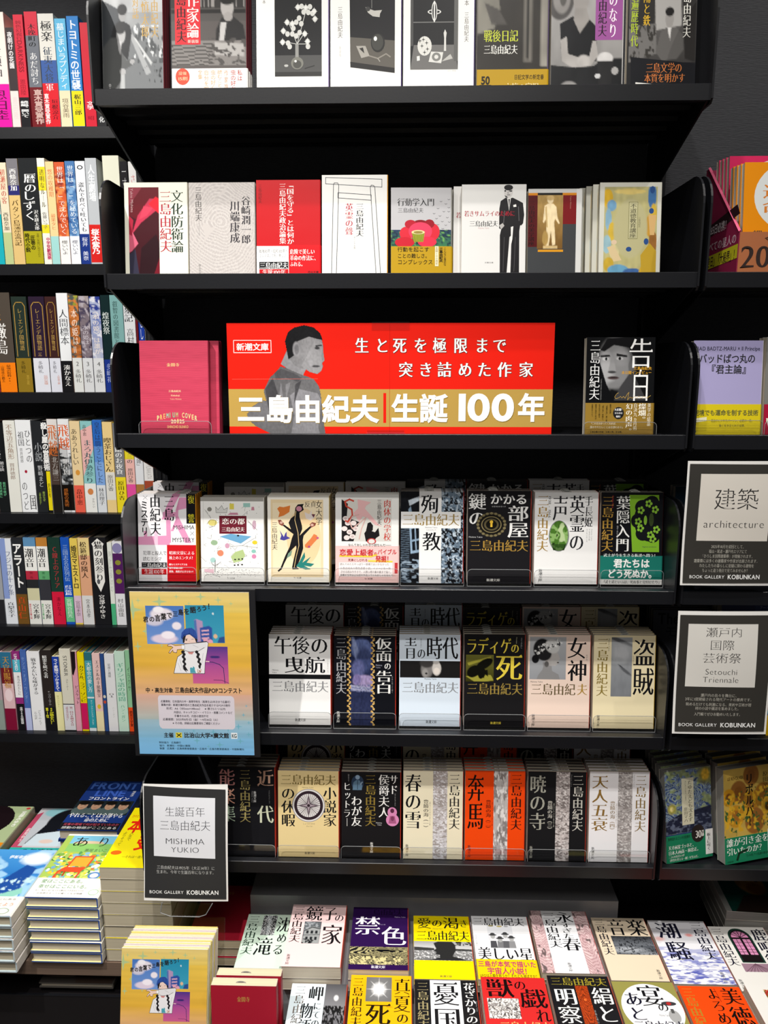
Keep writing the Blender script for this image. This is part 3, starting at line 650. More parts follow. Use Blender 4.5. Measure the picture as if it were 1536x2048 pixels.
D('shrine', 'white thick paperback with a line drawn shrine gate', (1130, 133, 1478, 650), [
    ('l', [(1150, 145), (1450, 155), (1450, 194), (1150, 176), (1150, 145)], 3, TG), ('l', [(1216, 220), (1393, 232), (1393, 258), (1216, 246), (1216, 220)], 3, TG),
    ('l', [(1192, 182), (1196, 172), (1214, 172), (1220, 184)], 3, TG), ('l', [(1192, 182), (1180, 650)], 3, TG), ('l', [(1220, 184), (1206, 650)], 3, TG), ('l', [(1388, 192), (1394, 184), (1406, 186), (1412, 194)], 3, TG), ('l', [(1388, 192), (1422, 650)], 3, TG), ('l', [(1412, 194), (1446, 650)], 3, TG),
    ('v', '英霊の聲', 1255, 272, 1296, 430, 'a8283a', 'M'), ('v', AU, 1312, 272, 1352, 438, '22242a', 'M'), ('v', 'オリジナル版', 1300, 436, 1309, 498, '444', 'G')], spine='c98a1c', base='dddcd8', t=.017)
D('poppy', 'grey paperback with a big red poppy and an ochre band', (50, 180, 357, 640), [
    ('r', 50, 180, 357, 640, 'b1b0b2'), ('i', 50, 390, 357, 500, 40, 16, '28436a', [('g', 0, 1, '1c2c50', '3c8048'), ('k', 20, 10, .55, '142038', 3), ('k', 24, 8, .66, '67a050', 8)])]
    + [('l', [(x - 6, y - 3), (x, y + 1), (x + 6, y - 3)], 1.6, '222') for x, y in ((290, 285), (305, 250), (330, 262), (345, 240), (320, 300), (338, 330), (300, 322), (282, 335), (312, 350), (330, 368), (345, 300), (290, 365), (348, 352), (315, 385), (340, 392), (270, 310), (345, 280))]
    + [('e', 200, 372, 48, 32, '7c0f1c'), ('e', 128, 408, 34, 34, 'c62636'), ('e', 265, 400, 34, 42, 'c62636'), ('e', 150, 362, 30, 22, 'a8182a'), ('e', 246, 360, 26, 22, '8c1020'), ('e', 200, 398, 60, 46, 'd83a58'), ('e', 120, 452, 50, 26, 'b81c2c'), ('e', 235, 450, 48, 26, 'd02c44'),
       ('p', [(155, 402), (222, 402), (215, 450), (168, 450)], '9aa02c'), ('e', 189, 402, 34, 11, 'd8c890'), ('e', 189, 402, 24, 6, '8c7838')]
    + [('l', [(x, 408), (x + (189 - x) * .15, 448)], 2.2, '4c5418') for x in range(160, 220, 7)]
    + [('t', '行動学入門', 82, 232, 272, 272, '1d1d20', 'M'), ('t', AU, 84, 280, 216, 305, '1d1d20', 'm')],
    band=(.050, 'ad8a17'), band_items=[('t', '行動を起こす', 82, 476, 244, 500, '1d1808', 'G'), ('t', 'ことの難しさ。', 82, 508, 246, 532, '1d1808', 'G'), ('t', 'コンプレックス', 82, 538, 262, 564, '1d1808', 'G'), ('v', '三島由紀夫', 294, 478, 312, 552, '1d1808', 'B'), ('v', 'こんなに身近な', 316, 478, 329, 570, '1d1808', 'G'), ('r', 272, 472, 290, 572, 'd8cfae'), ('v', '生誕100周年', 275, 476, 287, 566, '6a5a20', 'G')], spine='8b8a80', base='b1b0b2')
D('samurai', 'white paperback with a standing man in a black suit and crimson title', (388, 170, 703, 640), [
    ('p', [(604, 236), (620, 240), (640, 236), (668, 250), (690, 262), (697, 320), (692, 362), (684, 372), (678, 372), (674, 400), (676, 640), (632, 640), (636, 420), (626, 430), (612, 640), (580, 640), (578, 420), (584, 392), (574, 386), (574, 290), (580, 252)], '1b1a1c'),
    ('e', 618, 207, 22, 30, 'c2bfbc'), ('e', 618, 186, 22, 14, '1b1a1c'), ('p', [(598, 200), (606, 198), (606, 206), (598, 206)], '222'), ('p', [(622, 200), (636, 200), (636, 206), (622, 206)], '222'), ('l', [(612, 222), (626, 222)], 3, '222'), ('l', [(617, 204), (614, 214), (620, 214)], 2, '444'), ('p', [(598, 224), (606, 236), (616, 236), (610, 228)], '444'),
    ('p', [(612, 238), (630, 238), (622, 300)], 'dcdad6'), ('p', [(618, 242), (625, 242), (622, 298)], '1b1a1c'), ('p', [(642, 272), (656, 268), (658, 280), (644, 282)], 'd8d6d2'), ('p', [(574, 372), (592, 360), (600, 374), (584, 392)], 'a8a5a2'), ('p', [(632, 380), (644, 376), (640, 440), (634, 470)], 'dcdad6'),
    ('l', [(600, 300), (596, 360)], 2, '6b6a6c'), ('l', [(668, 280), (672, 350)], 2, '6b6a6c'), ('l', [(655, 430), (650, 600)], 2, '4b4a4c'), ('l', [(600, 430), (596, 600)], 2, '4b4a4c'),
    ('t', '若きサムライのために', 400, 298, 652, 328, 'a01c2e', 'M'), ('t', AU, 426, 348, 568, 378, '1d1d20', 'M'), ('t', 'Mishima Yukio', 470, 380, 525, 389, 'a01c2e', 'g'), ('t', '文春文庫', 504, 552, 548, 560, '444', 'G')], spine='d8d7d3', base='d3d2cf')
D('statue', 'paperback with a pale statue on a red and black cover', (703, 190, 970, 640), [
    ('r', 703, 210, 945, 365, '6f1418'), ('r', 703, 210, 945, 222, 'c9801c'), ('r', 703, 365, 945, 640, '3a3c3e'), ('r', 703, 225, 750, 478, '4c0c10'), ('r', 945, 190, 970, 640, 'c9c9c6'), ('r', 750, 210, 875, 221, '141414'),
    ('i', 750, 221, 878, 488, 44, 80, '8a6a38', [('g', 0, 1, 'a2844c', '6c4c20'), ('e', .5, .09, .12, .07, 'd8c49c', .2), ('e', .5, .05, .15, .05, 'b89c68', .2), ('p', [(.28, .2), (.4, .16), (.62, .16), (.74, .22), (.78, .4), (.88, .52), (.84, .54), (.7, .44), (.66, .5), (.7, .72), (.72, .92), (.6, .94), (.54, .66), (.46, .94), (.34, .94), (.36, .6), (.34, .44), (.26, .52), (.22, .5)], 'dcc8a0'),
        ('p', [(.3, .22), (.36, .2), (.42, .6), (.36, .6)], 'b59a68'), ('p', [(.24, .94), (.8, .94), (.8, 1), (.24, 1)], 'c0a674'), ('e', .32, .8, .12, .14, 'a08248', .3), ('n', 14, .12, 3)]),
    ('r', 755, 492, 882, 503, 'c98a1c'), ('v', '三島由紀夫の美学講座', 706, 250, 736, 472, '17090a', 'M'), ('v', 'Yukio Mishima', 912, 226, 920, 290, 'c9a08c', 'g')], spine='cfcfcb', base='bdbdba', pages='c9c4b4', t=.012)
GD = 'b8963c'
D('nouveau', 'cream paperback framed by yellow and blue bathing figures', (1044, 158, 1352, 640), [
    ('r', 1068, 180, 1334, 640, 'a8a06a'), ('i', 1068, 180, 1334, 640, 60, 90, 'aea774', [('e', .06, .12, .1, .1, 'c9a22c'), ('e', .14, .2, .09, .06, '6b96b5'), ('e', .08, .35, .06, .12, '7fa4b8'), ('e', .15, .48, .07, .1, 'c2a43c'), ('e', .06, .62, .08, .1, '8fb0b8'), ('e', .2, .7, .09, .08, 'c9bd8c'), ('e', .1, .84, .1, .08, 'b89a34'), ('e', .28, .9, .2, .06, '5f93b0'),
        ('e', .9, .1, .08, .14, '3f6a9c'), ('e', .93, .3, .06, .12, 'c2a33c'), ('e', .86, .42, .07, .12, 'b88a34'), ('e', .93, .6, .08, .12, '8a5c2c'), ('e', .9, .78, .12, .1, 'c29c28'), ('e', .55, .93, .18, .05, '3c5f92'), ('e', .78, .92, .1, .07, 'c9a22c'), ('e', .48, .05, .3, .03, 'c9b46c'), ('n', 16, .12, 5), ('e', .5, .45, .32, .32, 'b0aa80', .1)]),
    ('e', 1120, 455, 14, 12, 'd0b89a'), ('e', 1195, 490, 14, 12, '2a4a80'), ('e', 1282, 452, 12, 16, '2a4a80'), ('e', 1308, 195, 12, 18, '2a4a80'), ('e', 1305, 300, 12, 14, '2a4a80'), ('p', [(1290, 320), (1330, 320), (1322, 420), (1300, 420)], 'c9a46c'), ('p', [(1255, 520), (1300, 460), (1334, 500), (1334, 640), (1262, 640)], 'b0902c'),
    ('p', [(1085, 480), (1120, 470), (1160, 545), (1120, 552)], 'cdb78c'), ('r', 1192, 256, 1236, 438, 'b9b48c'), ('l', [(1192, 256), (1236, 256), (1236, 438), (1192, 438), (1192, 256)], 2, '6c6a40'), ('v', '不道徳教育講座', 1198, 262, 1230, 434, '3b3a2c', 'm'), ('v', '三島由紀夫', 1240, 330, 1252, 382, '6c6a50', 'm')], spine='c9c6b8', base='c8c7bb', pages='cfc9b4')
# --- third shelf
D('premium', 'rose red cloth-textured paperback with small gold lettering', (238, 282, 700, 905), [
    ('i', 238, 282, 700, 905, 6, 150, 'bc3450', [('s', 330, 'ab2b46', .2, .5, -9, 1, 0)]),
    ('t', '金閣寺', 420, 428, 508, 452, 'd8c07c', 'M'), ('t', AU, 430, 606, 516, 620, 'd8b88c', 'B'), ('t', 'Kinkakuji', 446, 636, 506, 647, 'd8b88c', 'B'), ('t', 'Yukio Mishima', 440, 660, 518, 670, 'd8b88c', 'G'),
    ('t', '20', 442, 800, 480, 826, 'e0cfa0', 'B'), ('e', 490, 812, 7, 16, 'd2b070'), ('t', '25', 500, 800, 536, 826, 'e0cfa0', 'B'), ('t', 'SHINCHO BUNKO', 416, 840, 562, 858, 'd8b070', 'B')]
    + [('t', c, 347 + i * 21.5, 752 + 22 * ((i - 6) / 6.0) ** 2, 347 + i * 21.5 + (7 if c == 'I' else 17), 786 + 22 * ((i - 6) / 6.0) ** 2, ['c9d08c', 'e0b060', 'e0a060', '7cc0a0', '5cc07c', '5cc08c', 'a0b070', 0, 'e0c080', 'b0c890', 'd0c880', 'e0c080', 'c0d090'][i], 'B') for i, c in enumerate('PREMIUM COVER') if c != ' '], spine='a52a44', base='bc3450', gloss=False, t=.011)
D('confession', 'black hardback with a large face photograph and gold band', (225, 268, 730, 918), [
    ('i', 225, 268, 730, 690, 110, 90, '0d0e10', [('e', .45, .4, .27, .42, '4a4a4b', .15, -8), ('e', .42, .42, .22, .36, '7d7d7e', .3, -8), ('e', .3, .5, .1, .25, 'a5a5a6', .8, -6), ('e', .5, .3, .12, .12, '8d8d8e', .8), ('p', [(.2, .2), (.3, .02), (.6, 0), (.78, .1), (.72, .36), (.62, .16), (.4, .12), (.26, .22)], '121214'),
        ('p', [(.2, .28), (.34, .27), (.35, .3), (.21, .31)], '1a1a1b'), ('p', [(.44, .25), (.6, .28), (.6, .31), (.44, .29)], '1a1a1b'), ('e', .28, .335, .045, .025, 'c9c9ca', .3), ('e', .29, .335, .018, .025, '0d0d0e', .3), ('e', .49, .33, .05, .025, 'b5b5b6', .3), ('e', .49, .33, .02, .025, '0d0d0e', .3),
        ('p', [(.36, .32), (.4, .33), (.44, .53), (.32, .55)], '8d8d8e'), ('e', .38, .54, .06, .02, '3b3b3c', .5), ('e', .4, .63, .085, .025, '4c3c3c', .4), ('e', .4, .625, .07, .008, '1a1a1b', .4), ('e', .42, .74, .1, .05, '7a7a7b', .8), ('p', [(.5, .78), (.68, .5), (.76, .7), (.9, .98), (.42, .98)], '3b3b3d'), ('p', [(.3, .72), (.42, .98), (.2, 1), (0, 1), (0, 0), (.14, 0), (.2, .4)], '0a0b0d'), ('e', .66, .45, .04, .09, '5c5c5d', .4)]),
    ('v', AU, 250, 282, 328, 680, 'e3e3e2', 'm'), ('t', '告', 532, 270, 724, 470, 'f2f2f0', 'm'), ('t', '白', 560, 470, 706, 690, 'f2f2f0', 'm'), ('t', '三島由紀夫', 576, 460, 712, 482, 'c9962c', 'B'), ('t', '未公開インタビュー', 488, 488, 712, 510, 'c9962c', 'B'), ('v', 'YUKIO MISHIMA CONFESSION', 334, 540, 344, 680, 'aaa', 'g'),
    ('l', [(470, 632), (455, 640), (442, 660), (452, 672), (474, 664), (486, 656), (496, 666), (508, 656), (520, 668), (536, 640), (548, 628), (538, 680), (556, 660), (574, 668), (590, 656), (606, 668), (622, 656), (640, 668), (660, 655), (680, 668), (710, 650)], 2.5, 'c9a24c')],
    band=(.051, '8f712c'), band_items=[('v', '美学の結晶', 682, 700, 708, 852, 'f0e8d0', 'm'), ('v', '燦爛。', 616, 700, 672, 830, 'f4eedc', 'M'), ('v', '自決九ヵ月前', 580, 700, 608, 880, 'f0e8d0', 'm'), ('v', '幻の肉声。', 524, 702, 572, 905, 'f4eedc', 'M'), ('e', 470, 766, 40, 40, '1c1c1e'), ('t', '大反響！', 440, 735, 506, 752, 'eee', 'B'), ('t', '緊急重版', 442, 760, 500, 773, 'ddd', 'G'), ('t', '発売！', 452, 782, 494, 796, 'eee', 'B')]
    + [('v', s, x, 706, x + 12, 706 + 13 * len(s), '2c2208', 'G') for s, x in (('最後の肉声', 404), ('「豊饒の海」第二巻', 377), ('「暁の寺」脱稿と、', 349), ('生き生きと語る', 323), ('最後の自伝と死の', 297), ('言葉のすべて。', 270))]
    + [('t', '「これをわかってくれれば、', 262, 828, 465, 844, 'efe6cc', 'm'), ('t', '僕のやりたいことは全部わかる」', 262, 852, 516, 868, 'efe6cc', 'm'), ('t', '三島自筆の評論「太陽と鉄」を収録。', 262, 884, 510, 898, '2c2208', 'G')], spine='0f1012', base='0d0e10', t=.016)
# --- fourth shelf (drawing units of the left, middle and right part)
D('mystery', 'white pink and black mystery paperback with red lower block', (105, 305, 555, 905), [
    ('p', [(380, 305), (440, 305), (330, 480), (290, 480), (330, 390)], 'e39ac0'), ('p', [(430, 330), (500, 330), (500, 400), (400, 420), (520, 640), (470, 640), (400, 520), (380, 560), (360, 560), (420, 440)], 'e39ac0'), ('r', 300, 430, 420, 460, 'e39ac0'), ('r', 325, 460, 360, 640, 'e39ac0'), ('p', [(105, 600), (350, 590), (350, 655), (105, 655)], 'e39ac0'), ('r', 150, 560, 175, 655, 'e39ac0'), ('r', 230, 560, 258, 655, 'f2c9dc'),
    ('r', 484, 300, 558, 508, '17171a'), ('t', '復', 496, 312, 548, 372, 'd9cf2e', 'M'), ('t', '讐', 494, 440, 548, 502, 'd9cf2e', 'M'), ('v', '三島', 310, 312, 390, 492, '17171a', 'M'), ('v', '由紀夫', 200, 308, 282, 590, '17171a', 'M'), ('l', [(148, 318), (182, 345)], 2, '555'), ('l', [(182, 318), (148, 345)], 2, '555'), ('v', 'ミステリ', 128, 352, 184, 590, '17171a', 'B'),
    ('t', 'MISHIMA', 378, 518, 548, 548, '333', 'G'), ('l', [(512, 562), (542, 588)], 2, '555'), ('l', [(542, 562), (512, 588)], 2, '555'), ('t', 'MYSTERY', 370, 604, 546, 636, '333', 'G'),
    ('r', 105, 655, 328, 905, 'f1f0f2'), ('r', 328, 655, 555, 905, 'd01922'), ('t', '犯罪と殺人で', 140, 696, 326, 726, '222', 'G'), ('t', '読むミシマ', 138, 736, 286, 766, '222', 'G'), ('r', 128, 776, 326, 814, '17171a'), ('t', AU, 130, 778, 324, 813, 'f0f0f0', 'M'), ('r', 126, 820, 322, 860, 'c0161e'), ('t', '生誕100年', 146, 822, 304, 856, 'f4e8e8', 'm'),
    ('t', '昭和文豪による', 344, 696, 544, 722, 'f8ecec', 'M'), ('t', '極上のエンタメ！', 344, 730, 544, 756, 'f8ecec', 'M'), ('t', '最もミステリアスな', 342, 782, 486, 796, 'f8ecec', 'B'), ('t', '傑作掌編12話！', 342, 806, 462, 820, 'f8ecec', 'B'), ('t', '読後、鳥肌が止まらない！', 342, 830, 542, 845, 'f8ecec', 'B')], spine='d98f1c', base='f1eff1', slip=.75)
rc = random.Random(5)
SCR = []
for _ in range(46):
    x, y = rc.uniform(625, 985), rc.uniform(365, 870)
    if 560 < y < 640 and 715 < x < 945 or 440 < y < 580 and 715 < x < 915: continue
    SCR.append(('l', [(x, y), (x + rc.uniform(-30, 30), y + rc.uniform(-26, 26)), (x + rc.uniform(-40, 40), y + rc.uniform(-30, 30))], 1.4, '4c4c4c'))
for _ in range(130):
    x, y = rc.uniform(618, 1000), rc.uniform(820, 876) if rc.random() < .6 else rc.uniform(360, 870)
    SCR.append(('e', x, y, 2, 2, '3c3c3c', ))
D('doodle', 'white paperback with colourful doodles and a maroon title plate', (592, 318, 1030, 908), [
    ('r', 592, 318, 1030, 346, '9a9791')] + SCR + [('e', 655, 402, 16, 15, '8a8880'), ('p', [(698, 385), (715, 405), (740, 375), (755, 405), (780, 390), (775, 425), (700, 425)], 'dcdcd8'), ('l', [(698, 385), (715, 405), (740, 375), (755, 405), (780, 390), (775, 425), (700, 425), (698, 385)], 2, '333'), ('p', [(780, 440), (800, 425), (850, 425), (855, 440)], 'c98aa0'),
    ('r', 795, 362, 825, 402, 'e3d45a'), ('r', 890, 358, 938, 386, '9cc9c0'), ('p', [(948, 384), (965, 384), (968, 408), (945, 408)], 'c98a9c'), ('e', 675, 495, 32, 22, 'dccf7a'), ('l', [(636, 505), (660, 475), (700, 480), (690, 520), (650, 530)], 2, '444'), ('e', 965, 510, 14, 32, 'c9a8b8'), ('l', [(920, 480), (985, 545)], 2, '444'),
    ('p', [(722, 592), (800, 572), (945, 590), (870, 640)], '6fa9cf'), ('e', 852, 585, 8, 6, '222'), ('e', 685, 635, 24, 18, '9cb894'), ('e', 776, 656, 16, 18, 'd3a0b8'), ('e', 968, 632, 18, 14, 'e3cf3a'), ('e', 728, 708, 22, 22, 'e08a6a'), ('e', 960, 694, 16, 13, '8cc4b8'), ('p', [(800, 735), (830, 700), (885, 682), (900, 720), (880, 760), (820, 775)], 'b5c98c'), ('e', 962, 730, 16, 16, 'd88ab0'), ('e', 675, 757, 20, 18, 'a8cfc8'),
    ('l', [(800, 660), (880, 655), (970, 600)], 1.6, '555'), ('l', [(880, 655), (985, 668)], 1.6, '555'), ('l', [(690, 760), (688, 840)], 4, '444'), ('l', [(688, 800), (664, 775)], 2, '444'), ('l', [(688, 800), (730, 770)], 2, '444'), ('p', [(615, 820), (680, 820), (680, 850), (615, 840)], 'e3bcc8'),
    ('e', 830, 752, 7, 5, '222'), ('e', 856, 750, 7, 5, '222'), ('e', 880, 748, 7, 5, '222'), ('e', 826, 792, 7, 5, '222'), ('e', 850, 790, 7, 5, '222'), ('e', 878, 788, 7, 5, '222'), ('l', [(612, 346), (612, 876)], 1, 'aaa'),
    ('r', 722, 447, 912, 572, '6e2230'), ('t', '恋の都', 738, 462, 900, 508, 'f4eee8', 'M'), ('t', AU, 736, 524, 898, 558, 'f4eee8', 'M'), ('t', 'ちくま文庫', 772, 878, 826, 890, '333', 'G')], spine='dcd9cf', base='f3f2ee')
D('woman', 'cream paperback with a dancing black figure and butterflies', (1035, 312, 1468, 918), [
    ('r', 1058, 338, 1428, 882, 'ecd6ac'), ('r', 1072, 362, 1412, 862, 'f3e2bf'), ('e', 1290, 600, 120, 200, 'f0d2a2'),
    ('p', [(1232, 395), (1250, 372), (1292, 368), (1284, 385), (1292, 410), (1262, 430), (1262, 460), (1278, 520), (1280, 545), (1262, 590), (1300, 552), (1340, 520), (1346, 530), (1290, 590), (1284, 620), (1286, 680), (1262, 760), (1240, 810), (1256, 826), (1210, 828), (1206, 818), (1218, 760), (1238, 680), (1236, 660), (1196, 700), (1150, 790), (1134, 828), (1112, 846), (1104, 838), (1124, 820), (1160, 730), (1190, 670), (1206, 610), (1218, 580), (1190, 560), (1142, 520), (1150, 512), (1200, 546), (1184, 500), (1200, 470), (1226, 450)], '1d1c1f'),
    ('e', 1258, 402, 20, 18, 'c9889a'), ('l', [(1236, 420), (1228, 480), (1250, 570), (1256, 660), (1236, 740), (1222, 815)], 4, 'e3c48a'), ('p', [(1108, 482), (1128, 480), (1152, 505), (1140, 524), (1118, 512)], '8a4a3c'), ('p', [(1332, 512), (1350, 496), (1378, 502), (1372, 520), (1344, 534)], '8a4a3c'), ('e', 1132, 500, 11, 9, 'd8b0a0'), ('e', 1350, 515, 11, 9, 'd8b0a0'),
    ('p', [(1104, 402), (1120, 388), (1150, 392), (1196, 380), (1190, 425), (1150, 450), (1112, 462), (1120, 430)], 'e07f3a'), ('p', [(1120, 552), (1150, 600), (1160, 575), (1170, 562), (1170, 595), (1196, 608), (1150, 625), (1122, 618), (1132, 590)], '4a4496'), ('p', [(1296, 425), (1330, 440), (1344, 412), (1352, 440), (1370, 460), (1340, 485), (1306, 470)], 'e8dcd4'), ('p', [(1345, 440), (1372, 440), (1360, 465)], '6c3c4c'),
    ('p', [(1298, 655), (1340, 610), (1362, 578), (1384, 588), (1390, 610), (1362, 640), (1345, 660), (1320, 678), (1300, 672)], 'e07f4a'), ('e', 1388, 606, 9, 8, 'c2588a'), ('e', 1328, 668, 9, 8, 'b04a80'), ('p', [(1236, 806), (1262, 768), (1296, 704), (1300, 740), (1280, 780), (1340, 738), (1310, 780), (1364, 788), (1340, 808), (1290, 800), (1340, 826), (1300, 828)], '2c8078'), ('p', [(1168, 752), (1180, 716), (1210, 690), (1200, 730)], '7a9a86'),
    ('t', '反', 1296, 350, 1338, 392, '2a241e', 'm'), ('t', '貞', 1338, 346, 1378, 392, '2a241e', 'm'), ('v', '女大学', 1376, 342, 1420, 515, '2a241e', 'm'), ('v', AU, 1064, 495, 1104, 692, '2a241e', 'm'), ('t', 'ちくま文庫', 1218, 880, 1272, 894, '333', 'G')], spine='e3c884', base='f5f1e6', pages='d8c48c')
D('flesh', 'white paperback with a pink and black line drawing, pink hand-lettered band', (90, 395, 645, 1180), [
    ('r', 145, 436, 585, 812, 'd9d6cf'), ('p', [(145, 440), (200, 480), (190, 600), (300, 640), (250, 812), (145, 812)], '232022')]
    + [('e', x, y, 26, 22, 'e9dcd8') for x, y in ((180, 610), (200, 650), (170, 700), (215, 730), (190, 780), (240, 770), (270, 700), (250, 650))] + [('e', x, y, 13, 10, 'cbb8b6') for x, y in ((180, 610), (200, 650), (215, 730), (240, 770), (270, 700))]
    + [('p', [(285, 440), (405, 465), (362, 495), (350, 520), (420, 600), (470, 660), (500, 680), (440, 665), (370, 600), (330, 590), (300, 640), (250, 560), (290, 520)], 'e8b8b8'), ('l', [(250, 455), (215, 440), (175, 460), (185, 500), (235, 530), (240, 580), (200, 640), (180, 630)], 14, 'c94a3a'), ('l', [(300, 575), (240, 590), (215, 640), (240, 700), (300, 650), (360, 600), (320, 700), (300, 790)], 9, 'd8b0a8'),
       ('p', [(360, 720), (375, 650), (400, 640), (422, 670), (420, 710), (410, 720), (440, 730), (470, 690), (480, 760), (450, 780), (430, 812), (360, 812), (345, 740)], '1d1b1d'), ('e', 410, 810, 40, 26, 'c94a4a'), ('e', 410, 812, 28, 20, 'e3e0da'),
       ('v', '肉体の学校', 517, 440, 578, 806, 'c23a2e', 'M'), ('v', AU, 458, 440, 497, 665, '2a2626', 'm')],
    band=(.062, 'efc8c4'), band_items=[('r', 120, 1000, 590, 1125, 'f6ecea'), ('l', [(130, 942), (400, 945), (450, 930)], 16, 'f0d84a'), ('l', [(380, 985), (585, 990)], 14, 'f0d84a'), ('t', 'なんておしゃれな小説なんだ――', 200, 830, 578, 856, '333', 'G'), ('t', '恋愛上級者', 125, 880, 425, 942, 'c9242c', 'B'), ('t', 'の', 425, 905, 455, 935, 'c9242c', 'B'), ('t', 'バイブル', 458, 880, 626, 928, 'c9242c', 'B'), ('t', '発掘！', 440, 938, 585, 995, 'c9242c', 'B'),
        ('t', '見事にしびれる', 200, 965, 372, 990, '8a2a30', 'G'), ('t', '読んでみたらやっぱり一筋縄ではいかなかった', 130, 1005, 560, 1026, '333', 'G'), ('t', '三島由紀夫の異色恋愛小説。イメージを一新', 130, 1040, 575, 1062, '333', 'G'), ('t', 'させる読みやすさで、人間心理の裏の裏まで描く。', 135, 1072, 590, 1096, '333', 'G'), ('t', '本書が今年以上も前の作品ってんなおしゃれなんて', 130, 1102, 595, 1122, '333', 'G'), ('r', 608, 1000, 634, 1095, 'c23a3e'), ('t', 'ちくま文庫', 345, 1135, 415, 1152, '333', 'G')], spine='e6e3da', base='efeeea')
D('martyr', 'black and white paperback with a white cross over a brick house', (648, 365, 1222, 1175), [
    ('i', 648, 365, 1222, 1175, 110, 150, '15171c', [('k', 26, 32, .53, '6f8294', 5, (.6, 0, 1, 1)), ('k', 40, 50, .63, 'c2cfdb', 8, (.62, 0, 1, 1)), ('p', [(0, .3), (.14, .28), (.14, 1), (0, 1)], '4c5a68'), ('s', 260, '1b1f26', .1, .5, -6, 1, 0, (0, .28, .15, 1)), ('p', [(.12, .1), (.35, .04), (.35, .08), (.14, .16)], 'c9d4de'), ('p', [(.14, .38), (.3, .35), (.32, .66), (.16, .68)], '8ea6bd'), ('p', [(.17, .41), (.22, .4), (.23, .52), (.18, .53)], '12151a'), ('p', [(.24, .4), (.29, .39), (.3, .51), (.25, .52)], '12151a'), ('p', [(.18, .55), (.23, .54), (.24, .64), (.19, .65)], '12151a'), ('p', [(.25, .54), (.3, .53), (.31, .63), (.26, .64)], '12151a'),
        ('k', 14, 40, .6, '8fa0b0', 15, (0, .72, .4, 1)), ('p', [(.12, .2), (.16, .16), (.18, .24), (.14, .26)], '8ea6bd'), ('n', 30, .2, 2)]),
    ('r', 818, 365, 1022, 1175, 'f1f0ee'), ('r', 650, 545, 1200, 690, 'f3f2f0'), ('t', '殉', 832, 392, 1000, 562, '17171a', 'M'), ('t', '教', 845, 720, 1022, 888, '17171a', 'M'), ('t', AU, 660, 560, 1188, 668, 'a2884c', 'M'), ('t', 'Mishima Yukio', 872, 676, 985, 688, '555', 'G'), ('t', 'じゅんきょう', 884, 698, 976, 710, '555', 'G'), ('t', '新潮文庫', 898, 1122, 998, 1145, '222', 'M')], spine='b8352c', base='15171c', slip=.45)
D('keyhole', 'black paperback with a gold keyhole wreath and white title', (-98, 318, 312, 1018), [
    ('t', '鍵', -90, 330, 30, 470, 'f2f1ee', 'M'), ('t', 'の', -80, 480, 10, 580, 'f2f1ee', 'M')][:0] + [('v', '鍵の', -92, 335, 20, 590, 'f2f1ee', 'M'), ('t', 'かかる', 46, 340, 292, 420, 'f2f1ee', 'B'), ('v', '部屋', 164, 425, 298, 672, 'f2f1ee', 'M'), ('t', 'かぎのかかるへや', 58, 430, 150, 442, 'ccc', 'G')]
    + [('e', 57, 572, 96, 92, '4c4430'), ('e', 57, 572, 82, 78, '1a1815')] + [('e', 57 + 89 * math.cos(a / 10 * math.pi), 572 + 85 * math.sin(a / 10 * math.pi), 10, 9, '7d7250') for a in range(20)] + [('e', 57, 572, 66, 62, '8a7d56'), ('e', 57, 572, 60, 56, '1c1a17'), ('e', 57, 572, 48, 45, '5c5338'), ('e', 57, 572, 36, 34, '14130f'), ('e', 57, 552, 11, 13, 'e3b83a'), ('r', 50, 556, 64, 590, 'e3b83a'),
       ('t', AU, -85, 685, 300, 775, 'b08a3e', 'M'), ('t', 'Mishima Yukio', -90, 660, 0, 672, 'ccc', 'G'), ('t', '新潮文庫', 28, 980, 118, 1002, 'e8e6e0', 'M')], spine='c23a28', base='1c1b1e', slip=.4)
D('longarm', 'white paperback with a green sky seen through an oval', (312, 325, 832, 1020), [
    ('v', '手長姫', 722, 350, 786, 588, '26262a', 'M'), ('v', '英霊の', 600, 345, 720, 772, '26262a', 'M'), ('t', '声', 458, 345, 586, 540, '26262a', 'M'), ('v', '1938 - 1966', 422, 350, 446, 520, '333', 'G'), ('v', AU, 334, 345, 425, 775, 'a8853e', 'M'), ('e', 514, 655, 84, 118, '8e9290'), ('i', 438, 540, 590, 766, 50, 70, None, [('e', .5, .5, .5, .5, '4c7a2c', .01), ('k', 5, 6, .52, '8fb86a', 3), ('k', 12, 8, .72, '16240e', 5), ('k', 3, 3, .66, 'c2d8a0', 9), ('p', [(.1, .78), (.9, .78), (.8, 1), (.2, 1)], '24401a', .7)]),
    ('v', 'てながひめ', 758, 598, 770, 690, '666', 'G'), ('v', 'えいれいのこえ', 738, 598, 750, 700, '666', 'G'), ('v', 'Mishima Yukio', 778, 600, 788, 690, '888', 'G'), ('v', '新潮文庫', 352, 905, 382, 1000, '26262a', 'M')], spine='c23a28', base='f4f3f1', slip=.5)
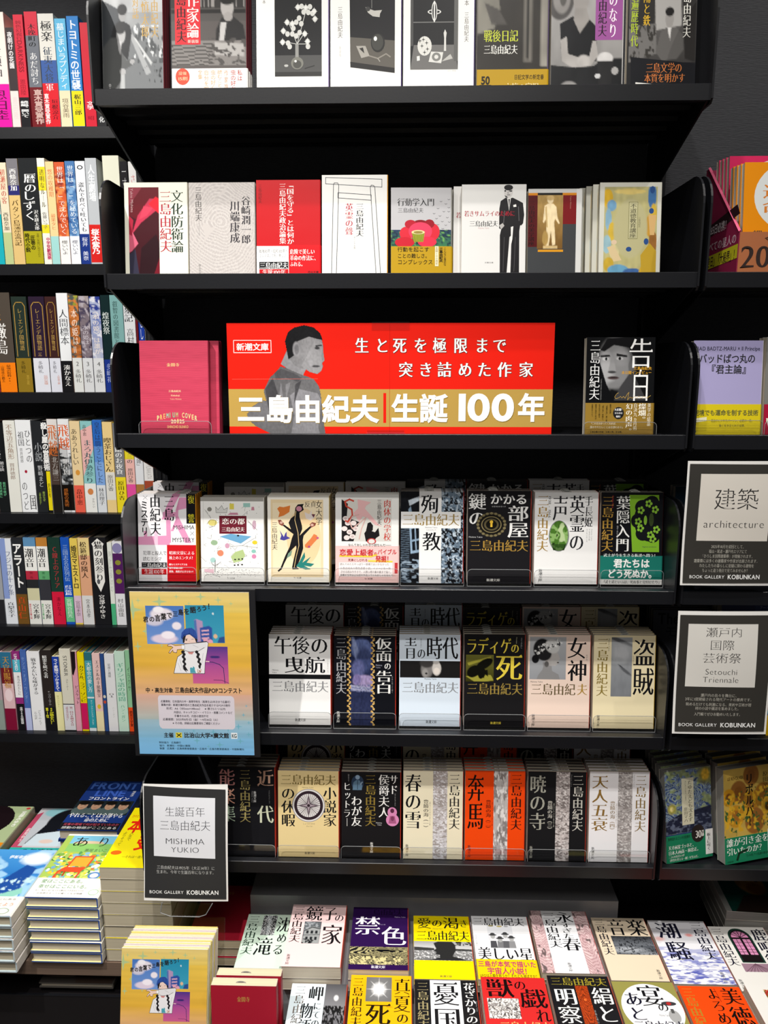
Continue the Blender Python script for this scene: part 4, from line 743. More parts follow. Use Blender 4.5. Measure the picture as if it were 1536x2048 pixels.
D('hagakure', 'black and green paperback with a round floral sword guard, teal band', (826, 320, 1345, 1018), [
    ('p', [(1060, 340), (1310, 340), (1322, 770), (1095, 770)], '7fb32e'), ('e', 1235, 525, 130, 165, '15171a')] + [('e', 1235 + 95 * math.cos(math.radians(a)), 525 + 125 * math.sin(math.radians(a)), 62, 56, '15171a') for a in range(20, 380, 52)]
    + sum([[('e', cx + 20 * math.cos(math.radians(b)), cy + 20 * math.sin(math.radians(b)), 11, 11, '86b93a') for b in range(0, 360, 72)] for cx, cy in ((1225, 405), (1160, 455), (1140, 540), (1160, 590), (1245, 640), (1265, 670), (1280, 450), (1295, 600))], [])
    + [('e', 1200, 530, 14, 36, '86b93a'), ('e', 1250, 525, 20, 50, '3c4a28'), ('v', '葉隠入門', 955, 345, 1068, 770, 'f1f0ec', 'M'), ('v', AU, 834, 345, 930, 770, 'b0893c', 'M'), ('v', 'Mishima Yukio', 914, 345, 932, 440, 'a33', 'G'), ('v', 'はがくれにゅうもん', 960, 570, 974, 690, 'ccc', 'G'), ('t', 'Hagakure introduction', 1180, 724, 1300, 736, '334', 'G')],
    band=(.048, '1d7467'), band_items=[('r', 826, 978, 1345, 1018, 'e9e8e4'), ('t', '武士が今を生きる私達へ問う！', 852, 782, 1305, 808, 'e8f0ec', 'M'), ('t', '君たちは', 938, 822, 1240, 890, 'f4f4f0', 'K'), ('t', 'どう死ぬか。', 888, 900, 1300, 970, 'f4f4f0', 'K'), ('t', '「武士道といふは、死ぬ事と見付けたり」', 845, 984, 1340, 1012, '222', 'M')], spine='2a0f0f', base='131317', slip=.55)
# --- fifth shelf
D('tow', 'white paperback with a black rule and heavy black title', (105, 292, 562, 955), [
    ('t', '午後の', 140, 302, 548, 440, '17171a', 'M'), ('t', '曳航', 212, 452, 525, 576, '17171a', 'M'), ('r', 105, 585, 562, 618, '17181a'), ('t', 'Mishima', 128, 548, 175, 560, '333', 'G'), ('t', 'Yukio', 128, 566, 162, 577, '333', 'G'), ('v', 'ごごのえいこう', 538, 470, 548, 570, '555', 'G'), ('t', AU, 125, 630, 548, 716, '8e8e90', 'M'), ('t', '新潮文庫', 296, 906, 378, 932, '26262a', 'M')], spine='c23a28', base='f3f2f0', slip=.45)
lace = []
for xx in (692, 868):
    for k in range(34): lace.append(('e', xx + (7 if k % 2 else -7), 308 + k * 19.4, 9, 8, 'c9a05a'))
    for k in range(34): lace.append(('e', xx + (2 if k % 3 else 10), 315 + k * 19.4, 5, 4, 'e6c98a'))
D('mask', 'black paperback with a blue draped figure between gold vines', (580, 298, 1035, 955), [
    ('i', 702, 305, 868, 955, 50, 120, '262c48', [('g', 0, 1, '1c2240', '2c3252'), ('e', .5, .14, .46, .12, '5d6c9e', .2), ('e', .3, .2, .3, .08, '8b98c2', .4, 40), ('e', .6, .26, .36, .14, '3c466e', .4), ('e', .35, .36, .28, .1, '5a5f8c', .4), ('e', .62, .5, .5, .07, '9c8cb4', .25), ('e', .3, .48, .18, .06, '7a70a0', .3), ('p', [(0, .54), (1, .57), (1, .62), (0, .6)], '9a9cb8'), ('s', 60, '6c7096', .6, .5, 2, 3, .2, (0, .54, 1, .62)), ('n', 20, .25, 4, 40)])]
    + lace + [('v', AU, 596, 308, 672, 726, 'a9a9ac', 'M'), ('v', '仮面', 890, 308, 1008, 488, 'f3f2ee', 'M'), ('t', 'の', 952, 488, 1004, 545, 'f3f2ee', 'M'), ('v', '告白', 892, 548, 1010, 722, 'f3f2ee', 'M'), ('t', 'Mishima', 890, 505, 938, 517, 'aab', 'G'), ('t', 'Yukio', 890, 522, 925, 533, 'aab', 'G'), ('v', '新潮文庫', 600, 852, 624, 936, 'e8e6e0', 'M'), ('v', 'かめんのこくはく', 1008, 590, 1018, 715, 'aaa', 'G')], spine='c23a28', base='121319', slip=.5)
D('blue', 'pale blue paperback with a face and light bulb strip', (1050, 290, 1500, 950), [
    ('i', 1055, 480, 1500, 600, 80, 26, '1d1c1c', [('e', .45, .5, .1, .5, '7d7a78', .3), ('e', .45, .1, .12, .3, '3c3a39', .3), ('e', .42, .72, .05, .25, '9c9996', .5), ('e', .44, .75, .02, .06, '222', .4), ('e', .61, .45, .075, .42, 'c9c4be', .15), ('e', .61, .6, .05, .2, 'e6ddd4', .4), ('e', .6, .06, .05, .14, 'a5a29e', .3)]),
    ('t', '青', 1085, 308, 1180, 470, '17171a', 'M'), ('t', 'の', 1180, 385, 1245, 468, '17171a', 'M'), ('t', '時代', 1248, 302, 1485, 470, '17171a', 'M'), ('t', 'Mishima Yukio', 1236, 602, 1326, 615, '333', 'G'), ('t', AU, 1070, 628, 1490, 712, '8f9296', 'M'), ('t', '新潮文庫', 1248, 904, 1330, 930, '26262a', 'M'), ('v', 'あおのじだい', 1205, 320, 1216, 385, '444', 'G')], spine='c23a28', base='dce8f4', slip=.45)
YL = 'ead24a'
D('radiguet', 'black paperback with yellow lettering and a butterfly', (80, 265, 500, 868), [
    ('i', 92, 398, 286, 572, 46, 42, '4c4a20', [('g', 0, 1, '6c6a2c', '34330f'), ('p', [(0, .8), (.9, .75), (1, .95), (.7, 1), (.3, 1)], 'a09a3a'), ('p', [(.05, .3), (.9, .05), (.9, .12), (.1, .4)], '9c9638'), ('e', .28, .62, .26, .2, '0e0e08', .08, -38), ('e', .66, .35, .34, .16, '0e0e08', .08, -32), ('e', .58, .7, .12, .2, '0e0e08', .1, 20), ('p', [(.6, .6), (.78, .55), (.8, .82), (.7, .72), (.64, .9)], '0e0e08')]),
    ('t', 'ラディゲ', 92, 285, 408, 392, YL, 'M'), ('t', 'の', 402, 320, 462, 388, YL, 'M'), ('t', '死', 296, 388, 488, 566, YL, 'M'), ('t', AU, 100, 578, 488, 658, '9c8440', 'M'), ('v', 'ラディゲのし', 470, 285, 482, 355, 'aaa', 'G'), ('v', 'Mishima', 438, 282, 447, 325, 'bb9', 'G'), ('t', '新潮文庫', 266, 832, 342, 850, YL, 'M')], spine='c23a28', base='1a191b', slip=.38)
rf_ = random.Random(4)
FLW = []
for _ in range(70):
    t_ = rf_.random(); FLW.append(('e', .12 + .72 * t_ + rf_.uniform(-.06, .06), .34 - .24 * t_ + rf_.uniform(-.1, .1), rf_.uniform(.015, .035), rf_.uniform(.012, .028), rf_.choice(['f2f2f0', 'dcdcda', 'c0c0be', '3a3a3c']), .3, rf_.uniform(0, 90)))
D('goddess', 'pale pink paperback with a woman in a flower crown', (510, 268, 932, 862), [
    ('i', 520, 282, 768, 552, 100, 108, 'a8aaad', [('g', 0, 1, 'b4b6b9', '9a9ca0'), ('p', [(.35, .78), (.38, .7), (.36, .6), (.6, .6), (.62, .8), (.8, .88), (.84, 1), (.2, 1), (.24, .9)], '8d8c8c'), ('e', .6, .48, .2, .2, 'b0aca9', .15), ('p', [(.76, .36), (.84, .52), (.79, .55), (.8, .62), (.7, .68), (.6, .66), (.6, .36)], 'b5b1ae'), ('e', .34, .28, .24, .24, '1d1d1f', .15), ('e', .4, .4, .2, .16, '242426', .2), ('e', .16, .52, .1, .1, '17171a', .2), ('e', .62, .22, .2, .16, 'c9c9c7', .2, 20), *FLW, ('e', .78, .6, .03, .015, '3a3636', .4), ('e', .47, .64, .06, .07, '5c5a59', .3)]),
    ('t', '女', 772, 280, 908, 420, '17171a', 'M'), ('t', '神', 778, 424, 915, 564, '17171a', 'M'), ('t', 'Mishima Yukio', 528, 562, 612, 573, '333', 'G'), ('t', '三島由紀', 530, 576, 838, 654, '6a5a3c', 'M'), ('t', '夫', 846, 576, 918, 652, 'a8842e', 'M'), ('v', '新潮文庫', 540, 775, 562, 852, '26262a', 'M'), ('v', 'めがみ', 905, 390, 914, 430, '555', 'G')], spine='c23a28', base='f2d9c9', slip=.4)
D('thief', 'cream paperback with a closed eye photograph strip', (945, 272, 1365, 868), [
    ('i', 1066, 285, 1208, 662, 40, 90, '8c8f92', [('g', 0, 1, 'a2a5a8', '7c7f84'), ('e', .35, .05, .7, .035, '5c5e61', .7, 8), ('e', .5, .26, .42, .14, 'b8babd', .9), ('e', .5, .5, .46, .012, '303236', .6, 16), ('e', .7, .57, .26, .03, '5a5c60', .8, 14), ('e', .3, .4, .3, .06, 'a8abae', .8), ('n', 10, .06, 2)]),
    ('v', '盗賊', 1218, 290, 1358, 655, '17171a', 'M'), ('v', AU, 968, 288, 1044, 662, '8c7838', 'M'), ('v', 'Mishima Yukio', 1044, 292, 1054, 374, '665', 'G'), ('v', 'とうぞく', 1212, 400, 1222, 455, '555', 'G'), ('v', '新潮文庫', 976, 782, 995, 855, '26262a', 'M')], spine='c8a02c', base='eee0b8', slip=.5)
# --- sixth shelf
def mix_title(s, x, y, w, h, c1, c2): return [('t', s, x, y, x + w, y + h, c1, 'M'), ]
D('noh', 'black paperback with multicoloured striped title characters', (855, 278, 1448, 1215), [
    ('t', '近', 1262, 300, 1440, 482, 'c9a08a', 'M'), ('t', '代', 1262, 672, 1438, 868, 'c9cdb4', 'M'), ('t', '能', 866, 298, 1040, 478, 'c98a86', 'M'), ('t', '楽', 880, 495, 1040, 672, 'd8a08a', 'M'), ('t', '集', 880, 678, 1040, 858, '9cae98', 'M'),
    ('v', AU, 1086, 300, 1196, 862, 'a89a60', 'M'), ('v', '新潮文庫', 1228, 530, 1256, 650, 'ccc', 'M'), ('v', 'Mishima Yukio', 1208, 530, 1222, 650, '999', 'G'), ('v', 'きんだいのうがくしゅう', 1385, 520, 1400, 660, '888', 'G')], spine='c23a28', base='17171b', slip=.4)
cmp_ = [('l', [(310, 560), (310 + 112 * math.cos(a * math.pi / 16), 560 + 112 * math.sin(a * math.pi / 16))], 2.0 if a % 4 else 4, '3a2c34') for a in range(32)]
D('compass', 'tan paperback with a big compass rose', (65, 285, 550, 972), [
    ('t', AU, 85, 312, 530, 400, '7d6a3a', 'M'), ('v', '小説家', 428, 408, 532, 728, '17171a', 'M'), ('v', 'の休暇', 92, 412, 200, 732, '17171a', 'M'), ('e', 310, 560, 132, 132, '8c8a94'), ('e', 310, 560, 127, 127, 'e3e0de'), ('e', 310, 560, 116, 116, '33262e'), ('e', 310, 560, 93, 93, 'ddd9d8')] + cmp_
    + [('p', star4(310, 560, 88, 88), '4c3c46'), ('p', star4(310, 560, 60, 60), 'a89aa2'), ('e', 310, 560, 12, 12, '33262e'), ('t', 'Mishima Yukio', 258, 412, 350, 422, '554', 'G'), ('t', 'しょうせつかの', 264, 700, 360, 712, '333', 'G'), ('t', 'きゅうか', 290, 720, 340, 732, '333', 'G'), ('t', '新潮文庫', 276, 930, 360, 952, '26262a', 'M')], spine='c23a28', base='e6cf97', slip=.4)
D('friend', 'black paperback with small blue and pink figures', (560, 290, 1035, 980), [
    ('v', 'サド', 950, 308, 1014, 470, 'f0efec', 'M'), ('v', '侯爵夫人', 860, 308, 945, 655, 'f0efec', 'M'), ('v', AU, 752, 308, 836, 726, '8f7936', 'M'), ('v', 'わが友', 640, 482, 724, 728, 'f0efec', 'M'), ('v', 'ヒットラー', 576, 372, 634, 730, 'f0efec', 'M'),
    ('e', 690, 378, 50, 60, '2c3c54'), ('e', 690, 334, 18, 18, '8aa0b8'), ('p', [(650, 436), (656, 376), (680, 356), (706, 358), (728, 400), (724, 436)], '5c7890'), ('l', [(690, 360), (690, 430)], 4, '1c2838'), ('l', [(715, 390), (728, 372)], 10, '8aa0b8'), ('e', 970, 610, 38, 40, 'd98ab8'), ('e', 972, 672, 52, 50, 'd98ab8'), ('e', 970, 598, 16, 18, '5c2c44'), ('p', [(940, 700), (950, 640), (990, 640), (1004, 700)], 'a85c84'), ('k',)[:0] or ('e', 972, 660, 14, 20, '7c3c5c'),
    ('t', 'Mishima', 838, 690, 888, 702, 'ccc', 'G'), ('t', 'Yukio', 850, 706, 884, 718, 'ccc', 'G'), ('v', '新潮文庫', 792, 852, 816, 940, 'e8e6e0', 'M'), ('v', 'わがともヒットラー', 612, 310, 624, 372, 'bbb', 'G'), ('v', 'サドこうしゃくふじん', 988, 460, 998, 560, 'bbb', 'G')], spine='c23a28', base='1a191b', slip=.5)
def sea4(key, what, base, strip, tcol, title, tx, sub, acol, pub='26262a', ty0=300, **k):
    D(key, what, (0, 0, 100, 145), [
        ('i', 48 if key != 'spring' else 50, 0, 72 if key != 'spring' else 74, 145, 24, 150, 'b4aeb0', [('g', 0, 1, strip[0], strip[1]), ('k', 5, 60 if key != 'horse' else 14, .52, strip[2], 4), ('k', 9, 90 if key != 'horse' else 22, .62, strip[3], 7), ('n', 14, .1, 5)]),
        ('v', title, tx, 5, tx + 27, ty0, tcol, 'M'), ('v', sub, tx + 31, 47, tx + 39.5, 97, acol if key != 'spring' else tcol, 'M'), ('v', AU, 77, 4, 95, 96, acol, 'M'), ('v', '新潮文庫', tx + 1, 121, tx + 6, 141, pub, 'M'), ('v', 'Mishima Yukio', 73.5, 4, 75.5, 24, '888', 'G'), ('v', 'ほうじょうのうみ', tx + 41, 50, tx + 43, 90, acol, 'G')], base=base, spine='c23a28', **k)
sea4('spring', 'cream tetralogy paperback with a silver wave strip and black title', 'ece3c6', ('b4aaa8', 'cfcdd2', 'a09894', 'e3e2e6'), '17171a', '春の雪', 3, '豊饒の海（一）', '2c2a28', ty0=96, slip=.4)
sea4('horse', 'orange red tetralogy paperback with a grey cloudy strip', 'f2490f', ('c9c6c4', 'a8a2a2', '86807e', 'e3e1df'), '17110f', '奔馬', 4, '豊饒の海（二）', '2a1410', ty0=96, slip=.4)
sea4('dawn', 'black tetralogy paperback with a grey surf strip and silver title', '1b1b1d', ('a8a09e', 'c9c0be', '7c7472', 'ded8d6'), 'a5a599', '暁の寺', 3, '豊饒の海（三）', 'c9c7bd', 'a5a599', ty0=96, slip=.45)
sea4('angel', 'white tetralogy paperback with a mottled grey strip and bronze title', 'efeef0', ('b5b0ae', 'a09a98', '8c8684', 'd8d4d2'), '8c6c34', '天人五衰', 4, '豊饒の海（四）', '8c7448', ty0=96, slip=.4)
# --- paperbacks lying on the display table (drawing units 100 x 145)
F1 = (0, 0, 100, 145)
def L(key, what, base, items, **k): D(key, what, F1, items, base=base, spine=k.pop('spine', 'c8442c'), **k)
L('sinking', 'mint green paperback with a night waterfall picture', 'cfe4d2', [
    ('i', 36, 3, 66, 52, 30, 50, '101216', [('e', .5, .5, .12, .6, '9aa2a6', .8), ('k', 26, 30, .62, 'd8dde0', 3), ('k', 30, 34, .66, 'ffffff', 9)]), ('v', AU, 4, 4, 27, 98, '2c4034', 'M'), ('t', '沈', 68, 6, 98, 44, '17171a', 'M'), ('t', 'め', 74, 46, 96, 70, '17171a', 'M'), ('t', 'る', 70, 72, 94, 98, '17171a', 'M'), ('t', '滝', 30, 56, 68, 100, '17171a', 'M'), ('v', '新潮文庫', 92, 122, 98, 142, '333', 'M')])
L('mirror', 'pink paperback with a photograph of an old western house', 'f2cfce', [
    ('v', AU, 4, 4, 23, 92, '26201f', 'M'), ('t', '鏡', 26, 3, 58, 40, '17171a', 'M'), ('t', '子', 58, 3, 84, 40, '17171a', 'M'), ('t', 'の', 80, 22, 98, 42, '17171a', 'M'), ('t', '家', 60, 48, 98, 96, '17171a', 'M'),
    ('i', 27, 42, 58, 94, 40, 60, '6b6f74', [('g', 0, .4, '8c9094', 'a5a8ab'), ('k', 9, 14, .5, '5c6064', 3, (0, 0, 1, .4)), ('p', [(.1, .4), (.5, .22), (.95, .3), (1, 1), (0, 1)], '9a9c9c'), ('p', [(.05, .42), (.5, .24), (.98, .32), (.98, .36), (.5, .29), (.06, .46)], '3c3e40')] + [('p', [(x, y), (x + .14, y), (x + .14, y + .14), (x, y + .14)], '26282b') for x in (.18, .44, .7) for y in (.42, .7)] + [('p', [(0, .62), (1, .58), (1, .61), (0, .65)], '505254'), ('k', 12, 10, .55, '1c1e20', 6, (0, .8, .7, 1))]),
    ('v', '新潮文庫', 6, 118, 12, 141, '333', 'M')], t=.022)
L('forbidden', 'purple paperback with white title over a cream whirlpool', '2c1248', [
    ('t', AU, 22, 4, 92, 20, '1a0c2a', 'M'), ('t', '禁', 4, 22, 52, 68, 'f0eef4', 'M'), ('t', '色', 52, 46, 98, 92, 'f0eef4', 'M'), ('t', 'Mishima Yukio', 76, 22, 96, 25, 'cbd', 'G'), ('t', 'きんじき', 48, 41, 60, 44, 'cbd', 'G'),
    ('i', 0, 95, 100, 134, 90, 40, '17171c', [('s', 55, 'b5ab7c', .1, .62, .25, 2.2, .25), ('k', 26, 9, .52, 'd3c890', 6, (0, .55, .9, 1)), ('k', 40, 16, .66, '17171c', 9, (0, .5, 1, 1)), ('e', .62, .22, .2, .05, '0d0d10', .4)]), ('t', '新潮文庫', 38, 135.5, 62, 142, 'e8e6ee', 'M')], t=.02)
L('thirst', 'bright yellow paperback with a head silhouette by water', 'efd80a', [
    ('t', '愛', 6, 4, 32, 32, '17171a', 'M'), ('t', 'の', 32, 8, 52, 28, '17171a', 'M'), ('t', '渇', 52, 2, 82, 32, '17171a', 'M'), ('t', 'き', 82, 8, 98, 28, '17171a', 'M'), ('t', AU, 4, 36, 98, 60, '17171a', 'M'), ('t', 'Mishima Yukio', 34, 30, 52, 33, '553', 'G'),
    ('i', 0, 62, 100, 105, 90, 40, 'a5a5a5', [('g', 0, .45, '9c9c9c', 'd0d0d0'), ('g', .45, 1, '8a8a8a', '6c6c6c'), ('k', 40, 30, .6, 'd8d8d8', 5, (0, .45, 1, 1)), ('p', [(0, .3), (.35, .36), (.35, .48), (0, .5)], '3c3c3c'), ('p', [(.7, .38), (1, .4), (1, .5), (.7, .5)], '3c3c3c'), ('k', 20, 8, .6, '2b2b2b', 8, (.72, 0, 1, .2)), ('p', [(.34, .1), (.42, 0), (.66, 0), (.72, .2), (.72, .5), (.68, .66), (.66, .78), (.84, .92), (.9, 1), (.24, 1), (.44, .84), (.44, .72), (.37, .68), (.38, .56), (.34, .5), (.38, .38)], '2b2b2b')]),
    ('t', '新潮文庫', 42, 136, 62, 141, '443', 'M')], t=.012)
L('star', 'white paperback with four figures in hats and a yellow slogan band', 'e6e6e8', [
    ('t', AU, 2, 3, 94, 24, '26262a', 'M'), ('r', 26, 24, 70, 60, 'd5d6da'), ('e', 33, 24, 5, 1.8, '8c8458'), ('e', 48, 25, 5, 1.8, 'b0a05c'), ('e', 60, 25, 4, 1.6, '9a9a9c')]
    + sum([[('p', [(x - 6, 76), (x - 5, 60), (x + 5, 60), (x + 6, 76)], c), ('e', x, 53 + d, 4, 6, 'a5a5a5'), ('e', x, 50 + d, 7, 1.8, '3c3c3e'), ('e', x, 48 + d, 4, 3, '3c3c3e')] for x, c, d in ((34, '4c4c50', -4), (46, '77777a', 4), (56, '5c5c60', -6), (66, '8a8a8c', 2))], [])
    + [('t', '美しい星', 4, 74, 98, 104, '17171a', 'M'), ('v', 'うつくしいほし', 3, 46, 6, 72, '555', 'G')], band=(.044, 'e8cc10'), band_items=[('t', '三島が本気で描いた', 2, 106, 98, 119, 'b8246c', 'B'), ('t', '宇宙人小説！', 16, 120, 88, 134, 'b8246c', 'B'), ('t', 'UFOは人類を救うか？それとも滅ぼすか？', 3, 134, 98, 141, '33280a', 'G')], t=.012)
L('spring_long', 'paperback with pink rose borders around a white panel', 'e6cccc', [
    ('i', 0, 0, 22, 145, 30, 110, 'd3b2b4', [('k', 3, 9, .5, 'e3c6c6', 4), ('s', 40, 'b89294', .55, .5, .14, 3.6, .25), ('k', 4, 12, .66, '6c5c5c', 8)]), ('i', 76, 0, 100, 145, 30, 110, 'd0aeb0', [('k', 3, 9, .5, 'e3c6c6', 7), ('s', 44, 'b08a8c', .55, .4, .5, 3.2, .3), ('k', 4, 12, .68, '6c5c5c', 3)]),
    ('r', 21, 0, 76, 145, 'eeeef0'), ('v', AU, 23, 4, 44, 90, '26262a', 'M'), ('t', '永', 44, 2, 76, 30, '17171a', 'M'), ('v', 'すぎた', 50, 30, 68, 68, '17171a', 'M'), ('t', '春', 44, 66, 76, 96, '17171a', 'M'), ('v', '新潮文庫', 44, 122, 50, 141, '333', 'M')], t=.014)
L('music', 'cream paperback with a dark sheet music photograph', 'e8d6bb', [
    ('v', AU, 4, 3, 22, 90, '1c1a26', 'M'), ('t', '音', 26, 2, 58, 44, '17171a', 'M'), ('t', '楽', 62, 2, 98, 44, '17171a', 'M'), ('i', 26, 45, 100, 88, 70, 44, '54585e', [('g', 0, .5, '3a3d42', '6c7076'), ('e', .3, .75, .4, .16, 'a8acb2', .9), ('e', .8, .95, .3, .1, '8c9096', .9), ('k', 40, 14, .66, '1c1e22', 4), ('p', [(.2, .8), (.6, .6), (.6, .63), (.2, .84)], '1c1e22'), ('p', [(.5, .2), (.9, .1), (.9, .12), (.5, .23)], '1c1e22')]), ('v', '新潮文庫', 84, 120, 90, 141, '333', 'M')], t=.013)
L('waves', 'white paperback painted with blue violet waves', 'e9e8ec', [
    ('i', 0, 20, 100, 145, 80, 110, 'e9e8ec', [('g', 0, .25, 'cdcbd0', 'e3e2e6'), ('k', 4, 14, .5, 'b5b8d8', 3, (0, .35, 1, 1)), ('k', 6, 26, .56, '8a8fc8', 5, (0, .45, 1, 1)), ('k', 7, 34, .6, '5c64b4', 9, (0, .6, 1, 1)), ('k', 8, 40, .56, 'f0f0f6', 12, (0, .5, 1, 1)), ('e', .08, .2, .08, .04, 'e3b8b4', .9), ('e', .62, .12, .06, .03, 'd8908c', .9)]),
    ('t', '潮', 8, 4, 50, 44, '17172a', 'M'), ('t', '騒', 12, 50, 52, 94, '17172a', 'M'), ('v', AU, 72, 2, 94, 92, '17172a', 'M'), ('v', '新潮文庫', 82, 118, 88, 141, '334', 'M')], t=.013)
L('arch', 'white paperback with an arched pink stained glass window', 'e9e6e0', [
    ('v', AU, 3, 4, 22, 92, '17172a', 'M'), ('p', [(28, 84), (28, 26)] + ellpts(48, 26, 20, 22, 16, 180, 360) + [(68, 84)], '1d3a30'), ('p', [(31, 82), (31, 26)] + ellpts(48, 26, 17, 18, 16, 180, 360) + [(65, 82)], '1a1416'), ('p', [(33, 26)] + ellpts(48, 26, 15, 15, 16, 180, 360) + [(63, 26)], 'd98ab4'), ('r', 33, 30, 46, 66, 'd990b8'), ('r', 50, 30, 63, 66, 'd990b8')]
    + [('l', [(48, 26), (48 + 15 * math.cos(math.radians(a)), 26 - 15 * math.sin(math.radians(a)))], 1.2, '1a1416') for a in (30, 60, 90, 120, 150)] + [('l', [(33, y), (63, y)], 1, '3c1c2c') for y in (38, 46, 54, 60)] + [('l', [(x, 30), (x, 66)], 1, '3c1c2c') for x in (39.5, 56.5)]
    + [('r', 24, 86, 74, 104, '9c7c8c'), ('v', '鹿鳴館', 72, 4, 98, 92, '17172a', 'M'), ('v', '新潮文庫', 4, 120, 10, 141, '333', 'M')] + [('l', [(48, 86), (26 + i * 6.6, 104)], 1, '6c4c5c') for i in range(8)], t=.013)
L('cape', 'pale blue paperback with a grey moonlit hill photograph', 'd8e6ec', [
    ('i', 62, 0, 100, 145, 40, 90, '5c5c60', [('g', 0, .4, '4c4c50', '8c8c90'), ('g', .4, 1, '77777c', '3c3c40'), ('e', .55, .19, .1, .035, 'f4f4f4', .7), ('k', 16, 30, .45, '1a1a1c', 4, (0, .3, 1, .55)), ('k', 5, 40, .6, 'b5b5ba', 7, (0, .6, 1, 1))]), ('v', AU, 8, 4, 26, 96, '6a625c', 'M'), ('t', '岬', 32, 4, 60, 34, '17171a', 'M'), ('v', 'にての', 44, 36, 58, 84, '17171a', 'M'), ('v', '物語', 22, 38, 44, 98, '17171a', 'M')], t=.012)
L('midsummer', 'orange yellow paperback with a white sunburst picture', 'eeb010', [
    ('v', AU, 4, 5, 21, 100, '2c200a', 'M'), ('i', 26, 4, 68, 52, 56, 60, '5a5a5a', [('e', .5, .5, .6, .6, '7c7c7c', 1.2)] + [('p', [(.5 + .5 * math.cos(math.radians(a)), .5 + .5 * math.sin(math.radians(a))), (.5 + .05 * math.cos(math.radians(a + 90)), .5 + .05 * math.sin(math.radians(a + 90))), (.5 - .05 * math.cos(math.radians(a + 90)), .5 - .05 * math.sin(math.radians(a + 90)))], 'd5d5d5', .75) for a in range(0, 360, 45)] + [('e', .5, .5, .22, .22, 'ffffff', 1.0)]), ('t', '死', 26, 54, 68, 96, '1c1408', 'M'), ('v', '真夏', 72, 5, 98, 72, '1c1408', 'M'), ('t', 'の', 76, 72, 96, 92, '1c1408', 'M'), ('t', 'Mishima', 60, 60, 70, 63, '8a4a10', 'G'), ('t', '新潮文庫', 40, 132, 60, 138, '332', 'M')], t=.013, pages='d8a860')
L('patriot', 'black paperback with a white panel and huge black characters', '1b1b1d', [
    ('r', 25, 0, 75, 145, 'eeeef0'), ('v', AU, 4, 4, 22, 96, '9c9068', 'M'), ('t', '憂', 28, 3, 72, 50, '17171a', 'M'), ('t', '国', 28, 52, 72, 98, '17171a', 'M'), ('v', '花ざかりの森', 79, 4, 97, 98, 'f0efec', 'M'), ('v', 'Mishima Yukio', 96, 40, 99, 60, '888', 'G')], t=.013)
L('beast', 'red paperback with a swirling monochrome beast print', 'cf2b2a', [
    ('t', '獣', 6, 3, 50, 40, '170c0c', 'M'), ('t', 'の', 50, 5, 70, 26, '170c0c', 'M'), ('t', '戯', 56, 22, 98, 60, '170c0c', 'M'), ('t', 'れ', 76, 60, 98, 86, '170c0c', 'M'), ('i', 6, 42, 54, 80, 60, 44, 'd8d4d0', [('s', 60, '3a3636', .1, .8, .8, 1.1, .35), ('s', 40, '8c8684', .5, .2, .2, 1.2, .4), ('k', 18, 14, .62, 'f0eeea', 8)]), ('t', AU, 20, 84, 96, 106, 'd8b06a', 'M')], t=.013)
L('silk', 'black paperback with an orange vortex strip and white title', '1a191c', [
    ('t', AU, 4, 3, 96, 20, '9a8c2c', 'M'), ('v', '明察', 6, 24, 40, 92, 'f0efec', 'M'), ('v', '絹と', 66, 22, 98, 90, 'f0efec', 'M'), ('i', 42, 20, 62, 110, 24, 110, '1a0c08', [('s', 60, 'd8501c', .0, .55, .3, 4.2, .05), ('e', .55, .3, .1, .022, 'f07030', .6)]), ('v', 'きぬとめいさつ', 62, 66, 65, 100, 'aaa', 'G')], t=.013)
L('banquet', 'olive paperback with a white disc and black brush title', '95904c', [
    ('e', 52, 52, 48, 48, 'f0f0f2'), ('t', '宴', 36, 6, 76, 48, '17171a', 'M'), ('t', 'の', 60, 40, 78, 58, '17171a', 'M'), ('v', 'あと', 12, 20, 40, 76, '17172a', 'M'), ('e', 82, 66, 9, 12, 'a8a8a8'), ('e', 80, 42, 12, 4, '3c3c40'), ('e', 80, 42, 4, 3, 'b02c2c'), ('r', 79, 52, 84, 60, '555'), ('t', 'Mishima Yukio', 58, 62, 74, 66, '777', 'G'), ('t', AU, 14, 74, 92, 94, '17172a', 'M')], t=.013)
L('virtue', 'orange paperback with gold author name and black title', 'f04a12', [
    ('v', AU, 4, 3, 22, 96, 'a8842c', 'M'), ('t', '美', 64, 2, 96, 36, '17110f', 'M'), ('t', '徳', 64, 38, 98, 74, '17110f', 'M'), ('v', 'よろめき', 42, 3, 62, 96, '17110f', 'M'), ('l', [(58, 4), (60, 30)], .8, '8c1c08')], t=.013)
L('actor', 'white paperback with a red and gold costume print', 'e9e6e0', [('i', 26, 10, 100, 80, 60, 60, 'b59a54', [('p', [(0, 0), (.2, 0), (.5, .3), (1, .34), (1, .44), (.4, .4), (0, .2)], 'b3202a'), ('k', 14, 14, .52, '6c6a2c', 5), ('k', 10, 10, .6, 'a02c30', 9), ('e', .8, .6, .12, .2, '2c3038', .3), ('k', 24, 24, .68, 'e3d8a0', 14)])], t=.013)
L('goldred', 'crimson cloth paperback with small gold title', 'b01830', [('t', '金閣寺', 40, 18, 60, 27, 'c9a050', 'M')], gloss=False, spine='a01428', slip=.45, pages='e0cfae', t=.010)
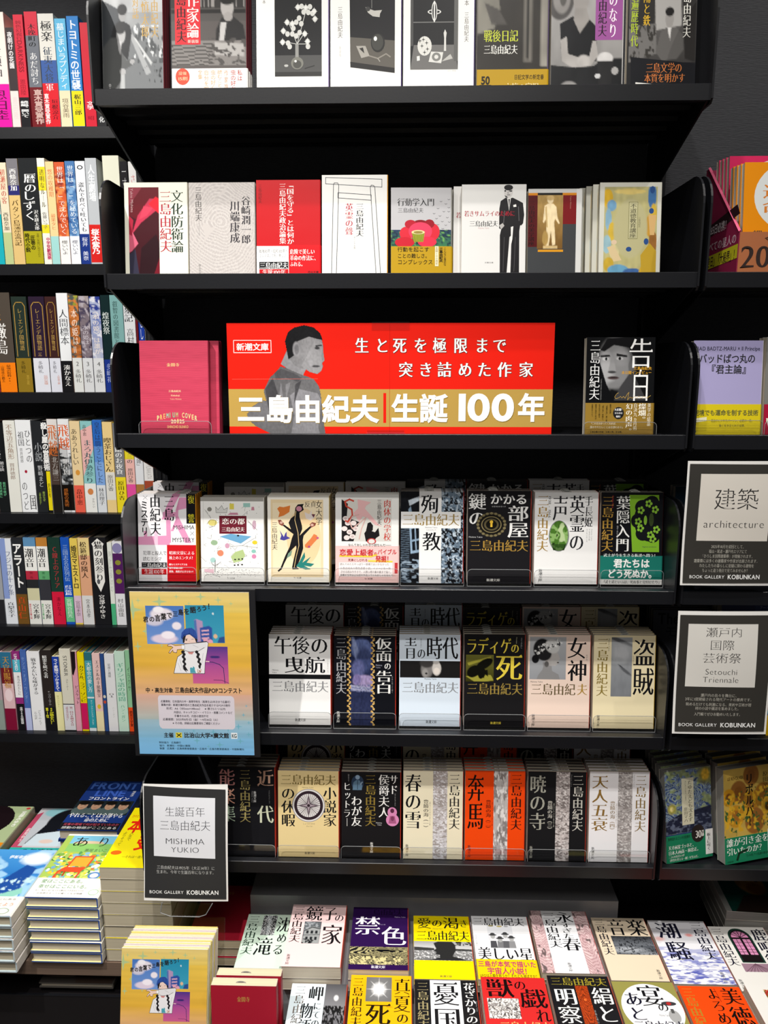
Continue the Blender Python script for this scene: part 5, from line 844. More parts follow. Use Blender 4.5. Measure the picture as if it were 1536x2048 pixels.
# --- hardbacks on the left table, the left neighbour's books, the right neighbour's books
L('frontline', 'blue hardback with big slanted outline lettering and four faces', '1b3476', [
    ('t', 'FRONT', 4, 4, 92, 26, '4c74cc', 'K'), ('t', 'LINE', 20, 28, 76, 48, '3a5cb4', 'K'), ('t', 'フロントライン', 14, 50, 88, 60, 'f0f0f2', 'B'), ('v', '増本淳', 86, 30, 92, 48, 'ddd', 'G'), ('r', 0, 62, 100, 104, '1c2428')] + sum([[('e', x, 92, 14, 12, '4c5c5c'), ('e', x, 78, 8.5, 11, 'b08a70'), ('e', x, 69, 10, 6, '17130f'), ('l', [(x - 5, 76), (x - 2, 76)], 1, '2a1c16'), ('l', [(x + 2, 76), (x + 5, 76)], 1, '2a1c16'), ('l', [(x - 2, 84), (x + 2, 84)], .8, '7a4438')] for x in (14, 38, 62, 86)], [])
    + [('t', 'やれることは全部やる', 2, 98, 96, 112, 'f4f4f4', 'M'), ('t', '命のために', 34, 112, 76, 124, 'f4f4f4', 'M'), ('r', 0, 126, 100, 145, '16181c'), ('t', '災害の現場で何が起きていたのか', 4, 127, 98, 134, 'c04a60', 'G'), ('t', '感動の物語がここにある', 4, 136, 98, 143, 'ddd', 'G')], hard=True, spine='1b3476')
rg = random.Random(11)
GARD = [('e', rg.uniform(3, 97), rg.uniform(46, 108), rg.uniform(2, 4.5), rg.uniform(2, 4), rg.choice(['e3c83a', '7fae4c', '5c9a58', 'cfdc6a', '6fa8c8', 'd8783c', 'eef0e0', '3c7c4a', 'f0dc6c', '88bcd0'])) for _ in range(230)]
L('arigato', 'white hardback painted with a red chair in a flower garden', 'f2efe6', [
    ('r', 0, 4, 100, 108, 'a8c45c'), ('r', 10, 4, 84, 30, '7cc0dc'), ('e', 40, 22, 24, 5, 'd8c0a0'), ('r', 10, 24, 84, 44, '8cc46a'), ('r', 84, 4, 90, 40, 'd88a5c')] + GARD + [
    ('t', 'あ', 14, 6, 40, 32, '201c18', 'm'), ('t', 'り', 52, 6, 72, 32, '201c18', 'm'), ('t', 'か', 82, 8, 100, 30, '201c18', 'm'), ('t', '瀬尾まいこ', 40, 36, 76, 44, '3c4a3c', 'G'), ('p', [(34, 56), (62, 56), (60, 78), (32, 78)], 'd9a83a'), ('l', [(34, 56), (62, 56), (60, 78)], 2.5, 'd8502c'), ('l', [(34, 56), (31, 80)], 2.5, 'd8502c'), ('p', [(28, 80), (60, 80), (54, 92), (20, 90)], 'd8502c'), ('l', [(22, 90), (20, 106)], 3, 'd8502c'), ('l', [(54, 92), (52, 108)], 3, 'd8502c'), ('l', [(32, 90), (32, 100)], 2.4, 'b8401c'),
    ('e', 78, 98, 9, 8, '5c88c0'), ('e', 78, 98, 6, 5, 'e8eef4')], hard=True, spine='e6dc9c', band=(.052, 'f4f1e8'), band_items=[('t', '愛はここにある。', 8, 108, 72, 116, '3c8a4c', 'G'), ('t', '幸せはここにいる。', 8, 119, 82, 127, '3c8a4c', 'G'), ('t', 'もし、私がいなくなったら君はどうするのだろうか', 8, 130, 76, 133, '555', 'G'), ('t', 'この世界のすべてが愛しくなる物語', 8, 136, 76, 139, '555', 'G'), ('e', 90, 134, 7, 6, '9cc49c'), ('e', 90, 134, 6, 5, 'f4f1e8')], pages='d8cdb8', back='2c50a0', edge='2c50a0')
L('yellowaward', 'yellow hardback with big red award lettering', 'e9d80a', [
    ('t', '「おいしいごはん', 30, 3, 98, 14, '33300a', 'M'), ('t', '2025年', 4, 18, 24, 26, 'c24010', 'G'), ('t', '本屋大賞', 8, 28, 100, 64, 'd8200c', 'K'), ('t', '受賞！', 34, 70, 100, 106, 'd8200c', 'K'), ('v', 'よりそって', 6, 62, 12, 96, '33300a', 'G'), ('v', '人生で', 16, 62, 22, 84, '33300a', 'G'), ('e', 12, 112, 8, 5, 'd8600c'), ('t', '―それは一度だけ出会える物語―', 24, 118, 94, 124, '33300a', 'G')], spine='d8cfb0', pages='cdc2a8', t=.02, band=None)
L('cats', 'blue and white hardback with a fantastic city picture', '2f7cc4', [
    ('i', 0, 0, 100, 145, 60, 90, '3a8ad0', [('g', 0, .4, '4c9ad8', '2f78c0'), ('k', 5, 7, .56, '9cc8e8', 3), ('e', .8, .15, .22, .1, 'e6f0f4', .5), ('p', [(.5, .5), (.72, .25), (.9, .3), (.82, 1), (.4, 1)], '1f4c98'), ('p', [(.1, .7), (.3, .55), (.4, .6), (.4, 1), (0, 1)], '1c3c80'), ('k', 16, 18, .62, 'bfdde8', 8, (0, .45, 1, 1)), ('p', [(.5, .75), (.9, .6), (.94, .68), (.56, .9)], '8cc8b8'), ('e', .3, .82, .14, .08, '16305c', .2)]),
    ('t', '伊坂幸太郎', 36, 14, 70, 22, 'f0f4f8', 'B'), ('e', 30, 44, 9, 7, 'a8d0e8')], hard=True, spine='b8c8cc', pages='c9bda4', back='c9d8dc', edge='c4d4da')
L('girlpink', 'hardback with a black-haired girl in a pale blouse', 'c8c4c8', [
    ('p', [(0, 20), (12, 10), (22, 145), (0, 145)], 'b84a66'), ('i', 10, 0, 100, 110, 60, 70, 'b9bec4', [('e', .3, .12, .26, .12, '8cc0c8', .2), ('e', .6, .36, .36, .34, '14161c', .08), ('p', [(.3, .3), (.5, .2), (.4, .9), (.1, .95)], '14161c'), ('e', .72, .4, .16, .2, 'dcc4b8', .1), ('p', [(.5, .1), (.9, .1), (.86, .3), (.7, .22), (.56, .34)], '14161c'), ('e', .7, .4, .035, .018, '222'), ('p', [(.2, .7), (.7, .6), (1, .7), (1, 1), (.1, 1)], 'c9d8e0'), ('e', .5, .88, .14, .05, 'dcc4b8', .3)]),
    ('r', 0, 114, 100, 145, '2ca8a0'), ('t', '２年連続', 22, 117, 80, 127, '17303a', 'B'), ('t', '1位ノミネート', 14, 130, 96, 142, '17303a', 'B'), ('v', '凪良ゆう', 4, 60, 10, 100, 'f0d8dc', 'B')], hard=True, spine='d8d0d0', back='ddd')
L('girlred', 'green hardback with a close-up illustrated red face and dark fringe', 'a8b88c', [
    ('i', 0, 0, 86, 100, 60, 60, None, [('e', .35, .45, .62, .5, '1a1014', .04), ('e', .12, .56, .26, .34, 'a8503c', .1), ('p', [(.2, .2), (.5, .3), (.46, .7), (.34, .44)], '1a1014'), ('e', .26, .55, .06, .03, 'e6c8b8', .3), ('e', .27, .55, .02, .03, '1a1014', .3), ('e', .4, .95, .4, .12, 'd8ccc8', .3)]), ('v', '宮部みゆき', 88, 14, 96, 60, 'f0f0e8', 'B'), ('e', 94, 6, 4, 3, 'c23a3a'), ('r', 0, 104, 100, 124, 'e08a1c'), ('t', '特典つき', 50, 105, 88, 112, '17171a', 'K'), ('t', '新装版!!', 40, 114, 92, 122, '17171a', 'K'), ('r', 0, 124, 100, 145, 'f0ece4'), ('t', 'いちご', 10, 127, 80, 143, '17171a', 'B')], hard=True, spine='8a8a70', back='ddd')
L('tableware', 'dim hardback with a still photograph of bowls', '4c4642', [('i', 0, 0, 100, 145, 40, 60, '4c4642', [('p', [(0, .1), (1, 0), (1, .3), (0, .5)], '5a5c54'), ('e', .5, .45, .3, .14, '8c7c74', .2), ('e', .5, .4, .3, .08, '6c5c56', .2), ('e', .25, .75, .26, .09, '8c7870', .2), ('p', [(.4, .6), (1, .5), (1, 1), (.5, 1)], '4a3c34')])], hard=True, spine='5a5650', back='ddd')
L('selfportrait', 'white-bordered hardback with a generic bearded painted portrait on green', 'a5a5a0', [('r', 8, 3, 100, 145, '144a40'), ('i', 8, 3, 100, 145, 60, 80, '144a40', [('n', 18, .12, 4), ('p', [(.1, .95), (.3, .68), (.5, .62), (.8, .7), (1, .85), (1, 1), (.05, 1)], '2c201c'), ('e', .5, .4, .22, .24, '9c7438', .15), ('e', .5, .27, .22, .12, 'a8803c', .3), ('e', .56, .52, .15, .12, '7a4820', .4), ('e', .45, .36, .03, .015, '1c1410', .4), ('e', .62, .37, .03, .015, '1c1410', .4), ('p', [(.54, .38), (.6, .46), (.53, .47)], '6c4420'), ('e', .32, .42, .04, .07, '8c6430', .3)])], spine='b5b5b0', pages='8c8a84', t=.014)
L('swirl', 'tilted paperback with a swirling night blue painting and green band', '2c3c68', [
    ('i', 0, 0, 100, 100, 90, 90, '34487c', [('s', 70, '6c80a8', .2, .35, .35, 1.1, .5), ('s', 95, '9cac9c', .6, .3, .6, 1.5, .7), ('k', 7, 12, .6, '8c9a70', 6), ('e', .88, .12, .16, .15, '8c8c50', .5), ('e', .88, .12, .09, .09, 'd8b03c', .4), ('e', .14, .6, .09, .08, 'b0a84c', .5), ('e', .14, .6, .04, .04, 'e6d88a', .4), ('p', [(0, .8), (.3, .7), (1, .62), (1, 1), (0, 1)], '24283c'), ('k', 12, 30, .58, '5c6478', 9, (0, .74, 1, 1)), ('n', 30, .3, 4)]),
    ('r', 36, 14, 62, 88, 'd8d4b8'), ('v', 'たゆたえども沈まず', 49, 18, 59, 84, '2a2a20', 'm'), ('v', '原田マハ', 40, 60, 48, 84, '2a2a20', 'm'), ('v', 'FLUCTUAT NEC', 43, 18, 46, 50, '665', 'G')],
    band=(.048, '1d7a55'), band_items=[('e', 68, 104, 14, 14, '2c2422'), ('t', '30', 62, 99, 76, 112, 'f0ece4', 'M'), ('v', '万部', 76, 100, 81, 110, 'f0ece4', 'B'), ('r', 84, 100, 100, 140, 'e6e4e0'), ('v', '板上に咲く', 87, 106, 95, 134, '222', 'M'), ('t', '数奇溢れるゴッホの友情を', 4, 104, 52, 109, '17301f', 'G'), ('t', '天才画家ゴッホと、', 4, 117, 62, 124, 'f0f0e8', 'M'), ('t', '日本人画商・林忠正。', 4, 125, 72, 132, 'f0f0e8', 'M'), ('t', '二人の出会いが', 4, 133, 38, 137, 'e6e6dc', 'M'), ('t', '〈世界を変える一枚〉を生んだ。', 4, 138, 70, 142.5, 'e6e6dc', 'M')], spine='5c5a54', pages='8c8a84', t=.016)
L('sunfl', 'tilted paperback with a mustard flower painting and green band', 'b8963c', [
    ('i', 0, 0, 100, 108, 90, 96, 'c2a24c', [('n', 10, .12, 2)] + sum([[('e', x, y, r, r * .95, c1, .12), ('e', x, y, r * .5, r * .48, c2, .4)] for x, y, r, c1, c2 in ((.56, .12, .16, '8a5a24', '7a4c20'), (.3, .34, .17, '8c5c28', '80501f'), (.1, .4, .13, 'c28c20', '6c3c1c'), (.8, .42, .18, '9c6a24', '8a5a20'), (.56, .5, .17, 'b07c24', '94602a'), (.24, .68, .17, 'c08a24', '9c6424'), (.62, .78, .2, '94602a', '8a5824'), (.9, .6, .14, 'c29428', '4c3414'))], []) + [('k', 16, 16, .6, 'd8a82c', 5, (0, .3, 1, .9)), ('k', 20, 18, .68, '3c5c30', 8, (0, .3, 1, 1))]),
    ('t', 'LE REVOLVER', 8, 12, 40, 17, '4a3010', 'B'), ('v', 'リボルバー', 44, 10, 60, 92, '17130c', 'B'), ('v', '原田マハ', 80, 10, 90, 44, '3a2c14', 'M')],
    band=(.046, '1d7a55'), band_items=[('t', '誰が引き金を', 3, 106, 88, 119, 'f0f0e8', 'M'), ('t', '引いたのか？', 3, 120, 80, 132, 'f0f0e8', 'M'), ('r', 86, 100, 100, 140, 'e6e4e0'), ('v', '板上に咲く', 88, 106, 96, 134, '222', 'M'), ('l', [(24, 140), (28, 130), (44, 127)], 4, '17301f'), ('t', '「ゴッホの死」アート史上最大の謎に迫る、', 40, 134, 90, 138, '17301f', 'G'), ('t', '幻冬舎文庫', 4, 140, 16, 142.5, '17301f', 'G')], spine='6c6a60', pages='8c8a84', t=.02)
# right neighbour, upper shelves
L('lilac', 'lilac paperback with dark arched title and yellow band', 'a9a2cc', [('t', 'BAD BADTZ-MARU × Il Principe', 4, 9, 96, 15, '3c3a50', 'B'), ('t', 'バッドばつ丸の', 8, 20, 90, 34, '2c2c30', 'B'), ('t', '『君主論』', 20, 36, 84, 50, '2c2c30', 'B')],
  band=(.050, 'd8c41e'), band_items=[('t', '逆境でも運命を制する技術', 3, 104, 96, 113, '6a6a3a', 'B'), ('t', '混迷のビジネスパーソン、必読の一冊。', 28, 118, 90, 123, '8a8438', 'G'), ('t', '強く生きるための言葉、', 40, 126, 80, 130, '8a8438', 'G'), ('l', [(1, 118), (7, 138)], 1, '554'), ('p', [(1, 118), (22, 115), (22, 121), (2, 124)], 'f0ecc8')], spine='d8d6e0', t=.012)
L('greyred', 'grey paperback with a crimson band at the right edge of view', '7c7b76', [('t', 'Hello Principe', 20, 16, 90, 22, 'c9c8c0', 'B')], band=(.05, 'a81838'), band_items=[('t', '不安でも', 6, 104, 60, 114, 'f0e0e4', 'B'), ('p', [(4, 118), (30, 115), (30, 121), (4, 124)], 'f0ecc8'), ('l', [(4, 118), (10, 138)], 1, 'ddd')], spine='555', t=.012)
L('fortunepink', 'pink fortune telling paperback with a round white panel', 'c9285a', [('e', 62, 50, 46, 46, 'd6d2cc'), ('t', '土', 50, 8, 84, 36, '22203a', 'M'), ('t', '星', 52, 38, 84, 66, '22203a', 'M'), ('v', '運命', 24, 26, 44, 70, 'c9285a', 'M'), ('v', '六星占術', 88, 24, 98, 80, '222', 'M')], spine='c9285a', t=.009)
L('fortuneorange', 'orange fortune telling paperback with a round white panel', 'd8850e', [('e', 66, 48, 54, 54, 'd0d4d2'), ('v', '天王星人の', 56, 8, 90, 108, '22203a', 'M'), ('v', '運命', 22, 30, 46, 74, 'cc7a30', 'M'), ('e', 40, 84, 9, 8, 'c98a5c'), ('e', 40, 84, 6, 5.5, 'd0d4d2'), ('v', '細木かおり', 12, 96, 22, 136, '333', 'M')], spine='c2641c', t=.009)
L('slateblue', 'dark slate blue book leaning in the shade', '1c3444', [('e', 40, 10, 8, 3, '8a6a4c')], spine='222', t=.012)
L('modern', 'grey book with bold black english title in the shade', '50525a', [('t', 'The Mo', 8, 4, 84, 22, '17171a', 'B'), ('t', 'モダン', 20, 24, 90, 42, '17171a', 'G')], spine='444', t=.012, pages='77756c')
L('artnavy', 'navy book with small pale lettering in the shade', '16204a', [('r', 55, 0, 100, 145, '26345c'), ('t', 'アートがつなぐ', 62, 6, 98, 12, '8a90b0', 'G')], spine='16204a', t=.02)
L('harbour', 'paperback with a harbour view and yellow band at the right edge', '7c88a8', [('i', 0, 0, 100, 145, 30, 50, '4c5a80', [('g', 0, .2, '4c4a78', '8a88a8'), ('g', .2, .45, '4c90c0', '2c5c80'), ('g', .45, .75, '3c8ca0', '5cb0b8'), ('k', 9, 9, .55, 'c98a8a', 4, (0, .6, 1, .8))]), ('r', 0, 112, 100, 145, 'd8ac10')], spine='444', t=.012)

# ------------------------------------------------------------------ the setting
LY = 1.19                                  # plane of the display shelves' front lips
LIP_PX = [171, 545, 868, 1178, 1468, 1727]
LIPZ = [onY(798, y, LY).z for y in LIP_PX]
XL, XR = -.448, .430                       # the middle bay
GX = XR + .011                             # the right-hand bay starts here
BACKY = 1.45
wb = MB(); wb.box(-.462, 2.3, BACKY, BACKY + .02, .2, 3.25); struct('wall_back', wb, M_WALL)
wl = MB(); wl.box(-2.3, -.462, 1.70, 1.72, .2, 3.25); struct('wall_left', wl, M_WALL)
fl = MB(); fl.box(-3, 3, -1.6, 1.72, -.02, 0); struct('floor', fl, simple('dark_floor', '4a4440', .5))
ce = MB(); ce.box(-3, 3, -1.6, 1.72, 3.25, 3.27); struct('ceiling', ce, simple('ceiling_paint', '8a8884', .8))

# slotted uprights
def upright(x, lab):
    o = thing('slotted_upright', lab, 'upright', (x, 1.4255, .3), group=None)
    m = MB(); m.box(-.0135, .0135, 0, .024, 0, 2.3); m.box(-.002, .002, -.0025, 0, 0, 2.3)
    link('channel', m.mesh('channel', M_STEEL), o)
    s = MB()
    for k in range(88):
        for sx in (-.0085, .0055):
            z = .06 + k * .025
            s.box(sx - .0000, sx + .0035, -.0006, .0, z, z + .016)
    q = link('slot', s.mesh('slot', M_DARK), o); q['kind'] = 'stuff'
upright(-.4585, 'black slotted metal upright at the left end of the middle bay')
upright(.4355, 'black slotted metal upright between the middle and right bays')

# ------------------------------------------------------------------ display shelves
def plate_poly(y0, y1, z0, z1, r=.045):
    """side plate outline in (y, z): rounded top front corner"""
    P = [(y0, z0)] if False else []
    P = [(y1, z0), (y1, z1)]
    P += [(y0 + r - r * math.sin(a), z1 - r + r * math.cos(a)) for a in [math.pi / 2 * k / 7 for k in range(8)]]
    P += [(y0, z0 + .006), (y0 + .006, z0)]
    return P
def shelf(x0, x1, z, lab, left=True, right=True, y0=LY, y1=BACKY - .0004, ph=.14, lip=.0225, brk=.10):
    o = thing('display_shelf', lab, 'shelf', (0, 0, z))
    b = MB(); b.box(x0, x1, y0 + .0021, 1.4240, -.0135, -.009); b.box(x0 + .009, x1 - .009, 1.4241, y1, -.0135, -.009); link('shelf_board', b.mesh('shelf_board', M_STEEL), o)
    f = MB(); f.prism([(y0, -lip), (y0 + .010, -lip), (y0 + .010, -lip + .002), (y0 + .002, -lip + .002), (y0 + .002, -.002), (y0 + .012, -.002), (y0 + .012, -.0005), (y0 + .0008, -.0005), (y0, -.0013)], 'x', x0, x1)
    link('front_lip', f.mesh('front_lip', M_STEEL), o)
    for k in range(4):
        yy = y0 + .05 + k * .052
        r = MB(); r.prism([(yy, -.0135), (yy + .004, -.0195), (yy + .014, -.0195), (yy + .018, -.0135)], 'x', x0 + .01, x1 - .01)
        link('stiffening_rib', r.mesh('stiffening_rib', M_STEEL2), o)
    for s, xx in ((left, x0), (right, x1)):
        if not s: continue
        sg = -1 if xx == x0 else 1
        m = MB(); a, bb = sorted((xx, xx + sg * .003))
        m.prism(plate_poly(y0 - .002, 1.424, -lip - .004, ph), 'x', a, bb)
        link('side_plate', m.mesh('side_plate', M_STEEL), o)
        c = MB(); a, bb = sorted((xx - sg * .001, xx - sg * .004))
        c.prism([(y0 + .004, -lip), (1.424, -brk), (1.424, -.0135), (y0 + .004, -.0135)], 'x', a, bb)
        link('bracket', c.mesh('bracket', M_STEEL), o)
    return o
nm = ['top', 'second', 'third', 'fourth', 'fifth', 'sixth']
for i, z in enumerate(LIPZ):
    shelf(XL, XR, z, f'black metal display shelf, {nm[i]} from the top in the middle bay' if i else 'topmost black metal display shelf of the middle bay', brk=.10 if i < 5 else .0228)
    if i: shelf(GX + .003, GX + .85, z, f'black metal display shelf, {nm[i]} level of the right bay')

# left rack: plain deep shelves behind, spine-out books
SY = 1.50
LEFT_PX = [253.5, 528, 785, 1027, 1253, 1467]
for i, y in enumerate(LEFT_PX):
    z = onY(130, y, SY - .012).z
    o = thing('wall_shelf', f'black wall shelf under the {nm[i]} row of upright books on the left', 'shelf', (0, 0, z))
    b = MB(); b.box(-1.25, -.476, SY - .011, 1.695, -.012, 0); link('shelf_board', b.mesh('shelf_board', M_STEEL), o)
    f = MB(); f.box(-1.25, -.476, SY - .0145, SY - .0115, -.020, -.0005); link('front_lip', f.mesh('front_lip', M_STEEL), o)
# ------------------------------------------------------------------ spine-out books
def spine_row(row, ybot, books):
    Y = SY; rid = ['top', 'second', 'third', 'fourth', 'fifth', 'bottom'][row]
    z = onY(130, LEFT_PX[row], SY - .012).z + .0004
    prevx = -9
    for bk in books:
        xl, xr, yt, what, base, items = bk[:6]; kw = bk[6] if len(bk) > 6 else {}
        X0, X1 = Xat(xl, Y, z), Xat(xr, Y, z)
        X0 = max(X0, prevx + .0003); prevx = X1
        t = X1 - X0 - .0004
        # height from the top pixel at this x
        xm = (xl + xr) / 2; top = onY(xm - 12, yt, Y).z; h = top - z
        its = []
        for it in items:
            if len(it) == 3 and not isinstance(it[0], str): its.append(('r', 0, it[0], 1, it[1], it[2]))
            elif it[0] in 'eilp': its.append(it)
            else:
                s, v0, v1, c = it[:4]; st = it[4] if len(it) > 4 else 'M'; u0, u1 = (it[5], it[6]) if len(it) > 6 else (.2, .8)
                its.append(('v', s, u0, v0, u1, v1, c, st))
        its = [('r', 0, 0, 1, 1, base)] + its
        w = kw.get('w', .13); pgw = kw.get('pg', 'd5cdbb')
        ps = book_parts(w, h, t, spine=kw.get('side', base), base=kw.get('side', base), spine_items=its, hard=kw.get('hard', True) and t > .012, pages=pgw, gloss=True)
        o = thing('upright_book', lab(what, f', {rid} row of left rack'), 'book', (X0, Y + w + kw.get('dy', 0), z), (0, 0, -math.pi / 2), None)
        for n, me in ps: link(n, me, o)
W_, K_ = 'f0efec', '1b1b1d'
spine_row(0, 253, [
    (-24, 26, 24, 'pale pink spine with a magenta band', 'f0dcd4', [(.61, 1, 'e0189c'), ('夜想曲', .3, .55, '555', 'm'), ('恩田陸', .66, .92, '5c0c44', 'G', .1, .9)]),
    (27, 43, 55, 'narrow dark strip-lettered pink spine', 'e6d4ce', [(.0, .62, '3c3436'), ('夜明けの花園', .04, .4, 'f0e8e8', 'B'), ('恩田陸', .68, .9, 'd8c8c8', 'B')]),
    (44, 63, 29, 'red spine with dark vertical english word over a black band', 'cf2c40', [(.72, 1, '1d1c20'), ('鈍色幻視行', .05, .22, '8a1424', 'M'), ('DARKNESS', .22, .5, '8a1424', 'B'), ('恩田陸', .56, .7, '8a1424', 'G'), ('続編、開いて', .75, .9, 'e8e8e8', 'B', .1, .9)]),
    (66, 91, 23, 'red and slate spine with brush lettering on a dark red band', '6c7078', [(0, .2, 'cf2c40'), (.64, 1, '6c1a20'), ('木挽町の', .1, .3, '17171a', 'M'), ('あだ討ち', .34, .62, 'd8d8d8', 'M'), ('直木賞受賞作', .66, .96, 'c9a8a0', 'K', .3, .95)]),
    (92, 123, 27, 'thick white to blue spine with a red lower band', 'dcdad2', [(.4, .6, '3c5c9c'), (.6, 1, 'd4202c'), ('極楽', .06, .24, '2a2a2c', 'M', .15, .85), ('征夷大将', .28, .59, '3c4858', 'M', .2, .75), ('軍', .6, .67, 'e8e0e0', 'M', .2, .7), ('直木賞受賞作', .69, .96, 'f0d8d8', 'K', .05, .35), ('垣根涼介', .74, .92, '5c0c14', 'M', .5, .9)]),
    (124, 146, 37, 'light blue spine with white lettering and cream foot', '5fb4dc', [(.65, 1, 'e6d8b4'), ('墓じまいラプソディ', .04, .64, 'f0f6f8', 'G', .15, .85), ('垣谷美雨', .72, .9, '5c5444', 'G')]),
    (148, 171, 32, 'blue spine with white lettering and a yellow band', '2a7cc4', [(.66, .98, 'ead818'), ('トヨトミの世襲', .03, .65, 'f0f4f8', 'B', .1, .85), ('梶山三郎', .69, .88, '17171a', 'M')]),
    (173, 195, 45, 'red spine peeking out below the top display shelf', 'cf2438', [('文学', .74, .82, 'f0e8e8', 'B'), ('昭', .88, .92, '7c0c1c', 'G')]),
    (196, 214, 60, 'black spine with a boxed mark below the top display shelf', '2a2a2c', [('化', .88, .94, 'ddd', 'B')]),
])
spine_row(1, 528, [
    (-14, 11, 325, 'teal spine with an orange top', '1ca8b4', [(0, .5, 'd0ccc0'), (0, .14, 'f07c1c')]),
    (12, 29, 325, 'narrow beige spine with red lettering over pale green', 'e0d4b8', [(.68, 1, 'b4c088'), ('初瀬屋の客', .06, .4, 'b83c2c', 'M'), ('西條奈加', .48, .66, '4c4438', 'M')]),
    (30, 52, 317, 'tan spine with a grey and navy patterned top', 'd8b878', [(0, .25, '77757a'), (.25, .34, '2c2c6c'), ('西條奈加', .09, .3, 'f0eeea', 'M'), ('バタン島漂流記', .38, .82, '4c3818', 'M')]),
    (53, 89, 316, 'thick black spine with white brush title and olive band', '222426', [(.68, .99, 'a8a01c'), ('暦の', .14, .32, 'f0f0ee', 'M', .25, .9), ('しずく', .3, .58, 'f0f0ee', 'M', .1, .8), ('沢木耕太郎', .48, .67, 'e0e0dc', 'M', .65, .9), ('時代小説', .7, .88, '2a2808', 'K', .05, .3), ('圧巻の', .72, .86, '2a2808', 'K', .35, .6), ('宝暦八年獄門に処せられた', .7, .93, '4c4810', 'G', .7, .85)]),
    (90, 105, 316, 'narrow white and yellow spine with a pink-lettered foot', 'e8e6da', [(.08, .3, 'e9d428'), (.62, .7, 'e9d428'), ('透明なルール', .1, .46, '55502c', 'M'), ('佐藤いつ子', .5, .66, '555', 'G'), ('中学受験国語', .74, .95, 'b81c54', 'K', .45, .95)]),
    (106, 122, 323, 'peach spine with a pale aqua foot', 'f0cc94', [(.72, 1, '9cd0cc'), ('悠の収穫期', .07, .34, 'c86c3c', 'm'), ('最果タヒ', .5, .66, 'c86c3c', 'm')]),
    (123, 143, 324, 'orange red painted sky spine with a white foot', 'cc5a34', [('i', 0, .1, 1, .72, 10, 60, 'cc5a34', [('k', 2, 12, .55, 'e8884c', 3), ('k', 2, 14, .62, '8c3428', 7)]), (.72, 1, 'eceae6'), ('世界は「　」で沈んでいく', .04, .7, 'f4e8e0', 'm', .2, .85), ('櫻いいよ', .76, .9, '444', 'G')]),
    (144, 163, 322, 'blue painted sky spine with a white foot', '4c78ac', [('i', 0, .1, 1, .72, 10, 60, '4c78ac', [('k', 2, 12, .55, '7ca4cc', 3), ('k', 2, 14, .62, '34548c', 7)]), (.72, 1, 'e8eaee'), ('世界は「　」を秘めている', .04, .7, 'e8f0f4', 'm', .2, .85), ('櫻いいよ', .76, .9, '556', 'G')]),
    (164, 183, 322, 'white spine with black scribbles and a navy foot', 'e6e8ec', [(.7, 1, '1c3480'), ('盗んで食べて吐いても', .2, .68, '26262a', 'M'), ('桜井　美奈', .73, .96, 'e0e4f0', 'G'), ('e', .5, .06, .3, .02, '26262a'), ('e', .5, .06, .2, .012, 'e6e8ec')]),
    (184, 206, 316, 'white and grey spine with a red lower band', 'b8bcc0', [(.62, .98, 'd02420'), ('人生劇場', .06, .4, 'f0f2f4', 'B'), ('桜木紫乃', .66, .9, 'f4f0ee', 'K', .15, .85)]),
    (218, 250, 311, 'blank off-white spine rising above the black end plate', 'dcdcc8', []),
    (252, 266, 323, 'narrow black spine with thin white lettering', '1d1b1f', [('一寸先の闇', .04, .6, 'c8c8c8', 'm')]),
    (268, 284, 323, 'white spine with faint red lettering beside the upright', 'e0dedc', [('さくら', .12, .4, 'c86c6c', 'm')]),
])
FR = [('l', [(.14, .1), (.14, .62)], .05, 'a8843c'), ('l', [(.86, .1), (.86, .62)], .05, 'a8843c'), ('l', [(.14, .1), (.3, .06), (.7, .06), (.86, .1)], .05, 'a8843c')]
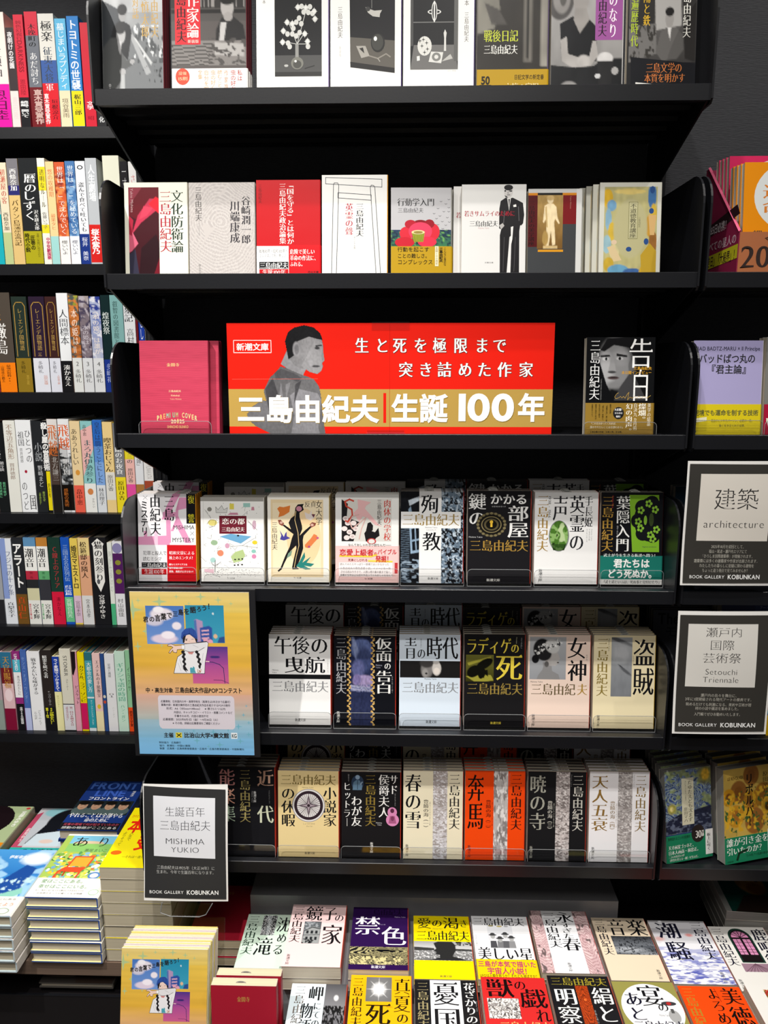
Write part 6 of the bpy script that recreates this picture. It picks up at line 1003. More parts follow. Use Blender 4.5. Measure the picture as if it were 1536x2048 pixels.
spine_row(2, 785, [
    (-22, 2, 590, 'dark reddish spine at the left edge of view', '5c3c3a', [(.7, 1, '8a2c3c')]),
    (3, 36, 585, 'black and bronze spine with an orange band', '2a2422', [(0, .7, '4c443c'), (.7, 1, 'ee7c12'), ('武内涼', .06, .28, 'e09030', 'B', 0, .35), ('厳島', .3, .62, 'f0eeea', 'M', .02, .62), ('最強の智将vs.', .72, .92, '2a1808', 'M', .45, .7), ('山陽道の覇王', .73, .9, '2a1808', 'G', .1, .3)]),
    (38, 68, 593, 'dark green gilt framed spine with a gold lower band', '24302a', FR + [(.64, 1, '8a7020'), ('レーエンデ国物語', .12, .56, 'b8964c', 'm', .35, .65), ('多崎礼', .67, .8, '2c2408', 'm', .3, .6), ('革命と反乱', .82, .92, 'c0a040', 'G', .6, .8)]),
    (72, 103, 593, 'dark purple gilt framed spine with a white lower band', '2a1c30', FR + [(.64, 1, 'd8dae2'), ('レーエンデ国物語', .12, .56, 'b8964c', 'm', .35, .65), ('月と太陽', .58, .62, 'a8885c', 'm', .35, .6), ('多崎礼', .67, .8, '33303c', 'm', .3, .6), ('伝説の英雄', .82, .92, 'c87858', 'G', .6, .85)]),
    (104, 126, 593, 'dark brown gilt framed spine with a white lower band', '3a2020', FR + [(.64, 1, 'd4d6e0'), ('レーエンデ国物語', .12, .56, 'b8964c', 'm', .35, .65), ('多崎礼', .67, .8, '33303c', 'm', .3, .6), ('人気急上昇', .82, .92, 'c87858', 'G', .6, .85)]),
    (127, 149, 586, 'white spine with black title and a black foot', 'e4e6e8', [(.68, 1, '17171a'), ('人間標本', .16, .52, '33353a', 'm', .1, .9), ('湊かなえ', .72, .94, 'f0efec', 'M', .2, .8)]),
    (150, 169, 591, 'autumn orange picture spine numbered two', 'a86c3c', [('i', 0, 0, 1, .64, 10, 60, 'a8602c', [('g', 0, .15, 'a0a03c', '8c8c30'), ('k', 2, 16, .5, 'c8783c', 3), ('k', 3, 22, .6, '4c5450', 7)]), (.64, 1, 'dddfdc'), ('本の姫はⅡ', .14, .6, 'f0e0d0', 'm'), ('2', .67, .73, '444', 'm'), ('多崎礼', .76, .9, '444', 'm')]),
    (170, 190, 592, 'mauve mountain picture spine numbered three', '6c6474', [('i', 0, 0, 1, .64, 10, 60, '7c7078', [('g', 0, .3, 'a89c98', '706470'), ('k', 2, 14, .55, '4c4458', 3), ('k', 3, 20, .62, 'b0a8b0', 7)]), (.64, 1, 'd8dadc'), ('本の姫は', .3, .5, 'ccc4cc', 'm'), ('3', .67, .73, '444', 'm'), ('多崎礼', .76, .9, '444', 'm')]),
    (191, 212, 593, 'deep blue cloud picture spine numbered four', '3c4c90', [('i', 0, 0, 1, .64, 10, 60, '2c3c8c', [('g', .35, 1, '6c7cb4', 'b8bccc'), ('k', 2, 12, .55, 'a8b0cc', 3), ('k', 3, 16, .66, 'e0e0e8', 7)]), (.64, 1, 'd8dadc'), ('〈本の姫〉は誰が', .12, .6, 'f0e4d8', 'm'), ('4', .67, .73, '444', 'm'), ('多崎礼', .76, .9, '444', 'm')]),
    (213, 230, 590, 'very dark green spine with white title and blue foot', '12282a', [(.66, 1, '1c3488'), ('煌夜祭', .17, .4, 'e0e8e4', 'm', .1, .9), ('多崎礼', .7, .9, 'aab4d8', 'm')]),
    (231, 256, 590, 'pale teal spine with thin title', '7caaa8', [('叡智の図書館と十の鍵', .06, .7, '24403c', 'm', .2, .6)]),
    (257, 279, 583, 'white spine with brushed black title', 'dcdee0', [('墳墓記', .06, .3, '33353a', 'M', .05, .8), ('高村薫', .36, .6, '44464a', 'm', .2, .8)]),
    (280, 284, 588, 'thin dark red spine', '6c1822', []),
    (285, 296, 606, 'short blue spine with white lettering', '1c3c9c', [('もしも桜が', .15, .8, 'e8ecf4', 'G', .2, .8)]),
    (297, 311, 583, 'white spine with heavy black title next to the upright', 'e8e8e6', [('右右の話', .03, .6, '1d1d1f', 'M', .0, 1)]),
])
spine_row(3, 1027, [
    (-16, 0, 842, 'pinkish spine at the left edge of view', 'c8a49c', []),
    (1, 21, 845, 'black spine with small white brush lettering and green notes', '17191a', [('あらゆる薔薇のために', .04, .4, 'ddd', 'm', .1, .6), ('潮谷験', .43, .54, 'ccc', 'm'), ('裁判中継が', .66, .82, '6cc08c', 'G', .5, .8), ('国民的娯楽に', .66, .84, '6cc08c', 'G', .1, .4)]),
    (22, 45, 841, 'white spine with brownish thin title', 'e0e0d8', [('不等辺五角形', .04, .42, '8c6c54', 'm', .2, .75), ('貫井徳郎', .46, .64, '7c5c4c', 'm', .25, .7)]),
    (46, 76, 840, 'white spine with a small red dot and two column title', 'e6e8ea', [('ひとつの', .1, .46, '22242a', 'm', .55, .95), ('祖国', .12, .28, '22242a', 'm', .1, .5), ('貫井徳郎', .3, .46, '444', 'm', .15, .35), ('e', .45, .555, .09, .017, 'a01c34'), ('のつど', .66, .98, '26262a', 'm', .1, .45), ('国', .8, .98, '26262a', 'M', .55, .95)]),
    (77, 98, 842, 'black spine with spaced grey title and green notes', '232528', [('小説', .23, .44, 'a8acb0', 'm', .15, .85), ('野崎まど', .48, .72, 'c4c6c8', 'm', .3, .75), ('小説を読むのか？', .78, .92, 'a8c454', 'G', .2, .4), ('君はなぜ', .77, .88, 'a8c454', 'G', .55, .8)]),
    (99, 107, 841, 'black and yellow spine with bold white title', '17171a', [(.55, .98, 'ecd818'), ('殺し屋の営業術', .02, .54, 'f4f4f2', 'K', -.4, 1.1), ('野宮有', .68, .84, '26220a', 'G')], {'w': .13}),
    (108, 128, 838, 'dark and orange spine behind a clear book divider', '4c3c34', [(0, .3, 'd8d4d0'), (.7, 1, '17120f'), ('飛越', .05, .4, 'd06c2c', 'M', .0, .9), ('北方謙三', .4, .66, 'b0aca8', 'M')]),
    (129, 151, 838, 'white spine with orange brush title over a winter photograph', 'e4e6e8', [('i', 0, .36, 1, .7, 12, 40, '8c9094', [('k', 3, 8, .5, '2c2e30', 3), ('k', 2, 12, .6, 'e0e2e4', 7)]), (.7, .98, '17120f'), ('飛越', .05, .33, 'e0642c', 'M', -.05, .95), ('馳星周', .42, .6, 'f0f0f0', 'M'), ('感動の馬術', .74, .94, 'd8782c', 'G', .1, .5)]),
    (152, 172, 842, 'cream spine with a small bird drawing and coral foot', 'e8cfa0', [(.7, 1, 'e8604c'), ('ああうれしい', .08, .48, '26221c', 'm', .1, .7), ('e', .5, .56, .22, .03, 'd8963c'), ('畠中恵', .74, .92, '3c1812', 'm')]),
    (173, 196, 842, 'aqua and pink spine with a shiba dog on a white foot', '8cc4c4', [('p', [(0, .1), (1, .04), (1, .3), (0, .6)], 'e8b4b0'), (.68, 1, 'e8e8e4'), ('畠中恵', .04, .16, '33302c', 'M', .2, .5), ('まろ丸伊勢参り', .2, .68, '3c5c60', 'M', .15, .85), ('e', .5, .77, .25, .035, 'd0844c'), ('かわいい', .84, .95, '444', 'G', .6, .8)]),
    (197, 215, 840, 'bright blue spine fading to white', '7ca4dc', [(0, .28, '2c68c0'), (.28, .45, '5c8cd0'), (.7, 1, 'd8dce0'), ('皇后は闘うことにした', .02, .68, '2c3048', 'm', .2, .8), ('林真理子', .73, .92, '444', 'm')]),
    (216, 235, 844, 'cream spine with slim brown title', 'e8cc8c', [(.55, .86, 'dcdad2'), ('喫茶おじさん', .17, .55, '33281c', 'M', .05, .85), ('原田ひ香', .58, .76, '555', 'G')]),
    (236, 256, 846, 'grey and yellow spine', 'e8d428', [(0, .6, '77797c'), ('館のお夜食', .26, .57, 'f0f0ee', 'M', .1, .8), ('原田ひ香', .64, .86, '44400c', 'M')]),
    (257, 275, 846, 'yellow and pink patterned spine', 'e8b4ac', [(0, .4, 'e4d42c'), (.68, .9, 'e0509c'), ('親子三の', .24, .45, '555', 'M'), ('原田ひ香', .5, .66, '444', 'G')]),
    (276, 292, 846, 'white spine with a brown foot', 'dcdee2', [(.68, 1, 'a8743c'), ('食屋「雑」', .24, .5, '444', 'm')]),
    (293, 313, 846, 'white spine with brush lettering and a rust foot', 'e4e2e0', [(.64, 1, 'a04830'), ('板上に咲く', .15, .44, '26262a', 'M'), ('MUNAKATA', .46, .62, '777', 'g')]),
])
spine_row(4, 1253, [
    (-12, 13, 1072, 'grey and white spine with a black foot', '9a9ea4', [(.72, 1, '26262a'), ('シャドウワーク', .3, .62, '444', 'm')]),
    (14, 37, 1077, 'white and periwinkle spine', 'dce0e6', [('p', [(0, 0), (.5, 0), (.5, .7), (0, .7)], '8498cc'), ('フジコの十ヶ条', .14, .66, '3c4c78', 'm', .4, .9), ('真梨幸子', .74, .92, '33353a', 'M')]),
    (38, 60, 1075, 'charcoal spine with heavy white title over a brown foot', '26282c', [(.65, 1, '6c4c20'), ('アラート', .06, .58, 'f0f0ee', 'K', .05, .85), ('真山仁', .68, .94, 'c8441c', 'M', .1, .8)]),
    (61, 85, 1075, 'white panelled spine with a crimson square and river picture', '4c6c90', [(0, .1, '5c8cb4'), (.1, .38, 'e8e8e4'), (.38, .48, 'b02c40'), (.48, .58, '26282a'), (.58, .72, 'c8c4a0'), (.72, 1, 'dcdcd6'), ('潮音', .12, .34, '17171a', 'M', .05, .75), ('第一巻', .39, .47, '6c1424', 'M', .3, .6), ('宮本輝', .76, .94, '26262a', 'M', .35, .85), ('歴史大河巨編小説', .76, .94, 'c04050', 'B', .05, .22)]),
    (86, 108, 1075, 'white panelled spine with a green square and lattice picture', '3c3c40', [(0, .1, 'b87c34'), (.1, .38, 'e8e8e4'), (.38, .48, '5ca06c'), (.48, .72, '34343a'), (.72, 1, 'dcdcd6'), ('潮音', .12, .34, '17171a', 'M', .05, .75), ('第二巻', .39, .47, '1c4c2c', 'M', .3, .6), ('宮本輝', .76, .94, '26262a', 'M', .35, .85), ('歴史大河巨編小説', .76, .94, '3c9c5c', 'B', .05, .22)]),
    (109, 133, 1075, 'dark green spine with red lettering over a crimson foot', '1c3a30', [(.62, 1, 'cc1c3c'), ('Ｃ線上のアリア', .1, .58, 'c0343c', 'm', .3, .75), ('湊かなえ', .68, .9, '4c0c1c', 'm', .35, .7)]),
    (134, 151, 1075, 'cobalt blue spine with pale title and green foot', '1c54b8', [(.68, .97, '6cc088'), ('三国志名臣列伝', .08, .5, 'b0c8e0', 'm', .2, .8), ('呉篇', .54, .66, 'e8ecf4', 'M', .1, .9), ('宮城谷昌光', .7, .92, 'e8f4ec', 'm', .2, .8)]),
    (152, 167, 1077, 'pale yellow spine with black sans title and lilac foot', 'e8cc5c', [(.66, .98, 'dcc0d4'), ('婚活マエストロ', .08, .58, '26221c', 'B', .1, .85), ('宮島未奈', .72, .9, '5c4c58', 'm')]),
    (168, 190, 1076, 'peach sunset spine with dark title and white foot', 'e0a884', [(0, .2, 'e8d08c'), (.66, 1, 'dcdcdc'), ('松籟邸の隣人', .04, .46, '33241c', 'M', .15, .75), ('宮本昌孝', .7, .92, '33353a', 'm', .35, .7)]),
    (191, 223, 1075, 'thick black spine with a white arrow panel and heart', '1b1b1e', [('p', [(.12, .07), (.5, .01), (.88, .07), (.8, .1), (.8, .5), (.5, .62), (.2, .5), (.2, .1)], 'ecebe6'), ('猫の刻参り', .04, .5, '17171a', 'M', .25, .75), ('宮部みゆき', .65, .93, 'f0efec', 'M', .35, .7), ('e', .4, .5, .1, .03, '5c5c60')]),
    (225, 234, 1085, 'thin white spine with a green foot', 'e0e4dc', [(.74, 1, '4cb480'), ('時計仕掛けの', .1, .6, '666', 'g')]),
    (235, 254, 1083, 'white spine with a purple patterned oval', 'e2e2e6', [('e', .5, .08, .5, .06, '8a84b0'), (.14, .62, '50205c'), ('村山由佳', .68, .9, '444', 'G'), ('e', .5, .25, .3, .03, '8c8a34'), ('e', .5, .36, .3, .03, '8c8a34'), ('e', .5, .47, .3, .03, '8c8a34')]),
])
spine_row(5, 1467, [
    (-14, 12, 1300, 'mauve grey spine at the left edge of view', 'a8949c', [(.62, 1, '8c9890'), ('明命', .4, .6, '44303c', 'm')]),
    (14, 36, 1304, 'red haired figure spine with gold title and maroon foot', 'd8b4b8', [(0, .4, '6c1c24'), (0, .2, '2c6c8c'), (.72, 1, '7c1434'), ('天官賜福', .05, .46, 'c08c3c', 'M', .2, .8), ('e', .5, .55, .35, .08, 'e8d0d4')]),
    (38, 53, 1303, 'purple and aqua spine with black and white bands', '8c2c74', [(.1, .26, '4cb0c4'), (.26, .58, 'e8e6e8'), (.66, 1, '17171a'), ('UNTAMED', .03, .24, 'f0e8f0', 'B', .25, .7), ('本当のわたしに', .3, .55, '333', 'm', .4, .8), ('全米200万部突破', .7, .92, 'e8e8e8', 'B', .4, .8)]),
    (54, 66, 1300, 'slate blue spine with a pale foot', '4464a8', [(.72, 1, 'b4bce0'), ('センス・オブ・ワンダー', .08, .66, '8ca4d4', 'm', .2, .7)]),
    (67, 92, 1303, 'white spine with brush lettering and handwritten script', 'e4e4e6', [('戦争みたいな味がする', .08, .54, '26262a', 'M', .3, .7), ('グレイス・M・チョー', .74, .93, '444', 'm', .5, .75), ('石山訳', .76, .86, '555', 'm', .2, .4)]),
    (93, 115, 1301, 'black spine with white and yellow lettering', '2a2422', [(.7, 1, '17171a'), ('精霊を統べる者', .06, .34, 'f0f0ee', 'M', .2, .6), ('P・ジェリ・クラーク', .5, .68, 'bbb', 'm', .4, .7), ('SFが読みたい！', .71, .92, 'e8e428', 'B', .45, .8), ('第1位', .71, .84, 'e8e428', 'B', .1, .35)]),
    (116, 130, 1313, 'blue over cream spine, shorter than its neighbours', 'e6e0a8', [(0, .47, '1c3c9c'), ('ライ麦畑でつかまえて', .03, .46, 'f0f0f4', 'B', .2, .8), ('サリンジャー', .52, .68, '8c8434', 'm', .2, .6)]),
    (131, 153, 1298, 'cream spine with a tall serif english title and double black rule', 'dcd8c8', [(.665, .675, '1d1d1f'), (.675, 1, 'dcdce0'), (.99, 1, '1d1d1f'), ('STONER', .08, .33, '26262a', 'm', .3, .7), ('ストーナー', .36, .5, '444', 'm', .4, .65), ('第一回日本翻訳大賞', .7, .94, 'a02c4c', 'M', .55, .85), ('読者賞受賞！', .7, .88, 'a02c4c', 'M', .2, .42)]),
    (154, 165, 1303, 'pink spine with black hair drawing', 'e0a0b0', [('p', [(0, 0), (.8, 0), (.7, .2), (.2, .3), (0, .28)], '1d1518'), ('ビスケット', .42, .66, '26161c', 'M', .3, .95)]),
    (166, 179, 1305, 'yellow spine with brush title and magenta foot', 'ecd80c', [(.64, .98, 'cc1c5c'), ('カクテル、ラブ、ゾンビ', .16, .63, '26220a', 'M', .05, .9)]),
    (180, 194, 1305, 'teal spine with white title', '4ca0b0', [(0, .1, '2c6c78'), (.56, 1, 'dce4e6'), (.58, .96, '2c98a8'), ('大都会の愛し方', .12, .5, 'f0f6f6', 'G', .2, .85), ('サン・フランシスコ・コルク', .6, .92, 'e0f0f0', 'G', .4, .7)]),
    (195, 210, 1307, 'pale pink spine with a cream foot and yellow flowers', 'e8c4c0', [(.74, 1, 'e8dcb0'), ('エステルの手紙教室', .08, .56, '33282c', 'M', .35, .85), ('e', .5, .68, .25, .03, 'e0c034')]),
    (211, 218, 1307, 'narrow navy illustrated spine', '2c4c88', [('e', .5, .55, .4, .02, 'd8d0c0'), ('e', .5, .62, .4, .02, 'c84c2c')]),
    (219, 238, 1308, 'white spine with small grey columns numbered zero one', 'e2e2e6', [('星座と義眼', .12, .3, '55585c', 'm', .3, .6), ('０１', .5, .56, '33353a', 'm', .1, .9), ('ハン・ガン', .68, .82, '666', 'g', .5, .7)]),
    (239, 259, 1303, 'mint spine with thin outlined green title', 'c4e0d0', [('ギリシャ語の時間', .14, .62, '5ca88c', 'M', .15, .85), ('ハン・ガン', .66, .88, '5ca88c', 'M', .3, .7)]),
    (260, 270, 1300, 'green spine with an orange foot beside the poster', '8cc098', [(.7, 1, 'e84c1c'), ('イラクサ', .2, .5, '33503c', 'm'), ('読売文学賞', .74, .94, '5c1408', 'B')]),
])

# ------------------------------------------------------------------ clear trays
def rrect(x0, x1, z0, z1, r, n=4):
    P = []
    for cx, cz, a0 in ((x1 - r, z1 - r, 0), (x0 + r, z1 - r, 90), (x0 + .0005, z0 + .0005, 180), (x1 - .0005, z0 + .0005, 270)):
        rr = r if cz > (z0 + z1) / 2 else .0005
        for k in range(n + 1):
            a = math.radians(a0 + 90 * k / n); P.append((cx + rr * math.cos(a), cz + rr * math.sin(a)))
    return P
def tray(x0, x1, Y, Z, depth, what, lip=.029, step=None, group='clear acrylic book trays'):
    o = thing('acrylic_tray', lab(f'clear acrylic tray holding the {what}'), 'tray', (x0, Y, Z), (0, 0, 0), group)
    wd = x1 - x0
    b = MB(); b.box(0, wd, 0, depth, 0, .0018); link('base_plate', b.mesh('base_plate', M_CLEAR), o)
    P = rrect(0, wd, .0, lip, .007)
    f = MB(); f.prism([(x, z) for x, z in P], 'y', -.0020, -.0005); link('front_lip', f.mesh('front_lip', M_CLEAR), o)
    r = MB(); r.tube([(x, -.0012, z) for x, z in P] + [(P[0][0], -.0012, P[0][1])], .00045, seg=5); link('polished_rim', r.mesh('polished_rim', M_RIM), o)
    if step:
        ys, h = step; s = MB(); s.box(0, wd, ys, ys + .002, .002, h); s.box(0, wd, ys, depth, h, h + .0018); link('rear_step', s.mesh('rear_step', M_CLEAR), o)
    return o

# ------------------------------------------------------------------ face-out books on the shelves
def row(level, specs, Y, tilt, dz=-.0085, where=''):
    cur = [XL + .0004, XR - .0008]
    for s in specs:
        key, xl, xr, yt, n = s[:5]; kw = dict(s[5]) if len(s) > 5 else {}
        pile(key, xl, xr, yt, Y + kw.pop('dy', 0), LIPZ[level] + dz + kw.pop('dz', 0), tilt, n, t=DES[key].get('t', .011), where=kw.pop('where', where), cur=cur, **kw)
T8 = math.radians(7)
row(0, [('bridge', 187, 331, -48, 3), ('critic', 345, 497, -48, 3), ('stillflower', 514, 660, -52, 1), ('stillbird', 661, 805, -54, 1), ('stillball', 806, 950, -54, 1),
        ('diary', 953, 1097, -56, 1), ('tshirt', 1100, 1246, -56, 1), ('sunsteel', 1252, 1392, -58, 1)], LY + .03, T8, where='on the top shelf')
row(1, [('culture', 252, 379, 367, 1), ('ripple', 380, 513, 367, 1), ('national', 514, 643, 362, 1), ('shrine', 644, 777, 353, 1), ('poppy', 782, 905, 377, 2, {'zr': .03}),
        ('samurai', 922, 1052, 371, 2), ('statue', 1054, 1163, 380, 1), ('nouveau', 1196, 1321, 367, 5)], LY + .034, T8, where='on the second shelf')
# offset copies: samurai's back copy and the cream pile step to the left, as in the photograph
for o in [o for o in COL.objects if o.get('label')]:
    l = o['label']
    if 'standing man in a black suit' in l and 'second copy' in l: o.location.x -= .012
    if 'big red poppy' in l and 'second copy' in l: o.location.x += .002
    for k, nmm in enumerate(('second', 'third', 'fourth', 'fifth')):
        if l.startswith('cream paperback framed by') and nmm + ' copy' in l: o.location.x -= .0075 * (k + 1)
row(2, [('premium', 283, 421, 683, 3, {'jit': .004}), ('confession', 1169, 1307, 677, 1)], LY + .022, math.radians(6), dz=-.0061, where='on the third shelf')
for o in [o for o in COL.objects if o.get('label', '').startswith('rose red cloth')]:
    if 'second copy' in o['label']: o.location.x += .010
    if 'third copy' in o['label']: o.location.x += .012
for k, (a, b) in enumerate(((280, 424), (1165, 1311))):
    Z3 = LIPZ[2] - .0084; tray(Xat(a, LY + .018, Z3), Xat(b, LY + .018, Z3), LY + .0175, Z3, .06, ('rose red premium paperback', 'black hardback with a face')[k], lip=.026)
def tier(level, specs, rear, ybot, Yf=.0, tilt=T8, nf='', dzr=.03, yr=.115):
    Z = LIPZ[level] - .0085 + .0022; Y = onZ(800, ybot, Z + .001).y + Yf
    cur = [XL + .0004, XR - .0008]; rc_ = -9
    for s in specs:
        key, xl, xr, yt, n = s[:5]; kw = dict(s[5]) if len(s) > 5 else {}
        X0, X1, w_, h_, t_ = pile(key, xl, xr, yt, Y, Z, tilt, n, t=DES[key].get('t', .0085), where=f'on the {nf} shelf', cur=cur, **kw)
        ra = [r for r in rear if r[0] == key]
        hh = None
        if ra:
            rx0, rx1, ryt = ra[0][1:4]; rn = ra[0][4] if len(ra[0]) > 4 else 2
            Yr = LY + yr + .02
            top = onY((rx0 + rx1) / 2, ryt, Yr + .02 + (rn - 1) * t_ * .5).z
            zb = max(top - h_ * math.cos(tilt), Z + .004)
            d = DES[key]; xo = min(max(Xat(rx0, Yr, top), rc_ + .0004, XL + .002), XR - .003 - w_); rc_ = xo + w_ + (.0012 if d.get('band') else .0006) + rn * .0005
            for i in range(rn):
                put_book(key, lab(d['what'], f', {RORD[i]} back tier copy, {nf} shelf'), (xo + i * .0004, Yr + i * (t_ + (.0022 if d.get('band') else .0014)), zb + t_ * math.sin(tilt)), (-tilt, 0, 0), f'{d["what"]}, piled copies', 'paperback_book', 'book', w_, h_, t_)
            hh = (Yr - .004 - (Y - .0045), zb - Z)
        dep = (BACKY - .022) - (Y - .0045)
        tray(X0 - .0002, X0 + w_ + .0003, Y - .0042, Z - .0021, dep - .012, lab(DES[key]['what'], ' x x x x x x x')[:-14] + ' pile', step=(hh[0], max(.006, hh[1] - .0005)) if hh else None)
# the trays' rounded front lips stand just before each pile
tier(3, [('mystery', 267, 396, 989, 4), ('doodle', 403, 531, 996, 3), ('woman', 536, 661, 993, 4), ('flesh', 671, 799, 990, 3), ('martyr', 801, 928, 984, 4), ('keyhole', 934, 1062, 983, 3), ('longarm', 1067, 1196, 986, 3), ('hagakure', 1199, 1329, 986, 2)],
     [('mystery', 298, 423, 964, 3), ('doodle', 444, 556, 966), ('woman', 561, 680, 965), ('flesh', 672, 784, 964), ('martyr', 786, 894, 961, 3), ('keyhole', 899, 1011, 961, 3), ('longarm', 1014, 1135, 960, 3), ('hagakure', 1130, 1254, 962, 3)], 1166, nf='fourth')
tier(4, [('tow', 539, 664, 1270, 5), ('mask', 668, 793, 1273, 5), ('blue', 798, 922, 1270, 5), ('radiguet', 927, 1050, 1270, 5), ('goddess', 1054, 1180, 1271, 5), ('thief', 1184, 1309, 1272, 5)],
     [('tow', 568, 676, 1209), ('mask', 682, 792, 1210, 3), ('blue', 795, 904, 1209), ('radiguet', 915, 1032, 1214, 3), ('goddess', 1044, 1157, 1213, 2), ('thief', 1158, 1247, 1213, 2)], 1452, nf='fifth')
tier(5, [('noh', 437, 553, 1535, 5), ('compass', 557, 680, 1543, 5), ('friend', 683, 803, 1545, 5), ('spring', 806, 927, 1543, 5), ('horse', 929, 1050, 1543, 5), ('dawn', 1054, 1172, 1545, 5), ('angel', 1176, 1299, 1545, 5)],
     [('noh', 440, 566, 1448, 2), ('compass', 572, 680, 1450), ('friend', 683, 802, 1450), ('spring', 803, 912, 1452), ('horse', 914, 1030, 1452), ('dawn', 1032, 1146, 1452), ('angel', 1147, 1252, 1452)], 1717, nf='sixth', yr=.10)

# right bay
RX = GX + .003
ZR = lambda i: LIPZ[i] - .0085
pile('lilac', 1381, 1521, 683, LY + .022, ZR(2) + .0021, math.radians(6), 1, where='beside the end plate in the right bay')
pile('greyred', 1525, 1660, 676, LY + .022, ZR(2) + .0021, math.radians(6), 2, where='in the right bay')
tray(Xat(1381, LY + .02, ZR(2)), Xat(1521, LY + .02, ZR(2)), LY + .0178, ZR(2) + .0001, .05, 'lilac paperback in the right bay')
tray(Xat(1525, LY + .02, ZR(2)), Xat(1660, LY + .02, ZR(2)), LY + .0178, ZR(2) + .0001, .05, 'grey and crimson paperback in the right bay')
pile('slateblue', 1345, 1490, 975, LY + .12, ZR(3), math.radians(6), 2, where='behind the upper paper sign')
pile('modern', 1301, 1418, 1222, LY + .15, ZR(4) , math.radians(6), 3, where='in the right bay')
pile('artnavy', 1436, 1560, 1206, LY + .14, ZR(4) + .02, math.radians(6), 2, where='in the right bay')
pile('harbour', 1531, 1655, 1295, LY + .025, ZR(4), math.radians(6), 2, where='in the right bay')
pile('swirl', 1333, 1443, 1548, LY + .015, ZR(5) + .0022, math.radians(9), 5, zr=.28, where='in the right bay')
pile('sunfl', 1450, 1570, 1545, LY + .0145, ZR(5) + .0022, math.radians(9), 5, zr=.28, where='in the right bay', jit=.001)
# fortune-telling counter box
FZ = ZR(1); FY = LY + .014
X0 = Xat(1473, FY, FZ); bw = .15
bx = thing('counter_display_box', 'rose cardboard counter box with a copper front and slanted side', 'box', (X0, FY, FZ))
M_CARD = M_MATTE
f = MB(); f.box(0, bw, 0, .0012, 0, .066, 'a8643c')
f.ink(ink_from([('t', '令和8年', 24, 8, 60, 22, '2c1808', 'B'), ('t', '2026', 2, 27, 62, 78, '2c1c18', 'M'), ('t', '2025年9月～', 16, 86, 60, 93, '6c3818', 'G')], (0, 0, 100, 100), .44), (0, 0, .066), (bw, 0, 0), (0, 0, -.066), (0, -1, 0)); link('front_panel', f.mesh('front_panel', M_CARD), bx)
sp = [(0.0012, 0), (.15, 0), (.15, .185), (.14, .185), (0.0012, .068)]
s = MB(); s.prism(sp, 'x', -.0012, 0, '8a1c44')
si = [('p', [(0, .52), (.9, .42), (.98, .5), (0, .62)], '2c1018'), ('t', '365日必携！', .2, .5, .72, .58, 'd8c8cc', 'B'), ('t', 'すべての星人の', .12, .64, .94, .72, 'd8b0bc', 'B'), ('p', [(.02, .76), (.99, .73), (.99, .84), (.02, .87)], 'c8c020'), ('t', '「良き日」「大殺界」！', .05, .76, .98, .85, '2c1018', 'B'), ('t', 'がわかる', .02, .9, .5, .97, 'd8b0bc', 'B')]
s.ink(ink_from(si, (0, 0, 1, 1), 1.0), (-.0012, .15, .185), (0, -.15, 0), (0, 0, -.185), (-1, 0, 0), .0002); link('side_panel', s.mesh('side_panel', M_CARD), bx)
s = MB(); s.prism(sp, 'x', bw - .0012, bw, '8a1c44'); link('side_panel', s.mesh('side_panel', M_CARD), bx)
s = MB(); s.tube([(0, .001, .067), (0, .14, .186)], .0022, 'e8688c', seg=4); link('folded_rim', s.mesh('folded_rim', M_CARD), bx)
s = MB(); s.box(0, bw - .0012, .149, .15, 0, .185, '8a1c44'); link('back_panel', s.mesh('back_panel', M_CARD), bx)
s = MB(); s.box(0, bw - .0012, .0012, .149, .0005, .0015, '8a1c44'); s.box(0, bw - .0012, .0016, .054, .0016, .019, '8a1c44'); s.box(0, bw - .0012, .0545, .1485, .0016, .042, '8a1c44'); link('bottom_panel', s.mesh('bottom_panel', M_CARD), bx)
def fp(key, x, y, z, n, lab):
    for i in range(n):
        put_book(key, f'{DES[key]["what"]}, {ORD[i]} in the counter box', (x + i * -.0014, y + i * .0102, z + i * .0004), (-.12, 0, 0), f'{DES[key]["what"]}, boxed copies', 'paperback_book', 'book', .130, .148, .009)
fp('fortuneorange', X0 + .0078, FY + .006, FZ + .0205, 4, '')
fp('fortunepink', X0 + .0080, FY + .065, FZ + .0435, 4, '')

